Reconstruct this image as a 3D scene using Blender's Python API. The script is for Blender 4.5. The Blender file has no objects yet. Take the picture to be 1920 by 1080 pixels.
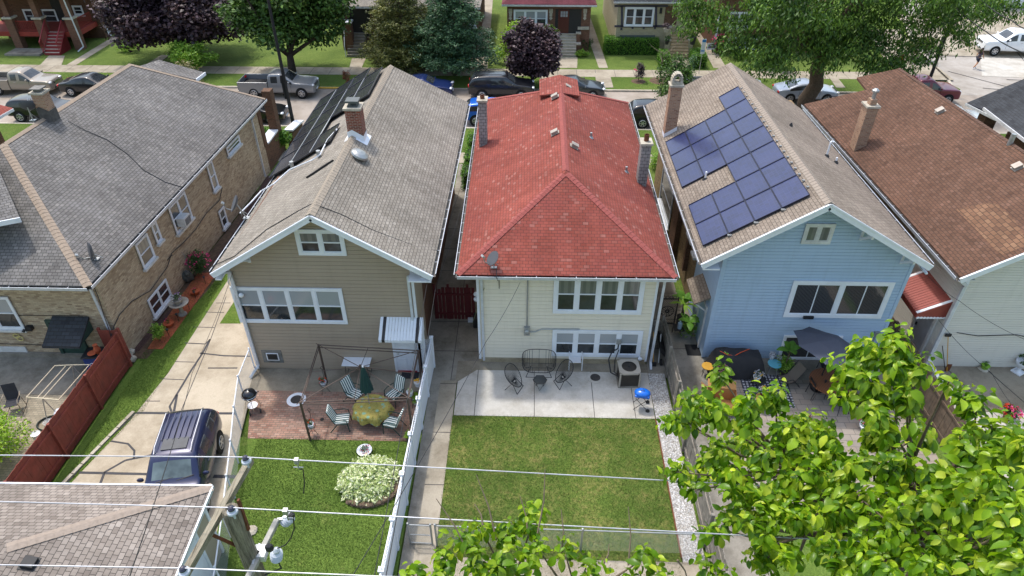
import bpy, math, random
import numpy as np
from mathutils import Vector, Matrix
R=math.radians; rnd=random.Random(7); PI=math.pi
S=bpy.context.scene; C=S.collection
# ------------------------------------------------------------ camera, sky, sun, exposure
PITCH=math.atan(960/1280); YAW=math.atan(40/1600)
cd=bpy.data.cameras.new('camera'); cam=bpy.data.objects.new('camera',cd); C.objects.link(cam)
cd.lens=24; cd.sensor_width=36; cd.clip_end=600; cd.clip_start=.1
cam.location=(0,0,20); cam.rotation_euler=(PI/2-PITCH,0,YAW); S.camera=cam
W=bpy.data.worlds.new("World"); S.world=W; W.use_nodes=True
nt=W.node_tree; sky=nt.nodes.new('ShaderNodeTexSky'); sky.sky_type='NISHITA'; sky.sun_disc=False
SUN_EL,SUN_AZ=R(66),R(-41)
sky.sun_elevation=SUN_EL; sky.sun_rotation=SUN_AZ; sky.air_density=1.6; sky.dust_density=3.6; sky.ozone_density=1
bg=nt.nodes['Background']; bg.inputs[1].default_value=.15; nt.links.new(sky.outputs[0],bg.inputs[0])
sl=bpy.data.lights.new('sun','SUN'); sl.energy=1.5; sl.angle=R(3.5); sl.color=(1,.965,.91)
so=bpy.data.objects.new('sun',sl); C.objects.link(so); so.location=(0,20,40)
sd=Vector((math.sin(SUN_AZ)*math.cos(SUN_EL),math.cos(SUN_AZ)*math.cos(SUN_EL),math.sin(SUN_EL)))
so.rotation_euler=sd.to_track_quat('Z','Y').to_euler()
S.view_settings.view_transform='Standard'; S.view_settings.look='None'; S.view_settings.exposure=.86; S.view_settings.gamma=1
S.render.engine='CYCLES'
# ------------------------------------------------------------ measuring: a direction of view met with a plane
Fpx=1280.
_r=Vector((math.cos(YAW),math.sin(YAW),0)); _f=Vector((-math.sin(YAW)*math.cos(PITCH),math.cos(YAW)*math.cos(PITCH),-math.sin(PITCH))); _u=_r.cross(_f)
EYE=Vector((0,0,20))
def ray(x,y): return _f*Fpx+_r*(x-960)-_u*(y-540)
def onp(x,y,p0,n):
    d=ray(x,y); n=Vector(n); return EYE+d*((Vector(p0)-EYE).dot(n)/d.dot(n))
def g(x,y,z=0): return onp(x,y,(0,0,z),(0,0,1))
def gy(x,y,Y): return onp(x,y,(0,Y,0),(0,1,0))
def dp(x,y,d): return EYE+ray(x,y)*(d/1280)
# ------------------------------------------------------------ mesh builder
OFF={}
class MB:
    def __init__(s,T=None): s.v=[]; s.f=[]; s.m=[]; s.T=T; s.uv=None
    def _a(s,pts):
        b=len(s.v)
        for p in pts:
            p=Vector(p); s.v.append(tuple(s.T@p if s.T else p))
        return b
    def poly(s,pts,m=0):
        b=s._a(pts); s.f.append(tuple(range(b,b+len(pts)))); s.m.append(m); return s
    def raw(s,pts,faces,m=0):
        b=s._a(pts)
        for f in faces: s.f.append(tuple(b+i for i in f)); s.m.append(m)
        return s
    def box(s,x0,y0,z0,x1,y1,z1,m=0):
        return s.raw([(x0,y0,z0),(x1,y0,z0),(x1,y1,z0),(x0,y1,z0),(x0,y0,z1),(x1,y0,z1),(x1,y1,z1),(x0,y1,z1)],
          [(0,3,2,1),(4,5,6,7),(0,1,5,4),(1,2,6,5),(2,3,7,6),(3,0,4,7)],m)
    def prism(s,pts,d,m=0,ms=None):   # pts = top face (ccw seen from above), extruded by vector d
        d=Vector(d); n=len(pts); q=[Vector(p)+d for p in pts]
        s.raw([tuple(p) for p in pts]+[tuple(p) for p in q],[tuple(range(n))],m)
        b=len(s.v)-2*n; ms=m if ms is None else ms
        s.f.append(tuple(b+n+i for i in reversed(range(n)))); s.m.append(ms)
        for i in range(n): j=(i+1)%n; s.f.append((b+i,b+n+i,b+n+j,b+j)); s.m.append(ms)
        return s
    def bar(s,a,b,w,h=None,up=(0,0,1),m=0):   # square bar a->b
        a=Vector(a); b=Vector(b); h=h or w; d=(b-a).normalized(); up=Vector(up)
        x=d.cross(up)
        if x.length<.01: x=d.cross(Vector((0,1,0)))
        x.normalize(); y=x.cross(d); x*=w/2; y*=h/2
        return s.raw([a-x-y,a+x-y,a+x+y,a-x+y,b-x-y,b+x-y,b+x+y,b-x+y],[(0,3,2,1),(4,5,6,7),(0,1,5,4),(1,2,6,5),(2,3,7,6),(3,0,4,7)],m)
    def tube(s,pts,r,n=6,r2=None,m=0,cap=True):
        pts=[Vector(p) for p in pts]; k=len(pts); base=len(s.v); x=None
        for i,p in enumerate(pts):
            d=(pts[min(i+1,k-1)]-pts[max(i-1,0)]).normalized()
            if x is None: x=d.cross(Vector((0,0,1)) if abs(d.z)<.95 else Vector((1,0,0)))
            x=(x-d*x.dot(d)).normalized(); y=d.cross(x)
            rr=r if r2 is None else r+(r2-r)*i/(k-1)
            s._a([p+(x*math.cos(2*PI*j/n)+y*math.sin(2*PI*j/n))*rr for j in range(n)])
        for i in range(k-1):
            for j in range(n):
                a=base+i*n+j; b=base+i*n+(j+1)%n; s.f.append((a,b,b+n,a+n)); s.m.append(m)
        if cap:
            s.f.append(tuple(base+j for j in reversed(range(n)))); s.m.append(m)
            s.f.append(tuple(base+(k-1)*n+j for j in range(n))); s.m.append(m)
        return s
    def ring(s,c,rx,ry,r,seg=24,n=5,m=0,rot=None):
        c=Vector(c); P=[]
        for i in range(seg+1):
            a=2*PI*i/seg; p=Vector((math.cos(a)*rx,math.sin(a)*ry,0)); P.append(c+(rot@p if rot else p))
        return s.tube(P,r,n,m=m,cap=False)
    def lathe(s,prof,c=(0,0,0),n=16,m=0,sx=1,sy=1):
        c=Vector(c); base=len(s.v)
        for (r,z) in prof: s._a([(c.x+r*sx*math.cos(2*PI*j/n),c.y+r*sy*math.sin(2*PI*j/n),c.z+z) for j in range(n)])
        for i in range(len(prof)-1):
            for j in range(n):
                a=base+i*n+j; b=base+i*n+(j+1)%n; s.f.append((a,b,b+n,a+n)); s.m.append(m)
        s.f.append(tuple(base+j for j in reversed(range(n)))); s.m.append(m)
        s.f.append(tuple(base+(len(prof)-1)*n+j for j in range(n))); s.m.append(m)
        return s
    def ell(s,c,r,n=12,k=7,m=0,jit=0,seed=0):
        q=random.Random(seed); base=len(s.v)
        for i in range(k+1):
            t=PI*i/k
            for j in range(n):
                f=1+q.uniform(-jit,jit); s._a([(c[0]+r[0]*math.sin(t)*math.cos(2*PI*j/n)*f,c[1]+r[1]*math.sin(t)*math.sin(2*PI*j/n)*f,c[2]+r[2]*math.cos(t)*f)])
        for i in range(k):
            for j in range(n):
                a=base+i*n+j; b=base+i*n+(j+1)%n; s.f.append((a,a+n,b+n,b)); s.m.append(m)
        return s
    def build(s,name,mats,parent=None,smooth=False,bevel=0,uv=None,sub=0):
        if not isinstance(mats,(list,tuple)): mats=[mats]
        V=[Vector(v) for v in s.v]
        if parent is None:
            lo=Vector([min(v[i] for v in V) for i in range(3)]); hi=Vector([max(v[i] for v in V) for i in range(3)])
            off=Vector(((lo.x+hi.x)/2,(lo.y+hi.y)/2,lo.z))
        else: off=OFF[parent.name]
        me=bpy.data.meshes.new(name); me.from_pydata([tuple(v-off) for v in V],[],s.f)
        for mt in mats: me.materials.append(mt)
        me.polygons.foreach_set('material_index',s.m)
        if smooth: me.polygons.foreach_set('use_smooth',[True]*len(me.polygons))
        me.validate(); me.update()
        ul=me.uv_layers.new(name='UVMap'); dat=[0.0]*(2*len(me.loops)); 
        for p in me.polygons:
            n=p.normal
            if abs(n.z)>.9995: u=Vector((1,0,0)); w=Vector((0,1,0))
            else: u=Vector((-n.y,n.x,0)).normalized(); w=n.cross(u)
            for li in p.loop_indices:
                co=me.vertices[me.loops[li].vertex_index].co+off
                dat[2*li]=co.dot(u); dat[2*li+1]=co.dot(w)
        ul.data.foreach_set('uv',dat)
        o=bpy.data.objects.new(name,me); C.objects.link(o)
        if parent is None: o.location=off; OFF[o.name]=off
        else: o.parent=parent; OFF[o.name]=off
        if bevel:
            b=o.modifiers.new('b','BEVEL'); b.width=bevel; b.segments=2; b.limit_method='ANGLE'
        if sub:
            b=o.modifiers.new('s','SUBSURF'); b.levels=sub; b.render_levels=sub
        return o
def each(mb,name,mats,parent,**k):
    par=list(range(len(mb.v)))
    def fd(i):
        while par[i]!=i: par[i]=par[par[i]]; i=par[i]
        return i
    for f in mb.f:
        for j in f[1:]: par[fd(j)]=fd(f[0])
    gr={}
    for fi,f in enumerate(mb.f): gr.setdefault(fd(f[0]),[]).append(fi)
    for fs in gr.values():
        m=MB(); ix={}
        for fi in fs:
            q=[]
            for i in mb.f[fi]:
                if i not in ix: ix[i]=len(m.v); m.v.append(mb.v[i])
                q.append(ix[i])
            m.f.append(tuple(q)); m.m.append(mb.m[fi])
        m.build(name,mats,parent,**k)
def tag(o,label=None,cat=None,group=None,kind=None):
    if label: o['label']=label
    if cat: o['category']=cat
    if group: o['group']=group
    if kind: o['kind']=kind
    return o
def thing(name,label,cat,loc=(0,0,0),group=None,local=False):
    o=bpy.data.objects.new(name,None); C.objects.link(o); o.empty_display_size=.2
    o.location=loc; OFF[o.name]=Vector((0,0,0)) if local else Vector(loc)
    return tag(o,label,cat,group)
def put(o,loc,rz=0,sc=1): o.location=loc; o.rotation_euler.z=rz; o.scale=(sc,)*3; return o
def dup(root,loc,rz=0,label=None,group=None,sc=1):
    r=root.copy(); C.objects.link(r); put(r,loc,rz,sc)
    if label: r['label']=label
    if group: r['group']=group
    OFF[r.name]=OFF[root.name]
    for ch in list(root.children):
        c=ch.copy(); C.objects.link(c); c.parent=r
        for q in list(ch.children):
            d=q.copy(); C.objects.link(d); d.parent=c
    return r
def struct(mb,name,m,**k): o=mb.build(name,m,**k); o['kind']='structure'; return o
# ------------------------------------------------------------ materials
def lin(h):
    h=h.lstrip('#'); c=[int(h[i:i+2],16)/255 for i in (0,2,4)]
    return tuple((x/12.92 if x<=.04045 else ((x+.055)/1.055)**2.4) for x in c)
class Mt:
    def __init__(s,name):
        s.m=bpy.data.materials.new(name); s.m.use_nodes=True; s.t=s.m.node_tree; s.b=s.t.nodes['Principled BSDF']
    def n(s,ty,**k):
        o=s.t.nodes.new(ty)
        for a,b in k.items():
            if a in o.inputs.keys() if isinstance(a,str) else False: o.inputs[a].default_value=b
            else: setattr(o,a,b)
        return o
    def l(s,a,b): s.t.links.new(a,b)
    def noise(s,vec,scale,detail=4,rough=.6):
        n=s.t.nodes.new('ShaderNodeTexNoise'); n.inputs['Scale'].default_value=scale; n.inputs['Detail'].default_value=detail; n.inputs['Roughness'].default_value=rough
        if vec is not None: s.l(vec,n.inputs['Vector'])
        return n.outputs['Fac']
    def pos(s): return s.t.nodes.new('ShaderNodeNewGeometry').outputs['Position']
    def obj(s): return s.t.nodes.new('ShaderNodeTexCoord').outputs['Object']
    def uvc(s): return s.t.nodes.new('ShaderNodeTexCoord').outputs['UV']
    def ramp(s,fac,stops):
        r=s.t.nodes.new('ShaderNodeValToRGB'); e=r.color_ramp.elements
        while len(e)<len(stops): e.new(.5)
        for i,(p,c) in enumerate(stops): e[i].position=p; e[i].color=(*c,1) if len(c)==3 else c
        s.l(fac,r.inputs[0]); return r.outputs[0]
    def mix(s,fac,a,b,mode='MIX'):
        x=s.t.nodes.new('ShaderNodeMix'); x.data_type='RGBA'; x.blend_type=mode
        for sock,v in ((x.inputs[0],fac),(x.inputs[6],a),(x.inputs[7],b)):
            if hasattr(v,'links'): s.l(v,sock)
            elif isinstance(v,(int,float)): sock.default_value=v
            else: sock.default_value=(*v,1)
        return x.outputs[2]
    def math(s,op,a,b=0):
        x=s.t.nodes.new('ShaderNodeMath'); x.operation=op
        for sock,v in ((x.inputs[0],a),(x.inputs[1],b)):
            if hasattr(v,'links'): s.l(v,sock)
            else: sock.default_value=v
        return x.outputs[0]
    def bump(s,h,st=.3,dist=.02):
        b=s.t.nodes.new('ShaderNodeBump'); b.inputs['Strength'].default_value=st; b.inputs['Distance'].default_value=dist
        s.l(h,b.inputs['Height']); s.l(b.outputs[0],s.b.inputs['Normal'])
    def col(s,c):
        if hasattr(c,'links'): s.l(c,s.b.inputs['Base Color'])
        else: s.b.inputs['Base Color'].default_value=(*c,1)
    def fin(s,rough=.7,metal=0,spec=None):
        s.b.inputs['Roughness'].default_value=rough; s.b.inputs['Metallic'].default_value=metal
        if spec is not None: s.b.inputs['Specular IOR Level'].default_value=spec
        return s.m
def sc(c,k): return tuple(min(1,x*k) for x in c)
def plain(name,c,rough=.6,metal=0,var=.15,scale=3,bump=0,dirt=0):
    c=lin(c) if isinstance(c,str) else c; M=Mt(name); p=M.obj()
    k=M.noise(p,scale,5)
    cc=M.ramp(k,[(.3,sc(c,1-var)),(.7,sc(c,1+var*.7))])
    if dirt: cc=M.mix(M.math('MULTIPLY',M.ramp(M.noise(M.pos(),1.3,6,.7),[(.45,(0,0,0)),(.75,(1,1,1))]),dirt),cc,(.09,.08,.065))
    M.col(cc)
    if bump: M.bump(M.noise(p,scale*12,3),bump,.01)
    return M.fin(rough,metal)
def shingle(name,cs,bw=.31,bh=.145,gap=.012,stain=None,edge=(.03,.028,.026)):
    M=Mt(name); uv=M.uvc(); b=M.t.nodes.new('ShaderNodeTexBrick'); M.l(uv,b.inputs['Vector'])
    b.inputs['Scale'].default_value=1; b.inputs['Brick Width'].default_value=bw; b.inputs['Row Height'].default_value=bh
    b.inputs['Mortar Size'].default_value=gap; b.inputs['Mortar Smooth'].default_value=.3; b.inputs['Bias'].default_value=0
    b.inputs['Color1'].default_value=(0,0,0,1); b.inputs['Color2'].default_value=(1,1,1,1); b.inputs['Mortar'].default_value=(.5,.5,.5,1)
    n=len(cs); cc=M.ramp(b.outputs['Color'],[(i/(n-1) if n>1 else 0,c) for i,c in enumerate(cs)])
    cc=M.mix(M.math('MULTIPLY',M.noise(M.obj(),60,2),.35),cc,sc(cs[0],.45))
    big=M.ramp(M.noise(M.obj(),.35,4,.6),[(.35,(.80,.80,.80)),(.65,(1.12,1.12,1.12))])
    cc=M.mix(1,cc,big,'MULTIPLY')
    mp=M.t.nodes.new('ShaderNodeMapping'); mp.inputs['Scale'].default_value=(2.2,.22,1); M.l(uv,mp.inputs[0])
    cc=M.mix(1,cc,M.ramp(M.noise(mp.outputs[0],1,6,.7),[(.36,(.84,.83,.82)),(.62,(1.05,1.05,1.05))]),'MULTIPLY')
    if stain: cc=M.mix(M.ramp(M.noise(M.obj(),stain[1],5,.65),[(stain[2],(0,0,0)),(stain[3],(1,1,1))]),cc,stain[0])
    cc=M.mix(M.math('MULTIPLY',b.outputs['Fac'],.8),cc,edge); M.col(cc)
    h=M.math('SUBTRACT',1,b.outputs['Fac']); M.bump(h,.6,.012); return M.fin(.95,spec=.2)
def sidm(name,c,amt=.5):
    c=lin(c); M=Mt(name); mp=M.t.nodes.new('ShaderNodeMapping'); mp.inputs['Scale'].default_value=(3,3,.35); M.l(M.pos(),mp.inputs[0])
    cc=M.mix(M.math('MULTIPLY',M.ramp(M.noise(mp.outputs[0],1.1,7,.75),[(.5,(0,0,0)),(.8,(1,1,1))]),amt),c,sc(c,.72))
    mp2=M.t.nodes.new('ShaderNodeMapping'); mp2.inputs['Scale'].default_value=(.35,.35,5.5); M.l(M.pos(),mp2.inputs[0])
    cc=M.mix(1,cc,M.ramp(M.noise(mp2.outputs[0],1,2),[(.35,(.97,.97,.97)),(.65,(1.02,1.02,1.02))]),'MULTIPLY'); M.col(cc)
    return M.fin(.55,spec=.3)
def brickm(name,cs,mortar,bw=.215,bh=.078,gap=.008,dirt=.25):
    M=Mt(name); uv=M.uvc(); b=M.t.nodes.new('ShaderNodeTexBrick'); M.l(uv,b.inputs['Vector'])
    b.inputs['Scale'].default_value=1; b.inputs['Brick Width'].default_value=bw; b.inputs['Row Height'].default_value=bh
    b.inputs['Mortar Size'].default_value=gap; b.inputs['Mortar Smooth'].default_value=.2
    b.inputs['Color1'].default_value=(0,0,0,1); b.inputs['Color2'].default_value=(1,1,1,1); b.inputs['Mortar'].default_value=(.5,.5,.5,1)
    n=len(cs); cc=M.ramp(b.outputs['Color'],[(i/(n-1),c) for i,c in enumerate(cs)])
    cc=M.mix(M.math('MULTIPLY',M.ramp(M.noise(M.obj(),.9,6,.7),[(.45,(0,0,0)),(.75,(1,1,1))]),dirt),cc,(.12,.08,.05))
    cc=M.mix(b.outputs['Fac'],cc,mortar); M.col(cc)
    M.bump(M.math('SUBTRACT',1,b.outputs['Fac']),.5,.01); return M.fin(.9,spec=.25)
def grassm(name,dark,mid,dry,dryamt=.5,seed=0):
    M=Mt(name); p=M.pos(); mp=M.t.nodes.new('ShaderNodeMapping'); mp.inputs['Location'].default_value=(seed*13.7,seed*5.1,0); M.l(p,mp.inputs[0]); v=mp.outputs[0]
    a=M.ramp(M.noise(v,14,6,.75),[(.3,dark),(.65,mid)])
    d=M.ramp(M.noise(v,.9,6,.7),[(.62-.22*dryamt,(0,0,0)),(.80-.2*dryamt,(1,1,1))])
    d2=M.ramp(M.noise(v,5,5,.8),[(.42,(0,0,0)),(.68,(1,1,1))])
    cc=M.mix(M.math('MULTIPLY',M.math('MULTIPLY',d,d2),.85),a,dry)
    big=M.ramp(M.noise(v,.35,3),[(.35,(.78,.82,.78)),(.65,(1.15,1.12,1.1))]); cc=M.mix(1,cc,big,'MULTIPLY')
    M.col(cc); M.bump(M.noise(v,45,4,.8),.9,.05); return M.fin(.95,spec=.1)
def concm(name,c,stain=.35,scale=.8):
    c=lin(c) if isinstance(c,str) else c; M=Mt(name); p=M.pos()
    a=M.ramp(M.noise(p,22,4,.7),[(.3,sc(c,.9)),(.7,sc(c,1.08))])
    s=M.ramp(M.noise(p,scale,7,.72),[(.42,(1,1,1)),(.68,sc((.78,.75,.70),1-stain*.5))])
    M.col(M.mix(1,a,s,'MULTIPLY')); M.bump(M.noise(p,90,3),.25,.004); return M.fin(.92,spec=.2)
def glassm(name,c=(.035,.04,.045),rough=.06,stripes=None):
    M=Mt(name)
    if stripes:
        w=M.t.nodes.new('ShaderNodeTexWave'); w.bands_direction=stripes[0]; w.inputs['Scale'].default_value=stripes[1]; w.inputs['Distortion'].default_value=.0
        M.l(M.uvc(),w.inputs[0]); M.col(M.ramp(w.outputs['Fac'],[(.25,stripes[2]),(.6,stripes[3])]))
    else: M.col(M.ramp(M.noise(M.pos(),1.2,3),[(.35,sc(c,.6)),(.65,sc(c,1.5))]))
    M.b.inputs['Coat Weight'].default_value=.5; M.b.inputs['Coat Roughness'].default_value=.03
    return M.fin(rough)
def leafm(name,cs,trans=.35,rough=.5,clump=None):
    M=Mt(name); r=M.t.nodes.new('ShaderNodeNewGeometry').outputs['Random Per Island']; n=len(cs)
    cc=M.ramp(r,[(i/(n-1),c) for i,c in enumerate(cs)])
    if clump: cc=M.mix(1,cc,M.ramp(M.noise(M.pos(),clump,3),[(.35,(.75,.78,.8)),(.65,(1.25,1.2,1.05))]),'MULTIPLY')
    M.col(cc); M.fin(rough,spec=.35)
    if trans:
        t=M.t.nodes.new('ShaderNodeBsdfTranslucent'); mx=M.t.nodes.new('ShaderNodeMixShader'); mx.inputs[0].default_value=trans
        M.l(M.mix(1,cc,(1.15,1.15,.5),'MULTIPLY'),t.inputs[0]); M.l(M.b.outputs[0],mx.inputs[1]); M.l(t.outputs[0],mx.inputs[2])
        M.l(mx.outputs[0],M.t.nodes['Material Output'].inputs[0])
    return M.m
K={}
K['white']=plain('white paint','#dfe3ea',.5,var=.05,dirt=.12)
K['whitedirty']=plain('weathered white','#cfd0d0',.6,var=.12,dirt=.35,scale=6)
K['gutter']=plain('gutter metal','#c9ced6',.4,.2,.12,5,dirt=.25)
K['gutterin']=plain('gutter inside','#6b6864',.7,var=.3,scale=6)
K['glass']=glassm('window glass'); K['glass2']=glassm('warm window glass',(.09,.085,.07))
K['blindglass']=glassm('window with blinds',.1,.12,('Y',14,(.27,.29,.31),(.36,.38,.40)))
K['vblind']=glassm('window with dark vertical blinds',.1,.1,('X',6,(.02,.02,.022),(.075,.075,.08)))
K['curtain']=glassm('window with curtain',.1,.15,('X',1.1,(.12,.13,.125),(.17,.18,.17)))
K['black']=plain('black metal','#26262a',.45,.2,.1,5); K['blackp']=plain('black plastic','#202124',.6,0,.2,5)
K['steel']=plain('galvanised steel','#a5a8a8',.4,.6,.15,6); K['rust']=plain('rusty iron','#6b3f27',.8,.2,.3,8)
K['wire']=plain('aluminium wire','#a9acb4',.4,.4,.3,2)
K['joint']=plain('joint sealant','#4d4a48',.9,var=.2); K['tar']=plain('tar filler','#3d3d41',.8,var=.2)
K['soil']=plain('soil','#5a4838',.95,var=.4,scale=5,bump=.6)
K['gravelbase']=plain('gravel bed','#a9a59f',.95,var=.3,scale=9)
K['bark']=plain('bark','#5b4c3e',.95,var=.35,scale=9,bump=1)
K['trunk_dark']=plain('dark bark','#3e342c',.95,var=.35,scale=9,bump=1)
K['orange']=plain('orange plastic','#e0551f',.5); K['terracotta']=plain('terracotta','#a5502e',.8)
K['conc']=concm('concrete walk','#a59c8c',.55,.5); K['concw']=concm('new concrete','#bebab2',.35,.55)
K['concp']=concm('patio concrete','#91897a',.6,.6); K['concd']=concm('driveway concrete','#b9ae9b',.4,.45); K['concg']=concm('shaded concrete','#8f8a80',.7,.9)  # the shaded concrete is a darker copy, shade put into its colour
K['asph']=concm('street asphalt','#a49a90',.35,.3); K['asph2']=concm('cross street asphalt','#a7a19a',.35,.3)
K['curb']=concm('kerb concrete','#bab2a4',.4,.8); K['yellow']=plain('yellow kerb paint','#c9a032',.7,var=.3,scale=6)
# ------------------------------------------------------------ the ground
G1=grassm('lawn grass dry',lin('#3d5524'),lin('#6a7f3a'),lin('#a29660'),.95,1)
G2=grassm('lawn grass green',lin('#4c662a'),lin('#748c42'),lin('#9c985e'),.25,2)
G3=grassm('front lawn grass',lin('#4d6129'),lin('#6c7e41'),lin('#8f8f58'),.25,3)
G4=grassm('parkway grass',lin('#465c26'),lin('#65793a'),lin('#7f744e'),.35,4)
def sheet(name,pts,m,z=0,th=.05):
    mb=MB(); P=[(p[0],p[1],z) for p in pts]
    a=sum(P[i][0]*P[(i+1)%len(P)][1]-P[(i+1)%len(P)][0]*P[i][1] for i in range(len(P)))
    if a<0: P=P[::-1]
    mb.prism(P,(0,0,-th)); return struct(mb,name,m)
def rect(x0,y0,x1,y1): return [(x0,y0),(x1,y0),(x1,y1),(x0,y1)]
struct(MB().poly([(-250,-60,-.12),(250,-60,-.12),(250,400,-.12),(-250,400,-.12)]),'ground',G2)
# street runs left-right
YN,YF=45.6,53.0
sheet('street',rect(-160,YN,160,YF),K['asph'],-.10,.05)
sheet('cross_street',[(33.3,53.0),(70,53.0),(70,200),(50,200),(41.4,81),(36.9,69.3),(35.5,62),(34.2,54.8)],K['asph2'],-.096,.05)
sheet('cross_street',[(36,0),(60,0),(60,45.5),(38,45.5)],K['asph2'],-.096,.05)
kb=MB(); kb.box(-160,YN-.18,-.1,34,YN,.03); kb.box(-160,YF,-.1,33.2,YF+.18,.03)
struct(kb,'kerb',K['curb'])
kb=MB(); kb.box(-17.2,YF-.004,-.06,-13.2,YF+.14,.034); kb.box(-24.6,YN-.16,-.05,-22.6,YN+.004,.036); struct(kb,'kerb_paint',K['yellow'])
# parkways, sidewalks and front lawns
def walkjoints(x0,x1,y0,y1,step,z,name='sidewalk_joint'):
    mb=MB(); x=x0
    while x<x1: mb.box(x,y0,z-.01,x+.03,y1,z+.004); x+=step
    struct(mb,name,K['joint'])
sheet('parkway',rect(-160,YF+.18,32.3,56.0),G4,.02)
sheet('sidewalk',rect(-160,56.0,33.5,57.75),K['conc'],.03); walkjoints(-60,33,56,57.75,1.6,.03)
sheet('front_lawn',rect(-160,57.75,31,95),G3,.015)
sheet('parkway',rect(-160,41.5,35,YN-.18),G4,.02); 
sheet('sidewalk',rect(-160,40.0,35,41.5),K['conc'],.03)
# corner of the cross street: kerb curve and aprons
c0=[g(1745,128),g(1765,140),g(1782,155),g(1788,164),g(1780,170),g(1768,172)]
mb=MB(); 
cv=[Vector((41.4,81,0)),Vector((36.9,69.3,0)),g(1735,108),g(1757,130),g(1778,150),g(1786,163),g(1775,171),Vector((33.2,53.1,0))]
for a,b in zip(cv,cv[1:]): mb.bar((a.x,a.y,-.03),(b.x,b.y,-.03),.22,.13)
struct(mb,'corner_kerb',K['curb'])
sheet('corner_apron',[(31.5,56.0),(34.9,56.0),(35.2,62),(36.4,70),(33,70),(31.2,60)],K['conc'],.035)
sheet('parkway',[(30.5,53.3),(33.4,53.2),(34.4,53.9),(34.2,55.0),(33,55.98),(30.5,55.98)],G4,.028)
sheet('side_alley',[(37.9,57.3),(60,55.2),(60,60.6),(40.3,62.2)],K['concw'],-.08,.03)
sheet('side_street_slab',[(36.6,62.6),(60,61),(60,75),(38.5,76)],K['conc'],-.082,.03)
mb=MB()
for a,b in (((36.5,54.5),(60,49)),((35.6,58.4),(41,52)),((37.3,62.4),(60,60.8)),((39.5,56.5),(60,54.6)),((41.2,53),(45,66))): mb.bar((a[0],a[1],-.07),(b[0],b[1],-.07),.05,.014)
struct(mb,'street_crack',K['tar'])
# walks up to the houses opposite
def pxs(*p): return [tuple(g(*q).xy) for q in p]
def walk(pts,m='conc',z=.038): return sheet('front_walk',pts,K[m],z)
walk(pxs((1120,165),(1150,165),(1143,138),(1115,138)),z=.044)
walk(pxs((1123,128),(1140,128),(1095,0),(1077,0)))
walk(pxs((1040,128),(1082,128),(1083,108),(1038,108)))
walk(pxs((1255,128),(1295,128),(1292,112),(1262,112)))
walk(pxs((1338,128),(1362,128),(1285,0),(1268,0)))
walk(pxs((880,128),(914,128),(924,0),(908,0)))
walk(pxs((655,128),(678,128),(686,110),(660,110)))
walk(pxs((74,124),(115,124),(122,105),(92,105)))
walk(pxs((124,123),(142,123),(240,62),(225,62)))
walk(pxs((272,123),(292,123),(318,104),(302,104)))
walk(pxs((95,140),(112,140),(100,155),(85,155)),z=.044)
walk(pxs((1548,136),(1562,136),(1585,165),(1568,165)),z=.044)
walk(pxs((1010,137),(1040,137),(1046,165),(1016,165)),z=.044)
# -------- the lots this side of the street
sheet('front_lawn',rect(-60,36.0,60,40.0),G3,.01)
# left neighbour's side: mulch, chips, lawn, drive
LW=lambda y: -17.05+(y-21.3)*.055
sheet('mulch_bed',[(LW(21.3),21.2),(-16.2,21.2),(-15.45,26),(-14.6,39.5),(LW(39.5),39.5)],K['soil'],.012)
chips=plain('orange wood chips','#a0553a',.95,var=.45,scale=14,bump=1); dark=plain('dark mulch','#4a3530',.95,var=.5,scale=16,bump=1)
sheet('bark_bed',[tuple(g(*q).xy) for q in ((241,664),(262,658),(375,520),(420,470),(520,330),(500,330),(430,450),(358,540))],dark,.02)
sheet('wood_chip_bed',[tuple(g(*q).xy) for q in ((277,655),(305,655),(408,512),(372,512),(340,555))],chips,.026)
sheet('side_lawn',[(-16.55,8),(-14.9,8),(-15.95,14.8),(-15.1,18.1),(-14.9,21.0),(-14.75,27.5),(-14.6,30),(-16.6,30),(-16.6,21.2)],G2,.006)
sheet('driveway',[(-15.95,14.8),(-15.25,17.7),(-14.9,20.37),(-14.75,27.5),(-14.7,39.9),(-11.5,39.9),(-11.3,20.9),(-10.4,15),(-9.3,8),(-15.4,8)],K['concd'],.012)
sheet('lawn_patch',pxs((412,607),(451,607),(452,560),(443,560)),G2,.02)
mb=MB()
def seal(p,w): 
    q=[g(*a,.016) for a in p]
    for a,b in zip(q,q[1:]): mb.bar(a,b,w,.008)
seal([(255,774),(340,775),(443,775)],.11); seal([(390,690),(445,690)],.06); seal([(375,662),(420,667),(470,668)],.07); seal([(347,643),(385,645),(394,636)],.05)
seal([(394,636),(378,665),(358,695),(345,717),(328,745),(318,762),(322,774)],.08); seal([(332,740),(326,772)],.09)
seal([(148,886),(195,887),(280,889)],.1); seal([(195,886),(235,863),(285,853)],.08); seal([(186,912),(195,888)],.09); seal([(208,827),(240,832),(252,845),(251,860)],.07); seal([(400,893),(450,894)],.14)
seal([(125,907),(182,842),(232,797),(255,774)],.04)
seal([(300,710),(345,712)],.03); seal([(328,678),(365,679)],.03); seal([(405,568),(432,568)],.03); seal([(385,585),(420,586)],.03); seal([(362,613),(402,614)],.03); seal([(272,752),(300,752)],.03)
seal([(338,774),(395,636),(424,556)],.025)
struct(mb,'crack_filler',K['tar'])
mb=MB()
for i in range(8):
    a=g(122,908).lerp(g(255,772),i/8); b=g(122,908).lerp(g(255,772),(i+.93)/8); mb.bar((a.x-.06,a.y,.03),(b.x-.06,b.y,.03),.13,.08)
struct(mb,'driveway_edging',K['curb'])
# left yard
pav=brickm('grey pavers',[lin('#8f8674'),lin('#a59a86')],(.17,.15,.12),.2,.1,.008,.3)
sheet('side_patio',rect(-30,10,-16.75,21.3),pav,.006); sheet('patio_slab',rect(-30,19.0,-16.9,21.3),K['concg'],.02)
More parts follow.
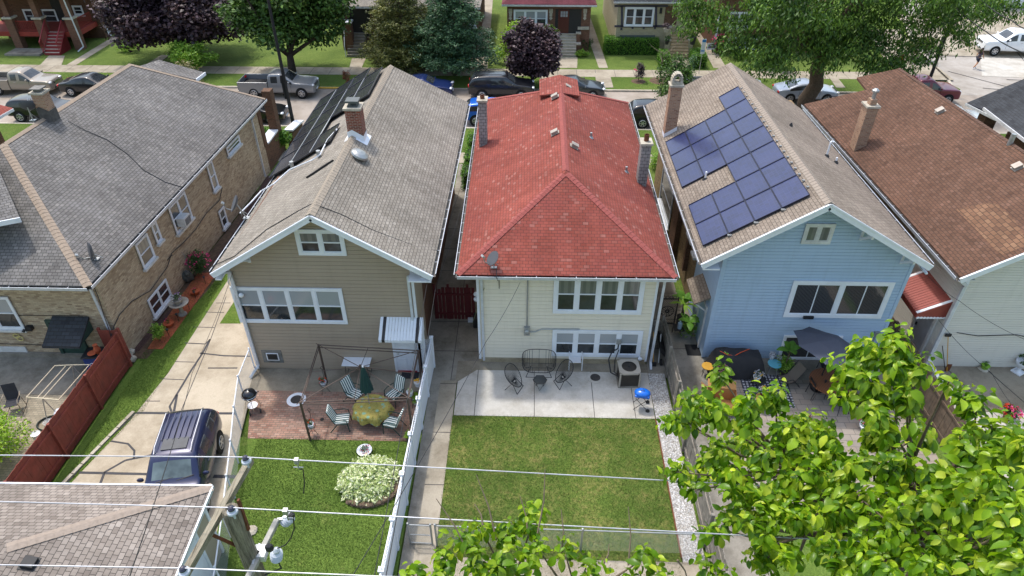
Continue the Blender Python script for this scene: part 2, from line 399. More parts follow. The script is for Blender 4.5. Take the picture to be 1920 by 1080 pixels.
# tan house yard
brk=brickm('patio brick',[lin('#8a6558'),lin('#a68271'),lin('#8f7567'),lin('#b09080')],(.14,.12,.10),.22,.105,.009,.55)
sheet('back_lawn',rect(-10.75,6,-3.9,17.0),G2,.004)
sheet('back_patio',[(-11.1,19.45),(-10.4,16.95),(-4.0,16.95),(-4.0,19.45)],brk,.016)
sheet('patio_slab',[(-11.2,19.45),(-3.95,19.45),(-3.95,20.9),(-11.4,20.9)],K['concp'],.014)
# gangway between tan and cream houses, and the cream yard
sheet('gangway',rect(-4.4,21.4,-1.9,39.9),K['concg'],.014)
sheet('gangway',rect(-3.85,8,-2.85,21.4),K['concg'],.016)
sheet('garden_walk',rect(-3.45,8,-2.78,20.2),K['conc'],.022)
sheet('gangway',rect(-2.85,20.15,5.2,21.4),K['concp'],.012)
sheet('patio',[(-2.74,20.15),(-2.74,18.3),(5.1,18.3),(5.15,20.85),(-2.0,20.85)],K['concw'],.024)
sheet('back_lawn',[(-2.78,6),(5.1,6),(5.1,18.3),(-2.78,18.3)],G1,.004)
sheet('gravel_bed',[(5.12,6),(5.85,6),(5.85,20.9),(5.15,20.9)],K['gravelbase'],.006)
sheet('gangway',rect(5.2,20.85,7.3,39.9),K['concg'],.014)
mb=MB()
for x in (-1.95,.4,2.75,4.35): mb.box(x,18.3,.02,x+.025,20.85,.028)
for y in (20.0,17.4,15.0,13.4): mb.box(-3.45,y,.016,-2.78,y+.03,.027)
for y in (22.0,24,26,28,30,32): mb.box(-4.3,y,.01,-1.9,y+.03,.018); mb.box(5.25,y+.4,.01,7.2,y+.43,.018)
mb.box(-3.05,20.2,.01,-3.02,39,.018)
struct(mb,'slab_joint',K['joint'])
sheet('alley_pad',[(-3.45,6),(6,6),(6,12.25),(-3.45,12.25)],K['conc'],.018)
sheet('lawn_edging',[(5.08,12.4),(5.12,12.4),(5.14,18.3),(5.1,18.3)],K['rust'],.05)
# blue house yard
pav2=brickm('patio pavers',[lin('#8a8278'),lin('#9b9186'),lin('#938679')],(.17,.15,.13),.45,.3,.012,.25)
sheet('back_patio',rect(7.95,14.5,15.2,20.6),pav2,.014)
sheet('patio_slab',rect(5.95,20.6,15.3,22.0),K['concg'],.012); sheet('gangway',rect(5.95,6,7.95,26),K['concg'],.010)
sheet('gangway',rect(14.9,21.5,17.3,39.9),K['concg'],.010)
sheet('back_lawn',rect(7.95,6,15.6,14.5),G2,.004)
# right house yard
sheet('patio',rect(15.9,17.1,30,21.6),K['concp'],.012); sheet('walk',rect(15.8,8,17.3,21.6),K['concw'],.016); sheet('patio',rect(17.3,17.1,30,19.0),K['concw'],.02); sheet('back_lawn',rect(17.3,6,30,17.1),G2,.004)
mb=MB()
for a,b in (((17.75,21.6),(18.9,17.1)),((19.4,21.6),(20.6,17.1)),((17.3,19.0),(26,19.0))): mb.bar((a[0],a[1],.018),(b[0],b[1],.018),.03,.01)
struct(mb,'slab_joint',K['joint'])
# white landscape stones
def stones(name,x0,y0,x1,y1,n,m,smin,smax,z=.0,seed=1,label=None):
    q=np.random.RandomState(seed); cx=q.uniform(x0,x1,n); cy=q.uniform(y0,y1,n); s=q.uniform(smin,smax,n); a=q.uniform(0,6.28,n)
    base=np.array([(1,0,0),(-.5,.8,0),(-.6,-.7,0),(.1,.1,.8),(.3,-.9,.1)]); V=[];F=[]
    for i in range(n):
        c_,s_=math.cos(a[i]),math.sin(a[i]); b=len(V)
        for p in base+q.uniform(-.25,.25,(5,3)): V.append(((p[0]*c_-p[1]*s_)*s[i]+cx[i],(p[0]*s_+p[1]*c_)*s[i]+cy[i],p[2]*s[i]*.8+z))
        F+=[(b,b+1,b+3),(b+1,b+2,b+3),(b+2,b+4,b+3),(b+4,b,b+3)]
    mb=MB(); mb.v=V; mb.f=F; mb.m=[0]*len(F); o=mb.build(name,m); o['kind']='stuff'; return o
wst=Mt('white stones'); wst.col(wst.ramp(wst.t.nodes.new('ShaderNodeNewGeometry').outputs['Random Per Island'],[(0,lin('#8f8b84')),(.5,lin('#b9b7b4')),(1,lin('#d9d9da'))])); wst=wst.fin(.8)
tag(stones('white_gravel',5.16,12.3,5.82,20.8,5200,wst,.015,.042,.015),'white landscape stones filling the strip beside the weathered fence','gravel')
# ------------------------------------------------------------ house kit
Z=Vector((0,0,1))
def FR(o,u):
    u=Vector(u).normalized(); n=u.cross(Z); M_=Matrix.Identity(4)
    for i in range(3): M_[i][0]=u[i]; M_[i][1]=Z[i]; M_[i][2]=n[i]; M_[i][3]=o[i]
    return M_
def loc2(Fm,px,py):     # pixel -> (along, up) on the wall plane of frame Fm
    o=Fm.translation; u=Vector((Fm[0][0],Fm[1][0],Fm[2][0])); n=Vector((Fm[0][2],Fm[1][2],Fm[2][2]))
    p=onp(px,py,o,n)-o; return p.dot(u),p.z
def siding(parent,Fm,xl,xr,z0,z1,mt,pitch=.115,th=.022,name='siding'):
    mb=MB(Fm); z=z0
    while z<z1-.01:
        t=min(z+pitch,z1); a0,a1,b0,b1=xl(z),xr(z),xl(t),xr(t)
        if a1-a0>.02 and b1-b0>=0:
            e_=.016; mb.raw([(a0,z,th),(a1,z,th),(b1,t-e_,th*.75),(b0,t-e_,th*.75),(a0,z,0),(a1,z,0),(b1,t-e_,0),(b0,t-e_,0)],[(0,1,2,3),(0,4,5,1),(3,2,6,7)])
        z=t
    return mb.build(name,mt,parent)
def window(parent,Fm,a0,z0,a1,z1,n=1,top='glass',bot='glass',trim=.1,sill=.0,d0=.045,split=True,fm='white',weights=None,name='window'):
    T=Fm; f=MB(T); t=trim
    f.box(a0,z1-t,d0,a1,z1,d0+.05); f.box(a0,z0,d0,a1,z0+t,d0+.05); f.box(a0,z0+t,d0,a0+t,z1-t,d0+.047); f.box(a1-t,z0+t,d0,a1,z1-t,d0+.047)
    w=(a1-a0-t*(n+1))/n; p=MB(T); blind=None
    for i in range(n):
        x=a0+t+i*(w+t)
        if i: f.box(x-t,z0+t,d0,x,z1-t,d0+.045)
        s=.035; y0,y1=z0+t,z1-t; ym=(y0+y1)/2
        f.box(x,y0,d0,x+s,y1,d0+.03); f.box(x+w-s,y0,d0,x+w,y1,d0+.03); f.box(x+s,y0,d0,x+w-s,y0+s,d0+.03); f.box(x+s,y1-s,d0,x+w-s,y1,d0+.03)
        if split=='v': f.box(x+w/2-.02,y0+s,d0,x+w/2+.02,y1-s,d0+.028); ym=y0+s
        elif split: f.box(x+s,ym-.025,d0,x+w-s,ym+.025,d0+.034)
        else: ym=y0+s
        p.poly([(x+s,ym,d0+.012),(x+w-s,ym,d0+.012),(x+w-s,y1-s,d0+.012),(x+s,y1-s,d0+.012)],0)
        if split and split!='v': p.poly([(x+s,y0+s,d0+.006),(x+w-s,y0+s,d0+.006),(x+w-s,ym,d0+.006),(x+s,ym,d0+.006)],1)
    o=f.build(name,K[fm],parent); p.build('pane',[K[top],K[bot]],o)
    if sill: 
        q=MB(T); q.box(a0-.06,z0-.11,d0-.03,a1+.06,z0-.003,d0+sill); q.build('sill',K['whitedirty'],o)
    return o
def wpx(parent,Fm,p,q,**k):
    a0,z0=loc2(Fm,*p); a1,z1=loc2(Fm,*q); 
    if a0>a1: a0,a1=a1,a0
    return window(parent,Fm,a0,min(z0,z1),a1,max(z0,z1),**k)
def gutterrun(parent,pts,downs=()):
    mb=MB()
    for a,b in zip(pts,pts[1:]):
        a=Vector(a); b=Vector(b); d=(b-a).normalized(); s=d.cross(Z)
        # open trough: outer lip, bottom
        mb.raw([a,b,b-Z*.11,a-Z*.11],[(0,1,2,3)],1)
        mb.raw([a-Z*.11,b-Z*.11,b-Z*.12+s*.11,a-Z*.12+s*.11],[(0,1,2,3)],1)
        mb.raw([a+s*.125+Z*.01,b+s*.125+Z*.01,b+s*.11-Z*.12,a+s*.11-Z*.12],[(0,1,2,3)]); mb.bar(a+s*.12+Z*.01,b+s*.12+Z*.01,.022)
        mb.raw([a+s*.105+Z*.0,b+s*.105+Z*.0,b+s*.105-Z*.11,a+s*.105-Z*.11],[(3,2,1,0)],1)
        L=(b-a).length; k=int(L/.75)
        for i in range(1,k): c=a+(b-a)*(i/k); mb.bar(c+Z*.004,c+s*.12+Z*.012,.018,.008)
    return mb.build('gutter',[K['gutter'],K['gutterin']],parent)
def downspout(parent,pts,r=.085): 
    mb=MB()
    for a,b in zip(pts,pts[1:]): mb.bar(a,b,r*1.1,r*.85,up=(0,1,0))
    return mb.build('downspout',K['gutter'],parent)
def capridge(parent,a,b,n1,n2,mt,w=.17,st=.2,lift=.02):
    a=Vector(a); b=Vector(b); d=(b-a).normalized(); L=(b-a).length; n1=Vector(n1).normalized(); n2=Vector(n2).normalized()
    s1=n1.cross(d); s2=d.cross(n2)
    if s1.z>0: s1=-s1
    if s2.z>0: s2=-s2
    nn=(n1+n2).normalized(); mb=MB(); k=int(L/st)
    for i in range(k):
        p=a+d*(i*st); q=a+d*((i+1)*st+.03); o1=nn*(lift+.014); o2=nn*lift
        mb.raw([p+o1,q+o2,q+o2+s1*w,p+o1+s1*w,p+o2+s1*w-nn*.01,p-nn*.01,p+o2+s2*w-nn*.01,q+o2+s2*w,p+o1+s2*w],[(0,1,2,3),(0,8,7,1),(0,3,4,5),(0,5,6,8)])
    return mb.build('ridge_cap',mt,parent)
def roof(parent,faces,mt,th=.12,name='roof'):
    mb=MB()
    for f in faces: mb.prism([tuple(p) for p in f],(0,0,-th))
    return mb.build(name,mt,parent)
def chimney(parent,x,y,z0,z1,w,d,mt,cap='stone',flue=.25,mats=None):
    mb=MB(); mb.box(x-w/2,y-d/2,z0,x+w/2,y+d/2,z1); c=mb.build('chimney',mt,parent)
    q=MB(); q.box(x-w/2-.06,y-d/2-.06,z1,x+w/2+.06,y+d/2+.06,z1+.09); q.build('chimney_cap',K['capstone'] if cap=='stone' else cap,c)
    if flue:
        q=MB(); q.lathe([(.11,0),(.11,flue),(.09,flue),(.09,.02)],(x,y,z1+.088),10); q.build('flue',K['rust'],c)
    return c
def flash(parent,x,y,w,d,zf,h,m,over=.1):   # flashing skirt following roof height function zf
    mb=MB(); X0,X1,Y0,Y1=x-w/2-.02,x+w/2+.02,y-d/2-.02,y+d/2+.02
    P=[(X0,Y0),(X1,Y0),(X1,Y1),(X0,Y1)]; Q=[(X0-over,Y0-over),(X1+over,Y0-over),(X1+over,Y1+over),(X0-over,Y1+over)]
    if zf(X0,Y0)*zf(X1,Y0)>0:
        xs=[X0,x,X1]
    for i in range(4):
        j=(i+1)%4; K_=6
        for k in range(K_):
            t0,t1=k/K_,(k+1)/K_
            a=Vector(P[i]).lerp(Vector(P[j]),t0); b=Vector(P[i]).lerp(Vector(P[j]),t1); c=Vector(Q[i]).lerp(Vector(Q[j]),t0); e=Vector(Q[i]).lerp(Vector(Q[j]),t1)
            za,zb,zc,ze=[zf(*v) for v in (a,b,c,e)]
            mb.raw([(a.x,a.y,za+h),(b.x,b.y,zb+h),(b.x,b.y,zb+.012),(a.x,a.y,za+.012),(c.x,c.y,zc+.014),(e.x,e.y,ze+.014)],[(0,3,2,1),(3,4,5,2)])
    return mb.build('flashing',m,parent)
def dish(parent,foot,rz,r=.36,tilt=35,arm=.55,mastv=(0,0,.5),flip=False):
    T=Matrix.Translation(Vector(foot)+Vector(mastv))@Matrix.Rotation(rz,4,'Z')@Matrix.Rotation(R(90-tilt),4,'X')
    m=MB(); m.tube([foot,Vector(foot)+Vector(mastv)],.028,8); f=Vector(foot)
    for s in (-1,1): m.tube([f+Vector((s*.22,.1,-.02)),f+Vector(mastv)*.55],.012,5)
    m.box(f.x-.12,f.y-.1,f.z-.02,f.x+.12,f.y+.1,f.z+.01); root=m.build('satellite_dish_mount',K['steel'],parent)
    d=MB(T); pr=[(r*math.sin(a),.5*r*(1-math.cos(a))) for a in [i*PI/2/6*.8 for i in range(1,7)]]; k=1/math.sin(PI/2*.8)
    prof=[(.004,0)]+[(x*k,z) for x,z in pr]; back=[(x,z-.012) for x,z in prof[::-1]]; d.lathe(prof[::-1]+[(.002,-.012)]+back[::-1][1:],(0,0,0),22,sy=1.08)
    d.build('dish',K['dishgrey'],root,smooth=False)
    a=MB(T); a.tube([(0,-r*.9,.02),(0,-r*.95,arm*.6),(0,-r*.45,arm)],.02,6); 
    for s in ((-.07,0) if not flip else (0,)): a.tube([(s,-r*.45-.0,arm-.05),(s,-r*.38,arm+.05)],.045,8)
    a.build('feed_arm',K['steel'],root); return root
K['capstone']=concm('cap stone','#b9b2a4',.5,3); K['dishgrey']=plain('dish grey','#4b4e54',.6)
K['brick_y']=brickm('yellow brick',[lin('#917c66'),lin('#b3a086'),lin('#c3b196'),lin('#a18e78')],lin('#978b7a'))
K['brick_ys']=brickm('shaded yellow brick',[lin('#7f6a50'),lin('#97805f'),lin('#a38a66')],lin('#6a5e50'))  # darker copy of the yellow brick, shade put into its colours
K['brick_d']=brickm('dark brown brick',[lin('#4d3528'),lin('#6b4a38'),lin('#5a3e30')],lin('#6e6254'))
K['brick_r']=brickm('red brown brick',[lin('#624438'),lin('#785646'),lin('#6a4a3c')],lin('#6e5c4e'))
K['brick_ch']=brickm('red chimney brick',[lin('#6e3427'),lin('#8a4838'),lin('#5c2c22')],lin('#9a8f84'),.2,.07,.009)
K['brick_t']=brickm('tan chimney brick',[lin('#8a6450'),lin('#b08a70'),lin('#9c765e')],lin('#a89a88'),.2,.07,.009)
K['paintbrick']=brickm('tan painted brick',[lin('#a39b80'),lin('#afa78c')],lin('#97907a'),dirt=.1)
K['paintbrick2']=brickm('worn white painted brick',[lin('#c9bbb0'),lin('#bfb0a5')],lin('#b0a49a'),dirt=.1)
SH=lambda n,hs,**k: shingle(n,[lin(h) for h in hs],**k)
K['sh_grey']=SH('grey shingles',['#716e6b','#878482','#7b7875','#918d89'],bw=.21,bh=.14,gap=.011)
K['sh_tan']=SH('tan grey shingles',['#8c857b','#9d968c','#948d83','#a8a197'],bw=.2,bh=.13,gap=.009)
K['sh_red']=SH('red shingles',['#8b483e','#965045','#904c42','#995449','#944e45','#9c564c','#8e4b42','#a97066'],bw=.22,bh=.135,gap=.008,stain=(lin('#7d423e'),.5,.5,.8))
K['sh_blue']=SH('brown grey shingles',['#877b70','#9a8e82','#8f8377','#a29689'],bw=.21,bh=.13,gap=.009)
K['sh_brown']=SH('brown shingles',['#5f473a','#755748','#6a5042','#7b5e50'],bw=.21,bh=.13,gap=.01)
K['sh_dark']=SH('charcoal shingles',['#3a3c40','#4c4f54','#44474b'],bw=.33,bh=.16)
K['sh_maroon']=SH('maroon shingles',['#6e3a42','#7c444c'],bw=.3,bh=.15)
K['sh_gar']=SH('garage shingles',['#8a8078','#a0968d','#938980','#aaa097','#80766e'],bw=.2,bh=.15,gap=.009)
K['cap_beige']=plain('beige cap shingles','#968676',.95,var=.15,scale=10); K['cap_tan']=plain('tan cap shingles','#978c7e',.95,var=.15,scale=10); K['cap_red']=plain('red cap shingles','#8e4b45',.95,var=.2,scale=9)
K['cap_blue']=plain('grey brown cap shingles','#90857a',.95,var=.15,scale=10); K['cap_brown']=plain('brown cap','#5d463b',.95,var=.2,scale=10)
K['sid_tan']=sidm('tan vinyl siding','#a39584',.45); K['sid_cream']=sidm('cream vinyl siding','#dfd7c6',.5)
K['sid_blue']=sidm('blue siding','#a5bbd3',.5); K['sid_white']=sidm('off white siding','#d3d0c8',.4)
K['sid_gar']=plain('beige siding','#a89c88',.6,var=.05); K['soffit']=plain('soffit','#b9bcc0',.6); K['wood']=plain('weathered wood','#7d766c',.95,var=.35,scale=5,bump=.6,dirt=.4)
K['greendoor']=plain('dark green paint','#2c4740',.4); K['doorgrey']=plain('grey storm door','#a9aeb5',.4,.2); K['redwood']=plain('red stained wood','#8c3328',.8,var=.2,scale=4); K['redpaint']=plain('maroon painted steps','#8a2a30',.6)
up3=lambda a,b,c:(Vector(b)-Vector(a)).cross(Vector(c)-Vector(a)).normalized()
# ============================================================ tan house with black solar panels
TH=thing('house','tan vinyl-sided house with a grey gable roof carrying black solar panels','house',(-7.7,20.75,0))
L0=Vector((-11.45,19.95,5.55)); R0=Vector((-3.4,19.95,5.58)); A0=Vector((-7.4,19.95,8.05)); A1=Vector((-7.15,34.95,8.05)); R1=Vector((-3.32,36.3,5.55)); L1=Vector((-11.2,36.4,5.55))
roof(TH,[[L0,A0,A1,L1][::-1],[A0,R0,R1,A1][::-1]],K['sh_tan'])
capridge(TH,A0,A1,up3(L1,A1,A0)*-1,up3(A0,A1,R1)*-1,K['cap_tan'],.2)
FB=FR((-11.2,20.75,0),(1,0,0)); WT=6.95
rz=lambda x:5.55+(x+11.2+.25)*.617 if x+11.2<3.8 else 8.05-(x+7.4)*.617
def gl(z): return 0 if z<5.55 else (z-5.55)/.617-.1
def gr(z): return WT if z<5.9 else 3.8+ (7.9-z)/.617
w_=MB(FB); w_.prism([(0,0,0),(WT,0,0),(WT,5.85,0),(3.8,7.9,0),(0,5.55,0)],(0,0,-.12)); w_.build('wall',K['sid_tan'],TH)
siding(TH,FB,gl,gr,.12,7.85,K['sid_tan'],.17,.035)
w_=MB(); w_.box(-4.40,20.75,0,-4.25,22.35,5.9); w_.build('side_wall',K['sid_tan'],TH)
mb=MB(FR((-4.25,20.75,0),(0,1,0)))
for i in range(13): mb.box(.03+i*.12,0,0,.05+i*.12,5.9,.01)
mb.build('wall_panel_seam',K['sid_tan'],TH)
w_=MB(); w_.box(-11.1,22.35,0,-4.33,36.0,5.75); w_.box(-11.1,20.88,0,-11.0,22.35,5.75); w_.build('brick_wall',K['brick_r'],TH)
mb=MB()
for i in range(75): mb.box(-4.33,22.35,.05+i*.078,-4.28,22.4+(.05 if i%2 else 0),.1+i*.078)
each(mb,'quoin',K['brick_r'],TH)
for (px,py) in ((1,26.5),(1,30.2)): window(TH,FR((-4.33,0,0),(0,1,0)),px*0+py,1.6,py+1.0,3.4,sill=.12)
mb=MB()
for (a,b) in ((L0,A0),(A0,R0)):
    o=Vector((0,-.03,-.14)); mb.bar(a+o,b+o,.05,.22,up=(0,0,1)); mb.bar(a+o+Vector((0,-.03,.09)),b+o+Vector((0,-.03,.09)),.03,.06)
mb.box(-4.3,19.97,5.2,-3.45,20.75,5.26); mb.box(-11.4,19.97,5.17,-11.18,20.75,5.23)
mb.build('rake_board',K['white'],TH)
mb=MB()   # sloping soffit
mb.poly([L0-Z*.2+Vector((0,.02,0)),A0-Z*.2,A0+Vector((0,.8,-.2)),L0+Vector((0,.8,-.2))]); mb.poly([A0-Z*.2,R0-Z*.2,R0+Vector((0,.8,-.2)),A0+Vector((0,.8,-.2))]); mb.build('soffit',K['soffit'],TH)
def bracket(parent,x,y,z,d=.7,h=.5):
    mb=MB(); mb.bar((x,y,z),(x,y-d,z),.09,.12); mb.bar((x,y-.04,z-.05),(x,y-.04,z-h),.09,.08,up=(0,1,0)); mb.bar((x,y-.06,z-h+.06),(x,y-d*.8,z-.06),.08,.09); mb.build('bracket',K['white'],parent)
for x in (-10.3,-7.4,-5.0): bracket(TH,x,20.75,rz(x)-.27 if x!=-7.4 else 7.72)
gutterrun(TH,[R0+Vector((0,.1,-.05)),R1+Vector((0,0,-.05))]); gutterrun(TH,[L1+Vector((0,0,-.05)),L0+Vector((0,.1,-.05))])
mb=MB(); mb.box(-11.27,20.70,.0,-11.17,20.78,5.3); mb.box(-4.34,20.69,.0,-4.24,20.76,5.5); each(mb,'corner_post',K['white'],TH)
downspout(TH,[(-3.5,20.1,5.4),(-3.9,20.2,5.2),(-4.42,20.6,5.0),(-4.42,20.63,.1)]); downspout(TH,[(-11.35,20.2,5.35),(-11.12,20.6,5.1),(-11.12,20.63,.3),(-11.35,20.1,.08)])
wpx(TH,FB,(452,602),(641,539),n=4,top='blindglass',bot='glass',trim=.13)
wpx(TH,FB,(562,476),(643,429),n=2,top='curtain',bot='glass',trim=.14)
a0,z0=loc2(FB,743,696); a1,z1=loc2(FB,797,640)
mb=MB(FB); mb.box(a0,0,.02,a0+.1,2.1,.09); mb.box(a1-.1,0,.02,a1,2.1,.09); mb.box(a0,2.1,.02,a1,2.2,.09); dr=mb.build('door_frame',K['white'],TH)
mb=MB(FB); mb.box(a0+.1,.08,.025,a1-.1,2.1,.06)
for i in range(2):
    for zz,hh in ((.25,.5),(.9,.45),(1.5,.45)): mb.box(a0+.2+i*.42,zz,.06,a0+.52+i*.42,zz+hh,.07)
mb.build('door',K['white'],dr); mb=MB(FB); mb.ell((a0+.2,1.05,.1),(.035,.05,.035),8,5); mb.build('door_handle',K['brass'] if 'brass' in K else K['steel'],dr)
mb=MB(FB); mb.box(a0+.1,0,.05,a1-.1,.08,.12); mb.build('threshold',K['redpaint'],dr)
# striped metal awning over the door
mb=MB(FB); x0,x1=a0-.3,a1+.02
for i in range(14):
    t0=x0+(x1-x0)*i/14; t1=x0+(x1-x0)*(i+1)/14-.012; m_=1 if i in (1,12) else 0
    mb.prism([(t0,2.95,.04),(t0,2.45,.85),(t1,2.45,.85),(t1,2.95,.04)],(0,-.02,0),m=m_); mb.box(t0,2.33,.845,t1,2.45,.865,m_)
for x in (x0-.01,x1): mb.prism([(x,2.94,.04),(x,2.34,.04),(x,2.34,.85),(x,2.46,.85)],(.012,0,0))
mb.build('door_awning',[K['white'],K['black']],TH)
a0,z0=loc2(FB,496,678); a1,z1=loc2(FB,527,656)
mb=MB(FB); mb.box(a0,z0,.02,a1,z1,.05); mb.build('glass_block_window',glassm('glass block',(.14,.15,.15),.25),TH); mb=MB(FB); mb.box(a0+.18,z0+.14,.05,a1-.15,z1-.14,.07,0); mb.box(a0+.22,z0+.18,.07,a1-.19,z1-.18,.075,1); mb.build('vent',[K['white'],K['blackp']],TH)
def sp(e0,r0,s,y,up_=.0,e1=None):     # point on a roof slope: s metres up from eave line
    d=(Vector((r0[0]-e0[0],0,r0[2]-e0[2]))).normalized(); n=Vector((-d.z,0,d.x)) if d.x>0 else Vector((d.z,0,-d.x))
    return Vector((e0[0],0,e0[2]))+d*s+Vector((0,y,0))+n*up_
pm=Mt('black solar cells'); pm.col(pm.ramp(pm.noise(pm.pos(),.8,3),[(.3,lin('#17181f')),(.7,lin('#2a2b35'))])); pm.b.inputs['Coat Weight'].default_value=.4; K['pv_black']=pm.fin(.22)
def panel(parent,e,r,s0,s1,y0,y1,mt,fr,h=.09):
    P=[sp(e,r,s0,y0,h),sp(e,r,s1,y0,h),sp(e,r,s1,y1,h),sp(e,r,s0,y1,h)]
    n=(P[1]-P[0]).cross(P[3]-P[0]).normalized()
    if n.z<0: P=P[::-1]; n=-n
    mb=MB(); mb.prism(P,-n*.04); o=mb.build('solar_panel',mt,parent)
    mb=MB()
    for i in range(4): mb.bar(P[i]+n*.002,P[(i+1)%4]+n*.002,.025,.045,up=n)
    mb.build('panel_frame',fr,o); return o
cols=[0,1.2,2.4,3.55,4.72]; rows=[27.05,28.95,30.85,32.75,34.65]
eT,rT=(-11.5,0,5.55),(-7.35,0,8.05)
K['pvframe']=plain('panel frame black','#3a3c44',.4,.4)
for c_ in range(4):
    for r_ in range(4):
        if c_==3 and r_<2 : continue
        if c_==2 and r_==1: continue
        panel(TH,eT,rT,cols[c_]+.02,cols[c_+1]-.02,rows[r_]+.02,rows[r_+1]-.01,K['pv_black'],K['pvframe'])
    if c_<3: panel(TH,eT,rT,cols[c_]+.02,cols[c_+1]-.02,34.68,36.3,K['pv_black'],K['pvframe'])
mb=MB()
for s in (1.2,2.4,3.55):
    mb.bar(sp(eT,rT,s,27.1,.1),sp(eT,rT,s,(36.2,36.2,34.6)[int(s//1.2)-0 if s<3 else 2] ,.1),.035,.03) if s!=3.55 else mb.bar(sp(eT,rT,s,30.9,.1),sp(eT,rT,s,34.6,.1),.035,.03)
mb.build('panel_rail',K['steel'],TH)
# conduit, skylight, roof vent, little vents
mb=MB(); cp=[(450,400),(470,380),(490,358),(513,345),(543,318),(585,300),(600,290),(614,262),(632,242)]
tp=lambda x,y,h=.07: onp(x,y,(-11.5,0,5.55+h/.85),(-.5165,0,.857))
mb.tube([tp(*p) for p in cp],.03,6); mb.build('conduit',K['white'],TH)
mb=MB()
for p in ((548,313),(598,293)): q=tp(*p,.0); mb.lathe([(.09,0),(.09,.28),(.07,.28)],(q.x,q.y,q.z-.02),10)
each(mb,'vent_pipe',K['steel'],TH)
q=[tp(574,330,.05),tp(609,307,.05),tp(616,302,.05),tp(583,322,.05)]
a,b=tp(573,332,.06),tp(612,306,.06); c_=Vector((.86,0,.52)).normalized()*.55
mb=MB(); mb.prism([a,b,b+c_*.6,a+c_*.6],Vector((.5,0,-.86))*.08); sk=mb.build('skylight',K['blackp'],TH); mb=MB(); n_=Vector((-.5165,0,.857)); mb.poly([a+n_*.02+c_*.06+Vector((0,.06,0)),b+n_*.02+c_*.06-Vector((0,.06,0)),b+c_*.52+n_*.02-Vector((0,.06,0)),a+c_*.52+n_*.02+Vector((0,.06,0))]); mb.build('pane',K['glass'],sk)
q=onp(672,297,(-7.4,0,8.05),(.53,0,.848)); mb=MB(); mb.T=Matrix.Translation(q+Vector((0,0,.05)))@Matrix.Rotation(R(30),4,'Y'); mb.lathe([(.16,0),(.16,.1),(.36,.12),(.34,.2),(.2,.27),(.03,.3)],(0,0,0),18); mb.box(-.28,-.3,-.03,.3,.3,-.015); mb.build('roof_vent',K['steel'],TH,smooth=False)
zT=lambda x,y: 8.05-abs(x+7.28)*.617
ch=chimney(TH,-7.15,26.6,7.3,9.15,.62,.62,K['brick_ch'],flue=0); mb=MB(); mb.box(-7.36,26.4,9.24,-6.94,26.8,9.3); mb.box(-7.24,26.5,9.3,-7.06,26.7,9.42); mb.box(-7.42,26.36,9.42,-6.88,26.84,9.5); mb.build('chimney_hood',plain('dark hood','#565b5c',.6,.3),ch)
flash(TH,-7.15,26.6,.62,.62,zT,.28,K['white'],.14)
mb=MB(); mb.tube([onp(x,y,(0,0,0),(0,0,1)) if 0 else (tp(x,y,.02) if x<587 else onp(x,y,(-7.4,0,8.07),(.53,0,.848))) for x,y in ((392,502),(440,480),(500,430),(560,395),(583,383),(590,383),(640,402),(700,432),(780,462),(822,471))],.018,5); mb.build('roof_cable',K['blackp'],TH)
# dish on the left eave
dish(TH,tp(462,408,.0),R(-70),.34,30,.5,(-.25,0,.62))
# wires by the left corner
mb=MB(); mb.tube([(-11.2,20.66,5.1),(-11.3,20.6,4.6),(-11.15,20.6,4.2),(-11.25,20.6,3.7),(-11.15,20.62,3.1)],.02,5); mb.tube([(-11.1,20.6,5.0),(-11.05,20.55,4.4),(-11.1,20.6,3.9)],.015,5); mb.build('wall_cable',K['whitedirty'],TH)
mb=MB(); mb.ell((-10.95,20.6,4.0),(.1,.1,.1),8,6); mb.build('flood_lamp',K['white'],TH)
# ============================================================ cream house with red hip roof
CH=thing('house','cream vinyl-sided house under a red hip roof','house',(1.6,21.4,0))
E1=Vector((-2.6,20.9,4.93)); E2=Vector((5.65,20.9,4.95)); A=Vector((1.56,25.02,7.17)); B=Vector((1.66,34.3,7.17)); E3=g(1177,192,4.93); E4=g(902,188,4.93); E3.z=E4.z=4.93
roof(CH,[[E1,E2,A],[E2,E3,B,A],[E3,E4,B],[E4,E1,A,B]],K['sh_red'])
nf=up3(E1,E2,A); nr=up3(E2,E3,B); nl=up3(E4,E1,A); nb=up3(E3,E4,B)
for a,b,m_,n_ in ((E1,A,nl,nf),(E2,A,nf,nr),(B,A,nl,nr),(E3,B,nr,nb),(E4,B,nb,nl)): capridge(CH,a,b,m_,n_,K['cap_red'],.16,.19)
d0=gy(1013,150,36.1); d1=gy(1081,150,36.1); dz=d0.z; top=Vector((1.67,36.2,7.19)); bk=Vector((1.65,33.6,7.19))
mb=MB(); mb.prism([Vector((d0.x-.05,36.2,dz)),top,bk,Vector((d0.x-.05,33.9,dz))][::-1],(0,0,-.06)); mb.prism([top,Vector((d1.x+.05,36.2,dz)),Vector((d1.x+.05,33.9,dz)),bk][::-1],(0,0,-.06)); mb.box(d0.x,34.0,5.2,d1.x,36.1,dz-.03); mb.build('dormer',K['sh_red'],CH)
mb=MB(); mb.box(-1.9,21.4,0,5.12,38.2,4.9); mb.build('wall',K['sid_cream'],CH)
mb=MB(); mb.box(-2.5,20.95,4.78,5.6,21.4,4.8); mb.box(-2.5,21.4,4.78,-1.9,38.5,4.8); mb.box(5.12,21.4,4.78,5.6,38.5,4.8); mb.build('soffit',K['soffit'],CH)
FC=FR((-1.9,21.4,0),(1,0,0)); siding(CH,FC,lambda z:0,lambda z:7.02,.28,4.78,K['sid_cream'],.18,.03)
mb=MB(FC); mb.box(0,.0,0,7.02,.28,.035); mb.build('foundation',concm('foundation','#a89c85',.5,1.5),CH)
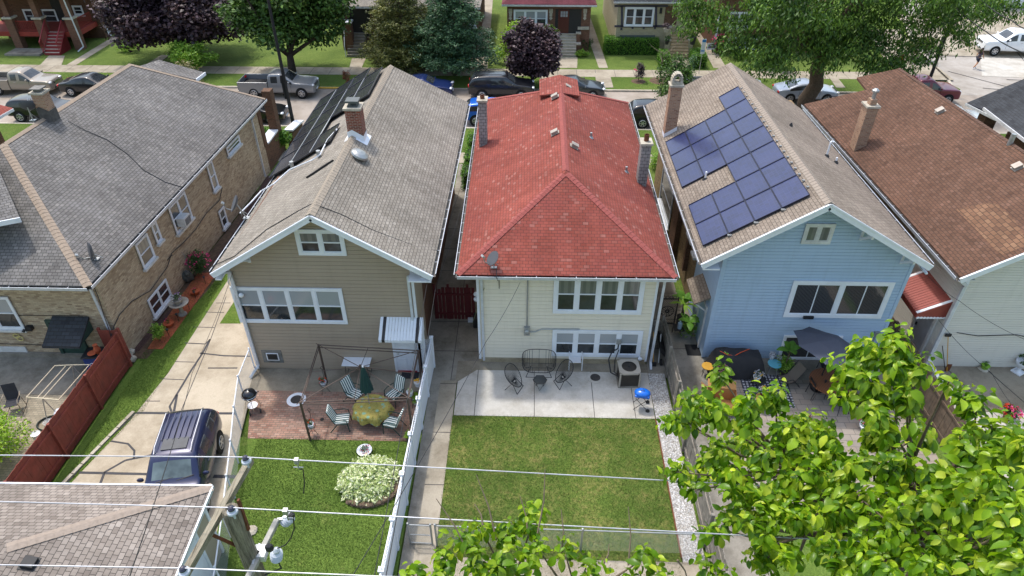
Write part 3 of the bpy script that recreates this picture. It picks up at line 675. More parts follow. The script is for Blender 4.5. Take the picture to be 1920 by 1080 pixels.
e=Vector((0,0,-.04)); gutterrun(CH,[E1+e,E2+e]); gutterrun(CH,[E2+e,E3+e]); gutterrun(CH,[E4+e,E1+e])
mb=MB(FC); mb.box(-.03,.2,.0,.07,4.8,.05); mb.box(6.96,.2,.0,7.05,4.8,.05); each(mb,'corner_post',K['white'],CH)
downspout(CH,[(-1.75,20.98,4.82),(-1.72,21.3,4.6),(-1.72,21.33,.15)]); downspout(CH,[(5.0,20.95,4.8),(5.3,21.1,4.6),(5.3,21.25,.3),(5.3,21.0,.08)])
wpx(CH,FC,(1036,585),(1212,514),n=4,top='curtain',bot='glass',trim=.16); wpx(CH,FC,(1034,665),(1206,619),n=4,top='blindglass',bot='glass',trim=.15)
mb=MB(); q=gy(988,618,21.36); mb.box(q.x-.12,21.2,q.z-.2,q.x+.12,21.37,q.z+.18); mb.ell((q.x,21.18,q.z),(.11,.07,.13),10,6); mb.tube([(q.x,21.33,q.z+.18),(q.x,21.33,4.75)],.03,6)
r_=gy(1087,617,21.34); mb.tube([(q.x+.12,21.33,q.z-.1),(q.x+.35,21.33,q.z-.08),(q.x+.6,21.33,q.z+.06),(r_.x,21.33,r_.z)],.028,6); mb.build('electric_meter',K['steel'],CH)
# vents, stack, chimneys on the roof
nL=Vector(nl); nR=Vector(nr)
def boxvent(parent,px,py,p0,n,sgn,name='roof_vent'):
    q=onp(px,py,p0,n); mb=MB(Matrix.Translation(q)@Matrix.Rotation(math.atan2(n[0],n[2]),4,'Y')); mb.box(-.2,-.17,0,.2,.17,.012,1); mb.box(-.15,-.13,.012,.15,.13,.12); mb.box(-.17,-.15,.12,.17,.15,.15); return mb.build(name,[K['vent_brown'],K['vent_brown']],parent)
K['vent_brown']=plain('vent metal','#a39a90',.5,.3,.2)
boxvent(CH,1041,182,E1,nL,1); boxvent(CH,1041,250,E1,nL,1); boxvent(CH,1064,165,E2,nR,1); boxvent(CH,1076,275,E2,nR,1)
mb=MB()
for p in ((1108,258),(1174,322)): q=onp(*p,E2,nR); mb.lathe([(.055,0),(.055,.3),(.045,.3)],(q.x,q.y,q.z-.05),8); mb.lathe([(.13,0),(.06,.1)],(q.x,q.y,q.z-.03),10)
each(mb,'plumbing_stack',K['steel'],CH)
shingcol=SH('chimney shingle cladding',['#8f8d8c','#a3a09e','#999694'],bw=.22,bh=.16)
q=onp(1201,345,E2,nR); ch=chimney(CH,q.x+.06,q.y+.25,4.6,7.15,.42,.55,shingcol,flue=.3)
q=onp(909,272,E1,nL); ch=chimney(CH,q.x-.08,q.y+.25,4.6,7.45,.4,.5,shingcol,flue=.16)
q=onp(926,500,E1,nf); dish(CH,q+Vector((0,0,0)),R(-60),.28,42,.5,(.02,-.02,.36))
mb=MB(); q=onp(931,505,E1,nf); mb.tube([q+Z*.05,Vector((q.x+.02,20.7,4.95)),(q.x+.05,20.85,4.7),(q.x+.08,21.34,4.75),(q.x+.08,21.34,3.95)],.014,5); mb.build('dish_cable',K['blackp'],CH)
# ============================================================ blue house
BH=thing('house','pale blue house with blue solar panels on its brown grey gable roof','house',(11.2,21.9,0))
L0=Vector((6.55,21.0,5.55)); R0=Vector((14.95,21.0,5.62)); A0=Vector((10.55,21.0,8.15)); A1=Vector((10.4,35.5,8.15)); R1=g(1501,203,5.6); L1=g(1211,197,5.55); 
roof(BH,[[L0,A0,A1,L1][::-1],[A0,R0,R1,A1][::-1]],K['sh_blue']); capridge(BH,A0,A1,(-.54,0,.84),(.5,0,.86),K['cap_blue'],.22)
FD=FR((7.62,21.9,0),(1,0,0)); WB=7.25; ax=2.93
w_=MB(FD); w_.prism([(0,0,0),(WB,0,0),(WB,5.5,0),(ax,7.95,0),(0,6.05,0)],(0,0,-.12)); w_.build('wall',K['sid_blue'],BH)
siding(BH,FD,lambda z:0 if z<6.05 else (z-6.05)/.65,lambda z:WB if z<5.5 else ax+(7.95-z)/.573,.12,7.9,K['sid_blue'],.15,.03)
w_=MB(); w_.box(7.62,21.9,0,7.75,25.2,6.0); w_.build('side_wall',K['sid_blue'],BH)
siding(BH,FR((7.62,25.2,0),(0,-1,0)),lambda z:0,lambda z:3.3,.1,5.9,K['sid_blue'],.15,.03)
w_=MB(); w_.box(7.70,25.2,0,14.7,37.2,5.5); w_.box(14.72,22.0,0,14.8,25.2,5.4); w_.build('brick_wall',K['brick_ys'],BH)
mb=MB()
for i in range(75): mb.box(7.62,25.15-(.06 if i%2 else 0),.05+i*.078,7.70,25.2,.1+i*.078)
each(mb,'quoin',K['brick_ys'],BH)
FL=FR((7.70,0,0),(0,-1,0))
wpx(BH,FL,(1255,430),(1247,310),n=1,sill=.15); window(BH,FL,-27.2,3.0,-26.3,4.6,sill=.2); window(BH,FL,-25.9,2.8,-25.4,4.0,sill=.2)
mb=MB(); mb.box(7.45,29.2,0,7.72,30.4,5.2); mb.box(7.5,26.9,1.0,7.7,27.15,5.2); each(mb,'pilaster',K['brick_d'],BH)
mb=MB()
for (a,b) in ((L0,A0),(A0,R0)):
    o=Vector((0,-.03,-.15)); mb.bar(a+o,b+o,.05,.24); mb.bar(a+o+Vector((0,-.03,.10)),b+o+Vector((0,-.03,.10)),.03,.07)
mb.box(6.62,21.02,5.2,7.25,21.9,5.26); mb.box(14.87,21.02,5.15,14.95,21.9,5.22); mb.build('rake_board',K['white'],BH)
mb=MB(); mb.poly([L0-Z*.2,A0-Z*.2,A0+Vector((0,.9,-.2)),L0+Vector((0,.9,-.2))]); mb.poly([A0-Z*.2,R0-Z*.2,R0+Vector((0,.9,-.2)),A0+Vector((0,.9,-.2))]); mb.build('soffit',K['sid_blue'],BH)
for x,z in ((8.35,6.4),(10.55,7.8),(12.5,6.65),(14.35,5.6)): bracket(BH,x,21.9,z,.8,.55)
gutterrun(BH,[R0+Vector((0,.1,-.05)),R1+Vector((0,0,-.05))]); gutterrun(BH,[L1+Vector((0,0,-.05)),L0+Vector((0,.1,-.05))])
mb=MB(FD); mb.box(-.04,.05,0,.12,6.0,.05); mb.box(WB-.1,.05,0,WB+.03,5.4,.05); each(mb,'corner_post',K['sid_blue'],BH)
wpx(BH,FD,(1467,592),(1678,527),n=2,top='vblind',bot='vblind',split='v',trim=.17); wpx(BH,FD,(1500,455),(1567,418),n=2,top='curtain',split=False,trim=.12,fm='whitedirty')
wpx(BH,FD,(1456,671),(1580,628),n=1,top='vblind',bot='vblind',split='v',trim=.1)
mb=MB(); q=gy(1516,592,21.8); mb.box(q.x-.2,21.72,q.z-.12,q.x+.2,21.88,q.z+.0); mb.build('flood_lamp',K['blackp'],BH)
mb=MB(); q=gy(1643,625,21.85); mb.box(q.x-.1,21.75,q.z-.1,q.x+.1,21.87,q.z+.12); mb.tube([(q.x,21.84,q.z),(q.x,21.84,.3)],.025,6); mb.build('meter_box',K['steel'],BH)
# side door with shingled canopy
FS=FR((7.62,0,0),(0,-1,0))
mb=MB(FS); mb.box(-23.5,.1,.03,-23.4,2.25,.1); mb.box(-22.5,.1,.03,-22.4,2.25,.1); mb.box(-23.5,2.25,.03,-22.4,2.35,.1); dr=mb.build('door_frame',K['whitedirty'],BH); mb=MB(FS); mb.box(-23.4,.1,.03,-22.5,2.25,.06); mb.build('door',K['sid_blue'],dr)
mb=MB(); mb.prism([(7.6,24.0,2.95),(6.95,24.0,2.6),(6.95,22.3,2.6),(7.6,22.3,2.95)],(0,0,-.08)); cn=mb.build('door_canopy',K['sh_blue'],BH); mb=MB(); mb.bar((7.58,22.4,2.1),(7.05,22.4,2.52),.05); mb.bar((7.58,23.9,2.1),(7.05,23.9,2.52),.05); each(mb,'canopy_brace',K['whitedirty'],cn)
# blue panels
pm=Mt('blue solar cells'); uv=pm.uvc(); w1=pm.t.nodes.new('ShaderNodeTexBrick'); pm.l(uv,w1.inputs[0]); w1.offset=0; w1.inputs['Scale'].default_value=1; w1.inputs['Brick Width'].default_value=.16; w1.inputs['Row Height'].default_value=.16; w1.inputs['Mortar Size'].default_value=.004
for k_,c_ in (('Color1','#131d42'),('Color2','#182450'),('Mortar','#2a3462')): w1.inputs[k_].default_value=(*lin(c_),1)
ln=pm.t.nodes.new('ShaderNodeTexNoise'); mp=pm.t.nodes.new('ShaderNodeMapping'); mp.inputs['Scale'].default_value=(40,1.2,1); pm.l(uv,mp.inputs[0]); pm.l(mp.outputs[0],ln.inputs[0]); ln.inputs['Scale'].default_value=1
cc=pm.mix(pm.math('MULTIPLY',pm.ramp(ln.outputs[0],[(.52,(0,0,0)),(.72,(1,1,1))]),.35),w1.outputs[0],lin('#3b4475')); cc=pm.mix(pm.math('MULTIPLY',pm.ramp(pm.noise(pm.pos(),.7,4),[(.4,(0,0,0)),(.7,(1,1,1))]),.3),cc,lin('#3a3f6a'))
pm.col(cc); pm.b.inputs['Coat Weight'].default_value=.25; pm.b.inputs['Coat Roughness'].default_value=.1; K['pv_blue']=pm.fin(.35)
eB,rB=(6.55,0,5.55),(10.55,0,8.15); K['pvframe2']=plain('panel frame dark blue','#23263a',.4,.5)
for k_ in range(7):
    for c_ in range(4):
        if k_==2 and c_<2 or (k_==6 and c_<3): continue
        y=21.85+k_*1.53; panel(BH,eB,rB,.24+c_*1.03,.24+(c_+1)*1.03-.03,y,y+1.5,K['pv_blue'],K['pvframe2'])
mb=MB()
for k_ in range(1,22): q=sp(eB,rB,4.42,21.9+k_*.49,.06); mb.box(q.x-.05,q.y-.03,q.z-.02,q.x+.05,q.y+.03,q.z+.03)
for c_ in range(1,4): q=sp(eB,rB,.24+c_*1.03,21.78,.05); mb.box(q.x-.08,q.y-.05,q.z-.03,q.x+.08,q.y+.05,q.z+.02)
each(mb,'panel_clamp',K['steel'],BH)
zB=lambda x,y: 8.15-abs(x-10.5)*.65
q=Vector((7.0,31.9,0)); ch=chimney(BH,q.x,q.y,5.3,8.25,.55,.5,K['brick_t'],flue=0)
mb=MB(); mb.box(6.74,31.68,8.34,7.26,32.12,8.45); 
for i in range(9): a=PI*i/8; mb.box(7+.2*math.cos(a)-.06,31.7,8.45+.3*math.sin(a),7+.2*math.cos(a)+.06,32.1,8.57+.3*math.sin(a))
mb.build('arched_cap',K['capstone'],ch); flash(BH,q.x,q.y,.55,.5,zB,.22,K['white'],.12)
mb=MB()
for p,h in (((1550,292),.62),((1567,304),.22),((1322,336),.35)):
    q=onp(*p,A0,(.5,0,.86)) if p[0]>1500 else onp(*p,L0,(-.545,0,.838)); mb.tube([q-Z*.1,q+Z*h],.04,8); mb.lathe([(.13,0),(.05,.12)],(q.x,q.y,q.z-.04),8,m=1)
    if h>.5: mb.tube([q+Z*h,q+Z*(h+.06)+Vector((.04,0,0)),q+Z*(h+.03)+Vector((.14,0,0))],.045,8)
q=onp(1483,235,A0,(.5,0,.86)); mb.lathe([(.1,0),(.03,.15)],(q.x,q.y,q.z-.03),8,m=1); each(mb,'vent_pipe',[K['white'],K['blackp']],BH)
# ============================================================ right house: brown roof, off white siding
RH=thing('house','off-white sided house with a brown shingle roof and red side awning','house',(20.5,21.5,0))
e0=Vector((16.3,21.1,4.97)); e1=Vector((15.76,37.94,5.0)); kx=g(1920,470,6.15); nR0=up3(e0,kx,e1)
if nR0.z<0: nR0=-nR0
PR=lambda x,y:onp(x,y,e0,nR0)
a1=PR(1687,128); r2=PR(1920,283); a0=r2+(r2-a1)*((r2.y-21.1)/(a1.y-r2.y)); f2=PR(1607,145); f1=PR(1625,168); e1=PR(1508,195)
roof(RH,[[e0,a0,a1,f2,f1,e1],[a0,a0+Vector((4,0,-6)),a1+Vector((4,0,-6)),a1]],K['sh_brown']); capridge(RH,a0,a1,nR0,(.6,0,.8),K['cap_brown'],.12)
FE=FR((16.95,21.6,0),(1,0,0)); w_=MB(FE); w_.prism([(0,0,0),(10.5,0,0),(10.5,4.6,0),(4.0,7.6,0),(0,5.1,0)],(0,0,-.12)); w_.build('wall',K['sid_white'],RH)
siding(RH,FE,lambda z:0 if z<5.1 else (z-5.1)/.62,lambda z:10.5 if z<4.6 else 4.0+(7.6-z)/.46,.1,7.5,K['sid_white'],.12)
w_=MB(); w_.box(16.95,21.6,0,17.1,25.6,5.0); w_.box(17.2,25.6,0,21.3,37.5,4.8); w_.build('side_wall',[K['brick_y']],RH)
siding(RH,FR((16.95,25.6,0),(0,-1,0)),lambda z:0,lambda z:4.0,.1,5.0,K['sid_white'],.12)
mb=MB(); mb.bar(e0+Vector((0,-.03,-.13)),a0+Vector((0,-.03,-.13)),.05,.24); mb.bar(e0+Vector((0,-.06,-.03)),a0+Vector((0,-.06,-.03)),.03,.07); mb.build('rake_board',K['white'],RH)
mb=MB(); mb.poly([e0-Z*.2,a0-Z*.2,a0+Vector((0,.5,-.2)),e0+Vector((0,.5,-.2))]); mb.box(16.35,21.2,4.78,16.95,37.5,4.8); mb.build('soffit',K['soffit'],RH)
gutterrun(RH,[e1+Vector((-.03,0,-.05)),e0+Vector((-.03,.05,-.05))])
mb=MB(FE); mb.box(-.03,.05,0,.1,5.0,.05); each(mb,'corner_post',K['white'],RH)
q1=g(1762,692,.1); downspout(RH,[(16.35,21.25,4.8),(16.75,21.3,4.5),(16.9,21.5,4.3),(16.9,21.5,.5),(17.1,20.6,.1),(17.4,19.9,.07)],.11)
FW=FR((16.95,0,0),(0,-1,0))
mb=MB(FW); mb.box(-23.3,.0,.03,-23.15,2.3,.12); mb.box(-22.15,.0,.03,-22.0,2.3,.12); mb.box(-23.3,2.3,.03,-22.0,2.42,.12); dr=mb.build('door_frame',K['whitedirty'],RH); mb=MB(FW); mb.box(-23.15,.1,.03,-22.15,2.3,.07); mb.build('door',K['doorgrey'],dr); mb=MB(FW); mb.box(-23.1,1.05,.07,-23.04,1.2,.12); mb.build('door_handle',K['blackp'],dr)
redm=plain('red awning metal','#8f4238',.5,.1,.15); 
mb=MB(); n_=16; y0_,y1_=21.75,24.0
for i in range(n_):
    a=y0_+(y1_-y0_)*i/n_; b=a+(y1_-y0_)/n_-.02; m_=1 if i in (0,n_-1) else 0
    mb.prism([(16.93,a,3.35),(16.93,b,3.35),(15.75,b,2.72),(15.75,a,2.72)],(0,0,-.025),m=m_); mb.box(15.74,a,2.5,15.77,b,2.72,0)
mb.prism([(16.93,y0_,3.33),(15.76,y0_,2.7),(15.76,y0_,2.5),(16.93,y0_,2.5)],(0,-.02,0)); mb.prism([(16.93,y1_,3.33),(15.76,y1_,2.7),(15.76,y1_,2.5),(16.93,y1_,2.5)],(0,.02,0))
for i in range(9): mb.ell((15.85+i*.13,y0_-.02,2.5),(.07,.012,.06),8,5,m=1)
mb.build('side_awning',[redm,K['white']],RH)
pR=PR
nRH=nR0
for p in ((1763,209),(1908,314)): boxvent(RH,p[0],p[1],e0,nRH,1)
q=pR(1603,278); ch=chimney(RH,q.x+.15,q.y+.1,4.9,7.35,.52,.62,K['brick_t'],flue=0); mb=MB(); mb.box(q.x,q.y-.08,7.43,q.x+.3,q.y+.28,7.7,0); mb.lathe([(.09,0),(.09,.3),(.17,.34),(.17,.42),(.06,.5)],(q.x+.15,q.y+.1,7.7),10,m=1); mb.build('chimney_pot',[K['brick_t'],K['steel']],ch)
q=pR(1893,270); mb=MB(); mb.lathe([(.1,0),(.1,.55),(.08,.55)],(q.x,q.y,q.z-.1),10); each(mb,'plumbing_stack',K['steel'],RH)
# gutter splash patch of newer shingles
pts=[pR(*p)+Vector((-.004,0,.007)) for p in ((1793,393),(1840,382),(1868,382),(1905,415),(1919,440),(1921,462),(1880,478),(1868,470))]
mb=MB(); mb.poly(pts); o=mb.build('shingle_patch',SH('patched orange brown shingles',['#7b5d4a','#886852','#6c5142','#8e6f58'],bw=.28,bh=.17),RH)
mb=MB(FE); mb.tube([(.6,1.9,.05),(1.5,1.75,.06),(3,1.85,.06),(3.6,1.7,.06),(5.5,1.65,.06)],.018,5); mb.build('wall_cable',K['blackp'],RH)
# ============================================================ left house: yellow brick, grey hip roof
LH=thing('house','yellow brick house with a large grey hip roof and green back door','house',(-21,21.3,0))
e0=Vector((-16.72,20.5,4.4)); e1=Vector((-15.93,39.5,4.4)); r0=Vector((-22.29,26.31,7.5)); r1=Vector((-21.68,36.4,7.5)); w0=Vector((-28.2,20.5,4.4)); w1=Vector((-27.4,39.5,4.4))
roof(LH,[[e0,e1,r1,r0],[w0,e0,r0],[w1,w0,r0,r1],[e1,w1,r1]],K['sh_grey'])
n1=up3(e0,e1,r1); n2=up3(w0,e0,r0); n3=up3(w1,w0,r0); n4=up3(e1,w1,r1)
for a,b,m_,n_ in ((e0,r0,n1,n2),(r1,r0,n1,n3),(e1,r1,n1,n4),(w0,r0,n2,n3)): capridge(LH,a,b,m_,n_,K['cap_beige'],.17,.2)
mb=MB(); mb.prism([(-28,21.3,4.35),(-17.05,21.3,4.35),(-16.2,38.5,4.35),(-27,38.5,4.35)],(0,0,-4.35)); mb.build('wall',K['brick_y'],LH)
mb=MB(); mb.prism([(-17.05,20.55,4.27),(-16.76,20.55,4.27),(-15.98,39.4,4.27),(-16.2,38.5,4.27)],(0,0,-.02)); mb.box(-28,20.55,4.25,-16.8,21.3,4.27); mb.build('soffit',K['soffit'],LH)
gutterrun(LH,[e0+Vector((0,0,-.04)),e1+Vector((0,0,-.04))]); gutterrun(LH,[w0+Vector((0,0,-.04)),e0+Vector((0,0,-.04))])
FA=FR((-28,21.3,0),(1,0,0)); FG=FR((-17.05,21.3,0),(.85,17.2,0))
downspout(LH,[(-18.3,20.6,4.25),(-17.4,21.15,4.15),(-17.25,21.2,4.0),(-17.25,21.2,.2)]); downspout(LH,[(-15.95,37.6,4.25),(-16.1,37.3,4.0),(-16.1,37.3,.3)])
for p,q,n in (((268,505),(272,436),1),((293,458),(289,413),1),((330,440),(343,358),2),((399,360),(394,299),1),((426,294),(445,252),1),((417,430),(417,386),1),((287,596),(308,522),2)):
    wpx(LH,FG,p,q,n=n,top='curtain' if n==1 else 'glass',bot='glass',sill=.12,trim=.08)
a,z=loc2(FG,331,425); mb=MB(FG); mb.box(a+.05,z-.05,.05,a+.65,z+.4,.45); 
for i in range(7): mb.box(a+.1,z+.0+i*.05,.45,a+.6,z+.02+i*.05,.46,1)
mb.build('window_air_conditioner',[K['whitedirty'],K['blackp']],LH)
mb=MB(FG)   # cables sagging along the wall
def wl(p): a,z=loc2(FG,*p); return (a,z,.05)
mb.tube([wl(p) for p in ((415,352),(410,375),(385,400),(365,430),(345,452),(320,475),(312,500),(280,545),(245,565),(222,590),(212,610),(206,630))],.02,5); mb.tube([wl(p) for p in ((175,540),(185,565),(192,590),(203,620),(206,632))],.016,5); mb.tube([wl(p) for p in ((312,488),(318,480),(322,478))],.02,5); mb.build('wall_cable',K['blackp'],LH)
mb=MB(); qq=[onp(x,y,e0,n1)+Z*.02 for x,y in ((128,228),(160,245),(200,262),(240,290),(270,320),(310,342),(343,352))]; mb.tube(qq,.018,5); mb.build('roof_cable',K['blackp'],LH)
mb=MB(FA)
def wf(p): a,z=loc2(FA,*p); return (a,z,.05)
mb.tube([wf(p) for p in ((0,617),(28,617),(31,608),(22,600),(24,590),(97,590),(165,591))],.014,5); mb.tube([wf(p) for p in ((0,643),(60,645),(100,646),(122,641))],.016,5); mb.build('wall_cable',K['blackp'],LH)
wpx(LH,FA,(-40,614),(16,555),n=2,sill=.12,top='blindglass')
# glass block window
a0_,z0_=loc2(FA,-30,692); a1_,z1_=loc2(FA,48,650); mb=MB(FA); mb.box(a0_,z0_,.0,a1_,z1_,.05); gb=mb.build('glass_block_window',K['whitedirty'],LH)
mb=MB(FA); k_=0
x=a0_+.06
while x<a1_-.18:
    for j in range(4): mb.box(x,z0_+.08+j*.21,.05,x+.17,z0_+.08+j*.21+.17,.065)
    x+=.2
mb.build('pane',glassm('glass blocks',(.13,.17,.16),.2),gb); mb=MB(FA); mb.box(a0_-.05,z0_-.12,0,a1_+.05,z0_-.003,.16); mb.build('sill',K['whitedirty'],gb)
a,z=loc2(FA,58,612); mb=MB(FA); mb.box(a-.12,z-.1,.02,a+.12,z+.1,.2); mb.tube([(a-.15,z,.2),(a-.2,z-.08,.28)],.06,8); mb.build('security_lamp',K['blackp'],LH)
a,z=loc2(FA,32,628); mb=MB(FA); mb.ring((a,z,.06),.13,.1,.02,12,5); mb.ring((a+.1,z-.14,.06),.14,.12,.02,12,5); mb.build('hose_hanger',plain('pale yellow hose','#c9bd7a',.7),LH)
# back door and canopy
a0_,_=loc2(FA,127,690); a1_,_=loc2(FA,180,690); a0_+=.15; a1_=a0_+1.25
mb=MB(FA); mb.box(a0_,0,.0,a0_+.14,1.95,.1); mb.box(a1_-.14,0,.0,a1_,1.95,.1); mb.box(a0_,1.95,.0,a1_,2.05,.1); dr=mb.build('door_frame',K['greendoor'],LH)
mb=MB(FA); mb.box(a0_+.14,0,.0,a1_-.14,1.95,.05); dd=mb.build('door',K['greendoor'],LH); mb=MB(FA)
for i in range(3):
    for j in range(3): mb.box(a0_+.27+i*.25,0.85+j*.33,.05,a0_+.49+i*.25,1.14+j*.33,.058)
mb.build('pane',K['glass'],dd)
ca,cz=loc2(FA,98,592); ce,_=loc2(FA,164,592)
mb=MB(FA); mb.prism([(ca,cz,.02),(ca,cz-.62,1.2),(ce+.05,cz-.62,1.2),(ce+.05,cz,.02)],(0,-.09,0)); cn=mb.build('door_canopy',K['sh_dark'],LH)
mb=MB(FA); mb.prism([(ce,cz-.1,.02),(ce,cz-.7,.02),(ce,cz-.7,1.15)],(-.05,0,0)); mb.prism([(ca+.05,cz-.1,.02),(ca+.05,cz-.7,.02),(ca+.05,cz-.7,1.15)],(-.05,0,0)); each(mb,'canopy_side',K['greendoor'],cn)
mb=MB(); mb.box(-28,21.14,0,-17.3,21.3,.22); mb.build('foundation',K['concg'],LH)
# chimney, dish, dormer and porch of the left house
q=onp(88,222,r0,(0,0,1)); ch=chimney(LH,-22.0,29.3,7.0,8.6,.52,.52,K['brick_t'],flue=0); mb=MB(); mb.box(-22.36,28.94,7.0,-21.64,29.66,7.8); mb.ell((0,0,0),(.001,.001,.001),4,2); mb.build('tarred_base',plain('tarred mortar','#5c5853',.9,var=.4,scale=6),ch) if 0 else None
flash(LH,-22.0,29.3,.52,.52,lambda x,y:7.5-abs(x+22.1)*.55,.55,plain('tar patch','#55524f',.95,var=.4,scale=6),.1)
mb=MB(); mb.box(-22.15,29.15,8.69,-21.85,29.45,8.8); mb.box(-22.25,29.05,8.8,-21.75,29.55,8.85); mb.build('chimney_hood',K['gutterin'],ch)
dish(LH,onp(62,225,r0,(0,0,1)),R(200),.32,35,.5,(0,0,.6))
dish(LH,onp(180,485,e0,n1),R(-52),.33,12,.55,(0,0,.4))
# rear dormer at the picture's left edge
d1=g(37,408,6.35); d2=g(0,438,6.35); d0=Vector((d2.x-3.2,d2.y-1.2,6.35)); 
mb=MB(); mb.prism([(d1.x,d1.y,6.35),(d1.x-2.8,d1.y+3.4,7.7),(d1.x-6,d1.y+.5,7.7),(d1.x-4.5,d1.y-2.6,6.5)],(0,0,-.12)); dm=mb.build('dormer_roof',K['sh_grey'],LH)
mb=MB(); mb.bar((d1.x+.02,d1.y-.02,6.27),(d1.x-4.5,d1.y-2.62,6.42),.05,.2); mb.build('fascia',K['white'],dm)
A_,B_,C_,D_=g(298,112,6.6),g(384,136,5.9),g(367,149,5.9),g(262,124,6.6)
mb=MB(); mb.prism([D_,C_,B_,A_],(0,0,-.14)); po=mb.build('dormer_roof',K['sh_grey'],LH); mb=MB(); mb.box(A_.x-.5,38.0,4.3,B_.x-.5,B_.y-.3,5.7); mb.build('dormer_wall',K['brick_y'],LH)
mb=MB(); mb.bar(B_+Vector((.03,0,-.06)),C_+Vector((.03,0,-.06)),.05,.18); mb.build('fascia',K['white'],po)
mb=MB(); mb.box(-16.6,38.5,0,-16.2,41.8,1.7); mb.box(-16.65,40.9,1.7,-16.1,41.5,4.3); mb.box(-16.7,38.45,1.7,-16.15,38.9,4.3); mb.box(-16.0,41.9,0,-15.6,44.2,1.0); each(mb,'porch_wall',K['brick_d'],LH)
mb=MB(); mb.box(-16.7,38.9,1.7,-16.1,40.9,1.8); mb.prism([(-16.1,41.85,1.35),(-15.5,41.85,1.35),(-15.5,44.3,1.0),(-16.1,44.3,1.0)],(0,0,-.1)); each(mb,'porch_sill',K['white'],LH)
# ============================================================ garage bottom left
GR=thing('garage','beige garage with a patchwork tan shingle hip roof under the power lines','garage',(-13,11,0))
e0=g(398,912,2.9); wz=2.9; ap=g(14,1026,4.0); e0=Vector((e0.x,e0.y,wz)); nw=Vector((-19,e0.y-.1,wz)); ap2=Vector((ap.x-.9,ap.y-3.5,4.0)); se=g(320,1100,wz); se=Vector((se.x,6.2,wz)) if 0 else Vector((e0.x+.25,5.8,wz))
roof(GR,[[e0,nw,ap],[se,e0,ap,Vector((ap.x,5.8+3.2,4.0))],[nw,Vector((-19,5.8,wz)),Vector((ap.x,9.0,4.0)),ap],[Vector((-19,5.8,wz)),se,Vector((ap.x,9.0,4.0))]],K['sh_gar'],.1)
na=up3(e0,nw,ap); nb_=up3(se,e0,ap); capridge(GR,e0,ap,na,nb_,plain('garage cap','#93867a',.95,var=.15,scale=10),.18,.2)
mb=MB(); mb.bar(e0+Vector((0,.02,-.03)),nw+Vector((0,.02,-.03)),.05,.12); mb.bar(e0+Vector((.02,0,-.03)),se+Vector((.02,0,-.03)),.05,.12); mb.build('fascia',K['gutter'],GR)
mb=MB(); mb.box(-18.7,6.1,0,e0.x-.3,e0.y-.35,2.85); mb.build('wall',K['sid_gar'],GR)
FH=FR((e0.x-.3,6.1,0),(0,1,0)); siding(GR,FH,lambda z:0,lambda z:e0.y-.35-6.1,.1,2.8,K['sid_gar'])
a,_=loc2(FH,352,1079); yd=10.4-6.1
mb=MB(FH); mb.box(yd,0,.02,yd+.1,2.15,.08); mb.box(yd+1.0,0,.02,yd+1.1,2.15,.08); mb.box(yd,2.15,.02,yd+1.1,2.25,.08); dr=mb.build('door_frame',K['white'],GR); mb=MB(FH); mb.box(yd+.1,0,.02,yd+1.0,2.15,.05); mb.build('door',K['white'],dr)
mb=MB(); mb.box(e0.x-.36,e0.y-.41,0,e0.x-.25,e0.y-.3,2.8); each(mb,'corner_post',K['white'],GR)
q=onp(55,1057,e0,nb_); mb=MB(Matrix.Translation(q)@Matrix.Rotation(R(18),4,'Y')); mb.box(-.2,-.2,0,.2,.2,.015); mb.box(-.15,-.15,.015,.15,.15,.12); mb.build('roof_vent',K['blackp'],GR,bevel=.02)
# ============================================================ far right dark roofed bungalow and a neighbour's porch at the left edge
DH=thing('house','dark brick bungalow with a charcoal shingle roof at the right edge','house',(27,36,0))
c0=g(1812,193,4.6); c1=g(1870,222,4.6); pr=g(1920,166,6.4); d0=g(1846,201,5.2); d1_=g(1925,262,5.2)
mb=MB(); mb.prism([c0,c1+Vector((.6,-.5,0)),Vector((c1.x+4,c1.y,6.2)),Vector((c0.x+5,c0.y+1.5,6.2))],(0,0,-.12)); mb.prism([d0,d1_,Vector((d1_.x+6,d1_.y,7.6)),Vector((d0.x+6,d0.y+2.5,7.6))],(0,0,-.12)); mb.build('roof',K['sh_dark'],DH)
mb=MB(); mb.bar(c0+Vector((-.03,0,-.08)),c1+Vector((-.03,0,-.08)),.05,.14); mb.bar(d0+Vector((-.04,0,-.08)),d1_+Vector((-.04,0,-.08)),.06,.16); mb.build('fascia',K['whitedirty'],DH)
mb=MB(); mb.prism([(d0.x+1.0,d0.y-1.2,4.3),(d1_.x+1.3,d1_.y-3,4.3),(d1_.x+9,d1_.y-3,4.3),(d0.x+9,d0.y-1.2,4.3)][::-1],(0,0,-4.3)); mb.build('wall',K['brick_d'],DH)
mb=MB(); mb.box(c0.x+.8,c0.y-1.0,0,c0.x+1.5,c0.y-.3,4.4); mb.box(c0.x+.7,c0.y-1.1,1.5,c0.x+1.6,c0.y-.2,1.65); each(mb,'porch_pillar',K['brick_d'],DH)
NP=thing('house_porch','red roofed porch corner with a dark brick post at the left edge','porch',(-29,39,0))
c0=g(25,203,4.2); c1=g(-30,234,4.2); mb=MB(); mb.prism([c0,Vector((c0.x-4,c0.y+.3,5.2)),Vector((c1.x-4,c1.y,5.2)),c1],(0,0,-.12)); mb.build('roof',K['sh_red'],NP); mb=MB(); mb.bar(c0+Vector((0,-.03,-.08)),c1+Vector((0,-.03,-.08)),.05,.16); mb.build('fascia',K['white'],NP); q=g(4,262,1.0); mb=MB(); mb.box(q.x-.7,q.y-.3,0,q.x-.1,q.y+.3,4.1); each(mb,'porch_pillar',K['brick_d'],NP)
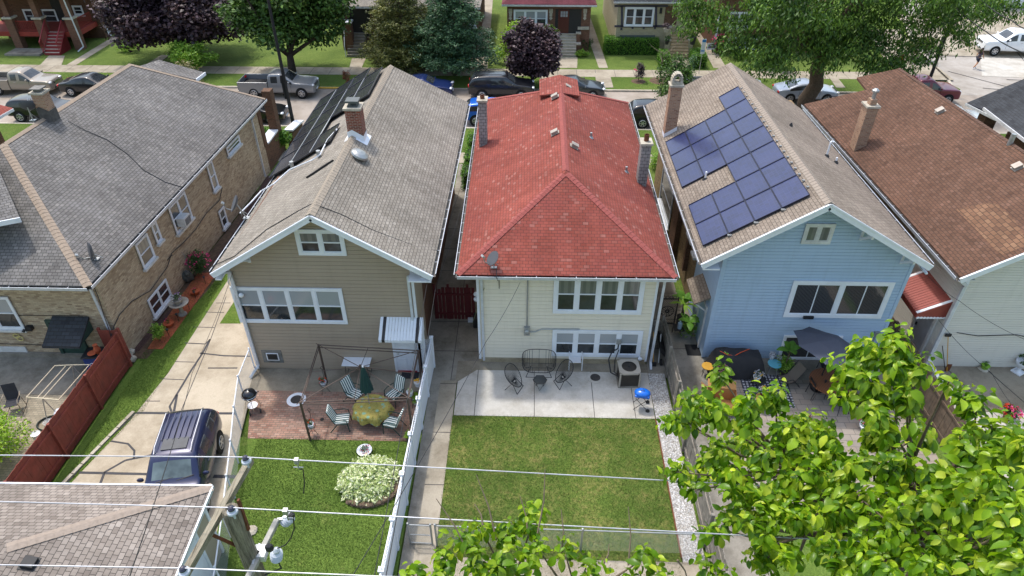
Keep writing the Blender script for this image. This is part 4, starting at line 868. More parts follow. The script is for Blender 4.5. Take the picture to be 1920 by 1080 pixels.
# ============================================================ houses across the street
def steps(parent,x0,x1,yf,yb,h,n,mt):
    mb=MB()
    for i in range(n):
        y=yf+(yb-yf)*i/n; mb.box(x0,y,0 if i==0 else h*i/n-.02,x1,yb,h*(i+1)/n); mb.box(x0-.0,y-.03,h*(i+1)/n-.05,x1,y,h*(i+1)/n+.003)
    return mb.build('steps',mt,parent)
def opp(label,Y,xa,xb,ez,bm,rm,trim='white',depth=13,ridge=2.6,name='house'):
    H=thing(name,label,'house',((xa+xb)/2,Y,0)); o=.45
    mb=MB(); mb.box(xa,Y,0,xb,Y+depth,ez); mb.build('wall',bm,H)
    c=(xa+xb)/2; w=(xb-xa)/2+o; P=[Vector((xa-o,Y-o,ez)),Vector((xb+o,Y-o,ez)),Vector((xb+o,Y+depth+o,ez)),Vector((xa-o,Y+depth+o,ez))]; a=Vector((c,Y-o+w,ez+ridge)); b=Vector((c,Y+depth+o-w,ez+ridge))
    roof(H,[[P[0],P[1],a],[P[1],P[2],b,a],[P[2],P[3],b],[P[3],P[0],a,b]],rm); gutterrun(H,[P[0]-Z*.04,P[1]-Z*.04]); 
    mb=MB(); mb.box(xa-o,Y-o,ez-.2,xb+o,Y,ez-.12); mb.build('soffit',K['soffit'],H); return H
YD=62.4
def X_(px,py,Y=YD): return gy(px,py,Y)
# brown brick bungalow with maroon roof
p=X_(951,80); q=X_(1104,80); ez=X_(1030,8,YD-.4).z
HD=opp('brown brick bungalow with maroon roof and pale stone ornaments',YD,p.x,q.x,ez,K['brick_r'],K['sh_maroon']); FX=FR((0,YD,0),(1,0,0))
wpx(HD,FX,(963,51),(1027,18),n=3,trim=.14,sill=.2,bot='glass',top='blindglass')
a0_,z0_=loc2(FX,1040,62); a1_,z1_=loc2(FX,1091,17); mb=MB(FX); mb.box(a0_,z0_,.0,a1_,z1_,.02,0); pc=mb.build('porch_shade_panel',K['blackp'],HD)  # flat black panel, the shade of the porch opening put into its colour
mb=MB(FX); a2,_=loc2(FX,1046,50); a3,_=loc2(FX,1066,50); mb.box(a2,z0_,.02,a3,z1_-.05,.06); dd=mb.build('door',plain('dark red door','#4c1a18',.4),HD); mb=MB(FX)
for i in range(3): 
    for j in range(2): mb.box(a2+.2+i*.22,z1_-.65+j*.25,.06,a2+.38+i*.22,z1_-.43+j*.25,.07)
mb.build('pane',K['blindglass'],dd)
for px in (957,1033,1097):
    a,z=loc2(FX,px,24); mb=MB(FX); mb.box(a-.16,z,.01,a+.16,z+.35,.08); mb.box(a-.12,z-.3,.01,a+.12,z,.06); mb.prism([(a-.16,z-.45,.07),(a,z-.62,.07),(a+.16,z-.45,.07),(a,z-.28,.07)],(0,0,-.06)); each(mb,'stone_ornament',K['capstone'],HD)
s0=g(1038,107); s1=g(1080,107); zt=z0_
steps(HD,s0.x,s1.x,s0.y,YD-.0,max(1.2,zt),8,K['curb'])
mb=MB(); 
for x in (s0.x-.35,s1.x): mb.box(x,s0.y+.6,0,x+.35,s0.y+1.0,.9); mb.box(x,s0.y+1.0,0,x+.35,YD,1.7)
each(mb,'stair_wall',K['brick_r'],HD); mb=MB()
for x in (s0.x-.4,s1.x-.05): mb.box(x,s0.y+.5,.9,x+.45,s0.y+1.0,1.02); mb.box(x,s0.y+1.0,1.7,x+.45,YD-.05,1.82)
mb.box(s1.x+.1,YD-.1,2.0,s1.x+1.1,YD-.0,2.25); each(mb,'wall_cap',K['capstone'],HD)
# tan painted bungalow
p=X_(1154,70); q=X_(1290,70); ez=X_(1200,2,YD-.4).z
HE=opp('tan painted brick bungalow with dark window trim behind a clipped hedge',YD,p.x,q.x,ez,K['paintbrick'],K['sh_dark'])
wpx(HE,FX,(1169,49),(1228,13),n=3,trim=.15,sill=0,top='glass',bot='glass')
mb=MB(FX)
def pbar(parent,pts_,name,mt,w=.18):
    mb=MB(FX)
    for (a,b) in pts_:
        a=loc2(FX,*a); b=loc2(FX,*b); mb.bar((a[0],a[1],.03),(b[0],b[1],.03),w,.05,up=(0,0,1))
    return mb.build(name,mt,parent)
navy=plain('navy trim','#3f3c4a',.6)
pbar(HE,[((1152,49),(1252,49)),((1152,11),(1252,11)),((1166,11),(1166,50)),((1230,11),(1230,50)),((1165,52),(1165,56)),((1186,50),(1186,54)),((1207,50),(1207,54)),((1228,50),(1228,54))],'trim',navy)
pbar(HE,[((1162,69),(1228,69))],'window_band',plain('basement shutter','#55605c',.7),.3)
a0_,z0_=loc2(FX,1244,46); a1_,z1_=loc2(FX,1252,11); mb=MB(FX); mb.box(a0_,z0_,.0,a0_+1.1,z1_,.03); mb.build('porch_shade_panel',K['brick_d'],HE)  # dark brick sheet laid on the wall, painted shade for the porch opening
mb=MB(FX); a,z=loc2(FX,1239,19); mb.box(a-.1,z-.25,.02,a+.1,z+.2,.15); mb.build('wall_lantern',K['blackp'],HE)
s0=g(1257,110); s1=g(1290,110); steps(HE,s0.x,s1.x,s0.y,YD,1.9,9,plain('tan concrete steps','#b09c7c',.9,var=.2))
mb=MB(); 
for x in (s0.x-.45,s1.x): mb.box(x,s0.y+.7,0,x+.4,s0.y+1.2,1.3); mb.box(x,s0.y+1.2,0,x+.4,YD-.1,2.3)
each(mb,'stair_wall',K['paintbrick'],HE); mb=MB()
for x in (s0.x-.5,s1.x-.05): mb.box(x,s0.y+.65,1.3,x+.5,s0.y+1.2,1.42); mb.box(x,s0.y+1.2,2.3,x+.5,YD-.15,2.42)
each(mb,'wall_cap',K['capstone'],HE)
# half hidden brick house behind the honey locust
p=X_(1338,92); q=X_(1545,80); ez=X_(1400,-40,YD-.4).z
HF=opp('brown brick house with white windows half hidden by the honey locust',YD+.3,p.x,q.x,min(ez,5.2),K['brick_r'],K['sh_tan'])
F3=FR((0,YD+.3,0),(1,0,0)); wpx(HF,F3,(1362,52),(1410,22),n=2,trim=.16,sill=.2); wpx(HF,F3,(1360,90),(1420,70),n=3,trim=.12,sill=.1)
mb=MB(); mb.box(p.x-.02,YD+.2,0,p.x+.14,YD+.3,3.2); each(mb,'corner_post',K['white'],HF)
# grey roofed house behind the conifers
p=X_(642,75); q=X_(893,60); ez=X_(700,12,YD-.4).z
HG=opp('dark red brick house with grey roof behind two conifers',YD,p.x,q.x,ez,K['brick_d'],K['sh_tan'])
wpx(HG,FX,(768,46),(802,20),n=2,trim=.16,top='blindglass'); wpx(HG,FX,(893,50),(880,20),n=1,trim=.14,sill=.2)
mb=MB(FX); a0_,z0_=loc2(FX,650,68); a1_,z1_=loc2(FX,692,16); mb.box(a0_,z0_,0,a1_,z1_,.02); mb.build('porch_shade_panel',K['blackp'],HG)  # no hollow behind it: a black sheet painted as the porch's shade
mb=MB(); s0=g(651,107); s1=g(683,107); steps(HG,s0.x,s1.x,s0.y,YD,1.6,8,K['concg'])
mb=MB(); mb.box(s0.x-.1,YD-1.2,0,s0.x+.5,YD-.4,2.7); mb.box(s0.x-.05,YD-.5,2.7,s0.x+.1,YD-.35,ez-.2); mb.build('porch_pier',K['brick_r'],HG); mb=MB(); mb.box(s0.x-.15,YD-1.25,2.7,s0.x+.6,YD-.35,2.82); each(mb,'wall_cap',K['white'],HG); mb=MB(); mb.tube([(s0.x-.1,s0.y,.9),(s0.x-.1,YD-1.2,2.4)],.04,6); mb.tube([(s0.x-.1,s0.y,0),(s0.x-.1,s0.y,.9)],.04,6); mb.build('handrail',K['white'],HG)
# porch house at top left
HP=thing('house','brick porch house with red wooden stairs and a worn white side wall','house',(-47,64,0))
XR=-40.3
mb=MB(); mb.box(XR-9.5,65.4,0,XR-.02,66.2,5.6); mb.box(XR-9.5,66.2,0,XR-.9,82,5.6); mb.build('wall',K['brick_d'],HP)
M=Mt('worn painted brick'); v=M.obj(); wn=M.ramp(M.noise(v,.8,7,.75),[(.53,(0,0,0)),(.57,(1,1,1))]); M.col(M.mix(wn,lin('#c4b6ac'),lin('#7c6a60'))); worn=M.fin(.9)
mb=MB(); mb.box(XR-.9,66.2,.9,XR,82,5.6); mb.build('side_wall',worn,HP); mb=MB(); mb.box(XR-.9,66.2,0,XR+.02,82,.9); mb.build('foundation',plain('dark foundation','#45424c',.9),HP)
FP=FR((XR,66.2,0),(0,1,0)); wpx(HP,FP,(192,28),(188,-30),n=1,sill=.15,trim=.12); wpx(HP,FP,(204,70),(203,52),n=1,sill=.1,trim=.12)
FQ=FR((-52,65.4,0),(1,0,0)); mb=MB(); zf=1.55
wpx(HP,FQ,(52,42),(78,17),n=2,sill=.15,trim=.12); wpx(HP,FQ,(86,42),(103,17),n=1,sill=.15,trim=.12); wpx(HP,FQ,(141,28),(153,10),n=1,sill=.15,trim=.12)
a,z=loc2(FQ,102,30); mb=MB(FQ); mb.box(a+.1,zf,.0,a+1.1,zf+2.1,.06); mb.build('door',K['blackp'],HP); mb=MB(FQ); mb.box(a+1.1,zf,.0,a+1.22,zf+2.2,.1); mb.build('door_frame',K['white'],HP)
c1=g(130,97); yb=61.9; mb=MB(); xl=-52.5; xr_=g(150,97).x
mb.box(xl,yb+.1,zf-.4,xr_,65.4,zf); pf=mb.build('porch_floor',K['redwood'],HP)
mb=MB()
for px in (33,88,146):
    x=g(px,96).x; mb.box(x-.35,yb-.1,0,x+.35,yb+.6,2.7); mb.box(x-.24,yb,2.85,x+.24,yb+.5,4.75)
each(mb,'porch_pillar',K['brick_r'],HP); mb=MB()
for px in (33,88,146):
    x=g(px,96).x; mb.box(x-.45,yb-.2,2.7,x+.45,yb+.7,2.85); mb.box(x-.3,yb-.05,4.75,x+.3,yb+.55,4.9)
each(mb,'pillar_cap',K['capstone'],HP)
mb=MB(); ro=[(xl-2,yb-.7,4.95),(xr_+.5,yb-.7,4.95),(xr_+.5,65.6,4.95),(xr_-1.6,65.8,6.0),(xl,65.8,6.0)]; mb.prism(ro,(0,0,-.12)); mb.prism([(xr_+.5,yb-.7,4.95),(XR+.4,67,5.6),(XR-3,74,7.6),(xl,74,7.6),(xl,65.7,6.0),(xr_-1.6,65.7,6.0)],(0,0,-.1)) if 0 else None; mb.build('porch_roof',plain('grey purple shingles','#6a666c',.95,var=.2,scale=12),HP)
gutterrun(HP,[Vector((xl-2,yb-.7,4.92)),Vector((xr_+.5,yb-.7,4.92)),Vector((xr_+.5,65.6,4.92))])
downspout(HP,[(xr_+.3,yb-.6,4.8),(xr_+.1,yb-.25,4.4),(xr_+.35,yb-.3,.4),(xr_+.0,yb-.8,.1)])
def rail(parent,a,b,h=.9,mt='redwood',n=None,t=.05):
    a=Vector(a); b=Vector(b); mb=MB(); n=n or int((b-a).length/.16); mb.bar(a+Z*h,b+Z*h,.09,.05); mb.bar(a+Z*.12,b+Z*.12,.06,.05)
    for i in range(n+1): c=a.lerp(b,i/n); mb.bar(c+Z*.1,c+Z*h,t*.7)
    mb.build('railing',K[mt],parent)
x1_,x2_,x3_=[g(px,96).x for px in (33,88,146)]
rail(HP,(x1_+.4,yb+.2,zf),(x2_-.4,yb+.2,zf)); rail(HP,(x3_+.0,yb+.6,zf),(x3_+.0,65.2,zf))
s0=g(88,104); s1=g(126,104); steps(HP,x2_+.5,x3_-.9,s0.y,yb+.2,zf,7,K['redpaint'])
mb=MB()
for i in range(7): y=s0.y+(yb+.2-s0.y)*i/7; mb.box(x2_+.55,y+.01,zf*(i+1)/7+.003,x3_-.95,y+.24,zf*(i+1)/7+.012)
each(mb,'tread_strip',K['capstone'],HP)
for x in (x2_+.45,x3_-.85): rail(HP,(x,s0.y,.15),(x,yb+.2,zf),1.0,'redpaint',12)
mb=MB(); mb.box(x1_-.3,60.0,.02,x2_+.2,61.7,.18); mb.build('planter_bed',K['concg'],HP)
# buildings beyond the cross street
HB=thing('commercial_building','tan brick commercial building with a white garage door beyond the side street','building',(58,80,0))
p=g(1852,48); 
mb=MB(); mb.prism([(49.5,79,6),(80,75,6),(80,100,6),(50,100,6)],(0,0,-6)); mb.build('wall',plain('tan building brick','#c09668',.9,var=.1,scale=8),HB)
FZ=FR((49.5,79,0),(30.5,-4,0)); mb=MB(FZ); mb.box(1.5,0,.02,9,3.6,.08,0); 
for i in range(1,6): mb.box(1.5,i*.6,.08,9,i*.6+.03,.1,1)
mb.box(10,0,.02,30,2.6,.08,0); mb.build('garage_door',[K['white'],K['soffit']],HB)
HC=thing('commercial_building','grey flat roofed building behind the parked cars beyond the side street','building',(40,100,0)); mb=MB(); mb.box(20,96,0,46,110,5); mb.build('wall',K['concg'],HC)
FI=FR((20,96,0),(1,0,0)); window(HC,FI,14,1,20,3.5,n=3,trim=.2)
# ============================================================ vehicles
def paint(name,c,metal=.35,rough=.28):
    M=Mt(name); M.col(lin(c)); M.b.inputs['Coat Weight'].default_value=.6; M.b.inputs['Coat Roughness'].default_value=.05; return M.fin(rough,metal)
K['carglass']=glassm('car glass',(.03,.035,.04),.05); K['tyre']=plain('tyre rubber','#1b1b1c',.85,var=.1); K['rim']=plain('alloy rim','#b4b6ba',.3,.7,.1)
K['chrome']=plain('chrome','#c9cbd0',.15,.9,.02); K['head']=plain('headlight glass','#d6dade',.15,.2,.05); K['tail']=plain('tail light','#c01818',.25,0,.05); K['arch']=plain('wheel well','#0c0c0d',.9,var=.1); K['plate']=plain('number plate','#cfd6dc',.5)
def split(name,base,mats,root,names):
    """evaluate a subdivided body and give every material its own part"""
    deps=bpy.context.evaluated_depsgraph_get(); ev=base.evaluated_get(deps); me=ev.to_mesh()
    V=[v.co.copy() for v in me.vertices]; by={}
    for p in me.polygons: by.setdefault(p.material_index,[]).append(tuple(p.vertices))
    ev.to_mesh_clear(); out=[]
    for mi,fs in by.items():
        groups=[fs]
        if names[mi]=='side_window':   # left and right glass apart
            groups=[[f for f in fs if V[f[0]].y>0],[f for f in fs if V[f[0]].y<=0]]
        for gf in groups:
            idx={}; vv=[]; ff=[]
            for f in gf:
                q=[]
                for i in f:
                    if i not in idx: idx[i]=len(vv); vv.append(tuple(V[i]))
                    q.append(idx[i])
                ff.append(tuple(q))
            mb=MB(); mb.v=vv; mb.f=ff; mb.m=[0]*len(ff); out.append(mb.build(names[mi],mats[mi],root,smooth=True))
    bpy.data.objects.remove(base,do_unlink=True); return out
def car(label,cat,kind,color,x,y,rz,L=4.7,Wd=1.84,H=1.46,wsm=None,group='vehicles parked along the street',dark_lower=False,rack=False,ribs=False,name=None,roofglass=False):
    pt=paint('car paint '+color,color,.1 if color in('#e9ecef','#dfe2e6') else .25)
    root=thing(name or ('pickup_truck' if 'pickup' in kind else 'parked_car'),label,cat,(0,0,0),group,local=True)
    w=Wd/2; zb=.24 if kind in('sedan','hatch') else .34
    S_={'sedan':[(-.5,.50,.52,.82,0),(-.485,.60,.66,.92,0),(-.38,.66,.72,.98,0),(-.33,.66,.74,1,0),(-.19,.67,.96,1,1),(-.03,.67,1,1,1),(-.01,.67,1,1,1),(.05,.66,.985,1,1),(.20,.64,.69,1,0),(.26,.63,.67,1,0),(.40,.58,.62,.98,0),(.475,.50,.54,.90,0),(.5,.40,.42,.80,0)],
     'suv':[(-.5,.48,.52,.88,0),(-.492,.62,.66,.93,0),(-.47,.66,.80,.96,0),(-.42,.66,.97,.98,1),(-.20,.66,1,1,1),(-.18,.66,1,1,1),(.02,.65,1,1,1),(.04,.65,.995,1,1),(.09,.65,.97,1,1),(.22,.63,.68,1,0),(.28,.62,.66,1,0),(.42,.58,.62,.98,0),(.48,.52,.55,.92,0),(.5,.42,.44,.84,0)],
     'pickup':[(-.10,.62,.66,.98,0),(-.095,.62,.94,.99,1),(-.07,.62,.985,1,1),(.05,.61,1,1,1),(.07,.61,1,1,1),(.12,.61,.96,1,1),(.23,.60,.64,1,0),(.28,.60,.64,1,0),(.44,.58,.62,.98,0),(.485,.55,.57,.95,0),(.5,.42,.44,.88,0)]}
    st=S_['sedan' if kind in('sedan','hatch') else ('pickup' if 'pickup' in kind else 'suv')]
    if kind=='pickup_short': st=[(a if a<-.05 else a,b,c,d,e) for a,b,c,d,e in st]
    V=[];F=[];M_=[]
    for (a,bz,tz,ws,cab) in st:
        ww=w*ws; b=bz*H; t=tz*H; x_=a*L
        if cab: g6=(ww*.80,t-.10*H*.6); g5=(ww*.72,t-.01); 
        else: g6=(ww*.93,b+(t-b)*.45); g5=(ww*.80,t-.012)
        half=[(ww*.86,zb),(ww*.985,zb+.10),(ww,zb+(b-zb)*.55),(ww*.965,b),g6,g5]
        ring=[(0,zb)]+half+[(0,t+.015)]
        for (yy,zz) in ring: V.append((x_,yy,zz))
        for (yy,zz) in half[::-1]: V.append((x_,-yy,zz))
    N=14; n=len(st)
    for i in range(n-1):
        for j in range(N):
            k=(j+1)%N; F.append((i*N+j,i*N+k,(i+1)*N+k,(i+1)*N+j)); m=0; c0,c1=st[i][4],st[i+1][4]
            side=j in(4,9); topf=j in(6,7)
            gap=abs(st[i+1][0]-st[i][0])<.025 and c0 and c1
            if side and (c0 or c1) and not gap: m=2
            if topf and c0!=c1: m=1 if c1<c0 else 3
            M_.append(m)
    F.append(tuple(range(N))[::-1]); M_.append(0); F.append(tuple((n-1)*N+j for j in range(N))); M_.append(0)
    me=bpy.data.meshes.new('b'); me.from_pydata(V,[],F); me.polygons.foreach_set('material_index',M_)
    lower=paint('lower trim',"#3a3b3e",.1,.5) if dark_lower else pt
    mats=[pt,wsm or K['carglass'],K['carglass'],K['carglass']]
    for m in mats: me.materials.append(m)
    base=bpy.data.objects.new('b',me); C.objects.link(base); md=base.modifiers.new('s','SUBSURF'); md.levels=2; md.render_levels=2
    split('b',base,mats,root,['body','windshield','side_window','rear_window'])
    rw=.34 if kind in('sedan','hatch') else .38
    fx,rx=(.30*L,-.29*L)
    if 'pickup' in kind:
        fx,rx=.33*L,-.30*L; zt=.66*H; th=.09
        mb=MB(); x0,x1=-.5*L,-.105*L
        mb.box(x0,w-th,zb+.05,x1,w,zt); mb.box(x0,-w,zb+.05,x1,-w+th,zt); mb.box(x0,-w,zb+.08,x0+.07,w,zt); mb.box(x1-.06,-w+th,zb+.05,x1,w-th,zt); mb.build('truck_bed',pt,root,bevel=.03)
        cz=.66*H+.012 if 'cover' in kind else .45*H
        mb=MB(); mb.box(x0+.08,-w+th,cz-.05,x1-.06,w-th,cz); mb.build('bed_cover' if 'cover' in kind else 'bed_floor',K['blackp'],root)
        mb=MB(); mb.box(x0-.1,-w*.9,zb+.02,x0,w*.9,zb+.2); mb.build('rear_bumper',K['chrome'],root,bevel=.03)
    for sx in (fx,rx):
        for sy in (1,-1):
            T=Matrix.Translation((sx,sy*(w-.10),rw))@Matrix.Rotation(-sy*PI/2,4,'X')
            mb=MB(T); mb.lathe([(rw*.6,-.10),(rw*.97,-.10),(rw,-.05),(rw,.07),(rw*.95,.115),(rw*.64,.118)],(0,0,0),20); wh=mb.build('wheel',K['tyre'],root)
            mb=MB(T); mb.lathe([(.06,.10),(rw*.66,.112)],(0,0,0),16,m=1)
            for i in range(6):
                a=i*PI/3; mb.bar((0,0,.122),(math.cos(a)*rw*.62,math.sin(a)*rw*.62,.118),.07,.02,up=(0,0,1))
            mb.ring((0,0,.115),rw*.63,rw*.63,.022,16,5); mb.build('rim',[K['rim'],K['arch']],wh)
            T=Matrix.Translation((sx,sy*(w*.985),rw+.02))@Matrix.Rotation(-sy*PI/2,4,'X'); mb=MB(T)
            mb.lathe([(.01,.0),(rw*1.17,0.0),(rw*1.17,.012),(.01,.012)],(0,0,0),20); mb.build('wheel_arch',K['arch'],root)
    hb=st[-3][1]*H*.86
    for sy in (1,-1):
        T=Matrix.Translation((L*.478,sy*w*.70,hb+.03)); mb=MB(T); mb.ell((0,0,0),(.13,.2,.085),10,6); mb.build('headlight',K['head'],root,smooth=True)
        mb=MB(); mb.ell((-L*.488,sy*w*.74,st[1][1]*H*.92),(.09,.18,.09 if kind!='suv' else .16),10,6); mb.build('tail_light',K['tail'],root,smooth=True)
        mb=MB(); mx=.175*L if kind!='pickup' else .19*L; mb.ell((mx,sy*(w+.09),.68*H),(.07,.12,.085),8,6); mb.build('side_mirror',pt,root,smooth=True)
        mb=MB(); mb.box(-.02*L,sy*(w*.985)-.01,.56*H,.02*L,sy*(w*.985)+.012,.575*H); mb.build('door_handle',pt if 'pick' not in kind else K['chrome'],root)
        for sx in ((-.16,.17) if kind!='pickup' else (.20,)):
            mb=MB(); mb.bar((sx*L,sy*w*.995,.30*H),(sx*L,sy*w*.975,.62*H),.012,.012,up=(0,1,0)); mb.build('door_seam',K['arch'],root)
    mb=MB(); mb.box(L*.478,-w*.42,hb-.14,L*.497,w*.42,hb+.03,0); mb.box(L*.485,-w*.5,zb+.08,L*.5,w*.5,zb+.18,0)
    for i in range(3): mb.box(L*.495,-w*.42,hb-.11+i*.05,L*.502,w*.42,hb-.095+i*.05,1)
    mb.build('grille',[K['blackp'],K['chrome']],root)
    mb=MB(); mb.box(-L*.5-.012,-.26,zb+.18,-L*.49,.26,zb+.32); mb.box(L*.497,-.26,zb+.12,L*.5+.012,.26,zb+.24); mb.build('number_plate',K['plate'],root)
    if rack:
        for sy in (1,-1):
            mb=MB(); P=[(-.40*L,sy*w*.62,.985*H),(-.36*L,sy*w*.63,1.04*H),(.0,sy*w*.63,1.05*H),(.05*L,sy*w*.62,1.0*H)]; mb.tube(P,.022,6); mb.build('roof_rail',K['chrome'] if ribs else K['blackp'],root)
    if ribs:
        for i in range(6): mb=MB(); mb.box(-.36*L,-.5+i*.19,1.012*H,-.08*L,-.47+i*.19,1.026*H); mb.build('roof_rib',pt,root)
        mb=MB(); mb.box(-.09*L,-.42,1.01*H,.02*L,.42,1.017*H); mb.build('sunroof',K['carglass'],root)
        for yy,r_ in ((.15,1),(-.5,1)):
            mb=MB(); mb.bar((.225*L,yy,.70*H),(.20*L,yy+.55,.735*H),.03,.02); mb.build('wiper',K['blackp'],root)
    return put(root,(x,y,-.045 if y>40 else .015),rz)
FY,NY=51.95,46.75
car('silver single-cab pickup at the kerb before the porch house','pickup truck','pickup','#8d8478',-39.9,FY,0,5.4,1.95,1.78)
car('black sedan with bright wheels behind the silver pickup','car','sedan','#15171c',-34.3,FY-.2,0,4.7)
car('black crossover half hidden behind the brick chimney with a dish','car','suv','#14161a',-35.3,NY,0,4.5,1.85,1.62)
car('grey extended-cab pickup with black fenders near the yellow kerb','pickup truck','pickup','#85878a',-19.5,FY-.1,0,5.9,2.0,1.85)
car('black sedan parked beside the tall lamp post on the grass','car','sedan','#131419',-19.9,NY,0,4.85)
car('dark blue sedan peeking over the tan gable roof','car','sedan','#1c2c5c',-8.2,FY,0,4.6)
car('black family crossover with a roof rack beside the purple-leaved tree','car','suv','#202228',-2.1,FY-.1,0,5.1,1.95,1.78,rack=True)
car('charcoal sedan behind the peak of the red roof','car','sedan','#2a2f33',3.5,FY+.1,0,4.8)
car('bright blue hatchback seen between the tan and red roofs','car','suv','#0f5cc0',-2.5,NY+.1,0,4.2,1.8,1.6)
car('black crossover with red tail light between the red and blue-panelled roofs','car','suv','#15161b',9.4,NY,0,4.5,1.85,1.65)
car('silver pickup with a black covered bed behind the grey brown roof','pickup truck','pickup_cover','#aeb3ba',15.2,FY+.2,0,5.9,2.0,1.85)
car('silver blue sedan parked beyond the honey locust trunk','car','sedan','#a9b3c2',21.3,FY-.2,0,4.67)
car('white van with roof racks just behind the brown roof','van','suv','#dfe2e6',23.0,NY+.2,0,4.8,1.9,1.75,rack=True)
car('maroon pickup at the corner by the leaning dark lamp post','pickup truck','pickup','#6a1b30',29.9,FY-.2,0,5.6,2.0,1.85)
car('white sedan parked behind the charcoal roofed bungalow','car','sedan','#e0e0de',30.2,NY,0,4.8)
car('large white pickup with dark wheels on the side street','pickup truck','pickup','#e9ecef',43.6,63.4,PI+R(-4),6.0,2.15,2.05,group='vehicles on the side street')
car('grey car cut off by the right edge of the picture','car','suv','#4a5260',43.6,56.9,PI,4.6,1.85,1.6,group='vehicles on the side street')
car('dark blue family car with chrome roof rails parked on the driveway','car','suv','#1f2648',-11.84,14.98,R(-80),4.4,1.92,1.78,wsm=glassm('tinted windscreen',(.10,.135,.14),.06),group=None,rack=True,ribs=True)
# ============================================================ street furniture
def lamp_post(px,py,label,r0=.13,h=9.5,arm=1):
    b=g(px,py); t=thing('street_lamp',label,'street lamp',(b.x,b.y,0.02),'tall dark street lamps',local=True); put(t,(b.x,b.y,.02))
    mb=MB(); mb.lathe([(r0*1.9,0),(r0*1.9,.08),(r0*1.3,.12),(r0*1.25,.5),(r0,.6)],(0,0,0),12); mb.build('base',K['pole'],t)
    mb=MB(); mb.tube([(0,0,.5),(0,0,h)],r0,12,r2=r0*.62); mb.build('pole',K['pole'],t)
    mb=MB(); mb.box(-.22,-.1,2.4,-.1,.1,4.0); mb.build('sign_bracket',K['pole'],t)
    mb=MB(); mb.tube([(0,0,h-.1),(0,.5*arm,h+.5),(0,1.8*arm,h+.7)],.06,8); mb.build('arm',K['pole'],t)
    mb=MB(); mb.ell((0,2.1*arm,h+.68),(.18,.42,.1),12,6); mb.build('lamp_head',K['pole'],t); return t
K['pole']=plain('dark pole paint','#23252e',.45,.3,.1)
lamp_post(553,247,'tall dark street lamp standing on the grass beside the black sedan'); lamp_post(1737,165,'tall dark street lamp between the maroon pickup and the side street')
def signpost(px,py,h,label,face,w,hh,name='parking_sign',col2='#2f7fc4'):
    b=g(px,py); t=thing(name,label,'sign',(b.x,b.y,.02))
    mb=MB(); mb.tube([(b.x,b.y,0),(b.x,b.y,h)],.03,6); mb.build('post',K['steel'],t); mb=MB(); mb.box(b.x-w/2,b.y-.06,h-hh,b.x+w/2,b.y-.035,h); s=mb.build('sign_plate',K['white'],t); mb=MB(); mb.box(b.x-w/2+.02,b.y-.068,h-.25,b.x+w/2-.02,b.y-.06,h-.03); mb.box(b.x-w/2+.02,b.y-.068,h-hh+.2,b.x+w/2-.02,b.y-.06,h-hh+.3); mb.build('sign_band',plain('sign blue '+col2,col2,.5),s); return t
signpost(1310,139,2.9,'narrow white and blue sign on a thin post by the sidewalk',None,.34,1.2)
b=g(1332,101); t=thing('yard_sign','small white yard sign with purple lettering beside the pink bush','sign',(b.x,b.y,0))
mb=MB(); mb.box(b.x-.42,b.y,.35,b.x+.42,b.y+.02,.95); s_=mb.build('sign_plate',K['white'],t); mb=MB(); mb.tube([(b.x-.25,b.y+.01,0),(b.x-.25,b.y+.01,.35)],.01,5); mb.tube([(b.x+.25,b.y+.01,0),(b.x+.25,b.y+.01,.35)],.01,5); mb.build('wire_stake',K['steel'],t)
mb=MB(FR((b.x,b.y,.0),(1,0,0))); mb.prism([(-.34,.5,.006),(.36,.5,.006),(.36,.72,.006),(-.2,.72,.006),(-.3,.62,.006)],(0,0,-.005)); mb.box(-.3,.8,.001,.34,.84,.006); mb.build('sign_print',plain('purple print','#6f5c8c',.6),s_)
b=g(1690,112); t=thing('traffic_cone','orange traffic cone by the round hedge under the locust','traffic cone',(b.x,b.y,0)); mb=MB(); mb.lathe([(.16,.04),(.03,.7)],(b.x,b.y,.02),12); mb.build('cone',K['orange'],t); mb=MB(); mb.box(b.x-.2,b.y-.2,.02,b.x+.2,b.y+.2,.06); mb.build('base',K['orange'],t)
mb=MB(); b=g(1818,50); t=tag(MB().tube([(b.x,b.y,0),(b.x,b.y,9)],.14,8).build('utility_pole',K['wood']),'grey wooden utility pole beyond the side street','utility pole')
# ============================================================ woman walking across the side street
P0=g(1828,127); t=tag(bpy.data.objects.new('person',None),'woman with long dark hair in a dark top and shorts walking over the street','person'); C.objects.link(t); OFF[t.name]=Vector((0,0,0))
import bmesh
def skinobj(name,verts,edges,rad,mt,parent,root=0,sub=2):
    me=bpy.data.meshes.new(name); bm=bmesh.new(); L_=bm.verts.layers.skin.verify(); vs=[bm.verts.new(v) for v in verts]
    for i,v in enumerate(vs): r_=rad[i]; v[L_].radius=r_ if isinstance(r_,tuple) else (r_,r_); v[L_].use_root=(i==root)
    for a,b in edges: bm.edges.new((vs[a],vs[b]))
    bm.to_mesh(me); bm.free(); o=bpy.data.objects.new(name,me); C.objects.link(o); o.parent=parent
    m=o.modifiers.new('sk','SKIN'); m.use_smooth_shade=True; s_=o.modifiers.new('s','SUBSURF'); s_.levels=sub; s_.render_levels=sub; me.materials.append(mt); OFF[o.name]=Vector((0,0,0)); return o
skin=plain('skin','#b98767',.6,var=.05); cloth=plain('dark grey top','#4a4450',.9,var=.1); shorts=plain('navy shorts','#23263a',.9,var=.1); hair=plain('dark brown hair','#35221c',.8,var=.2)
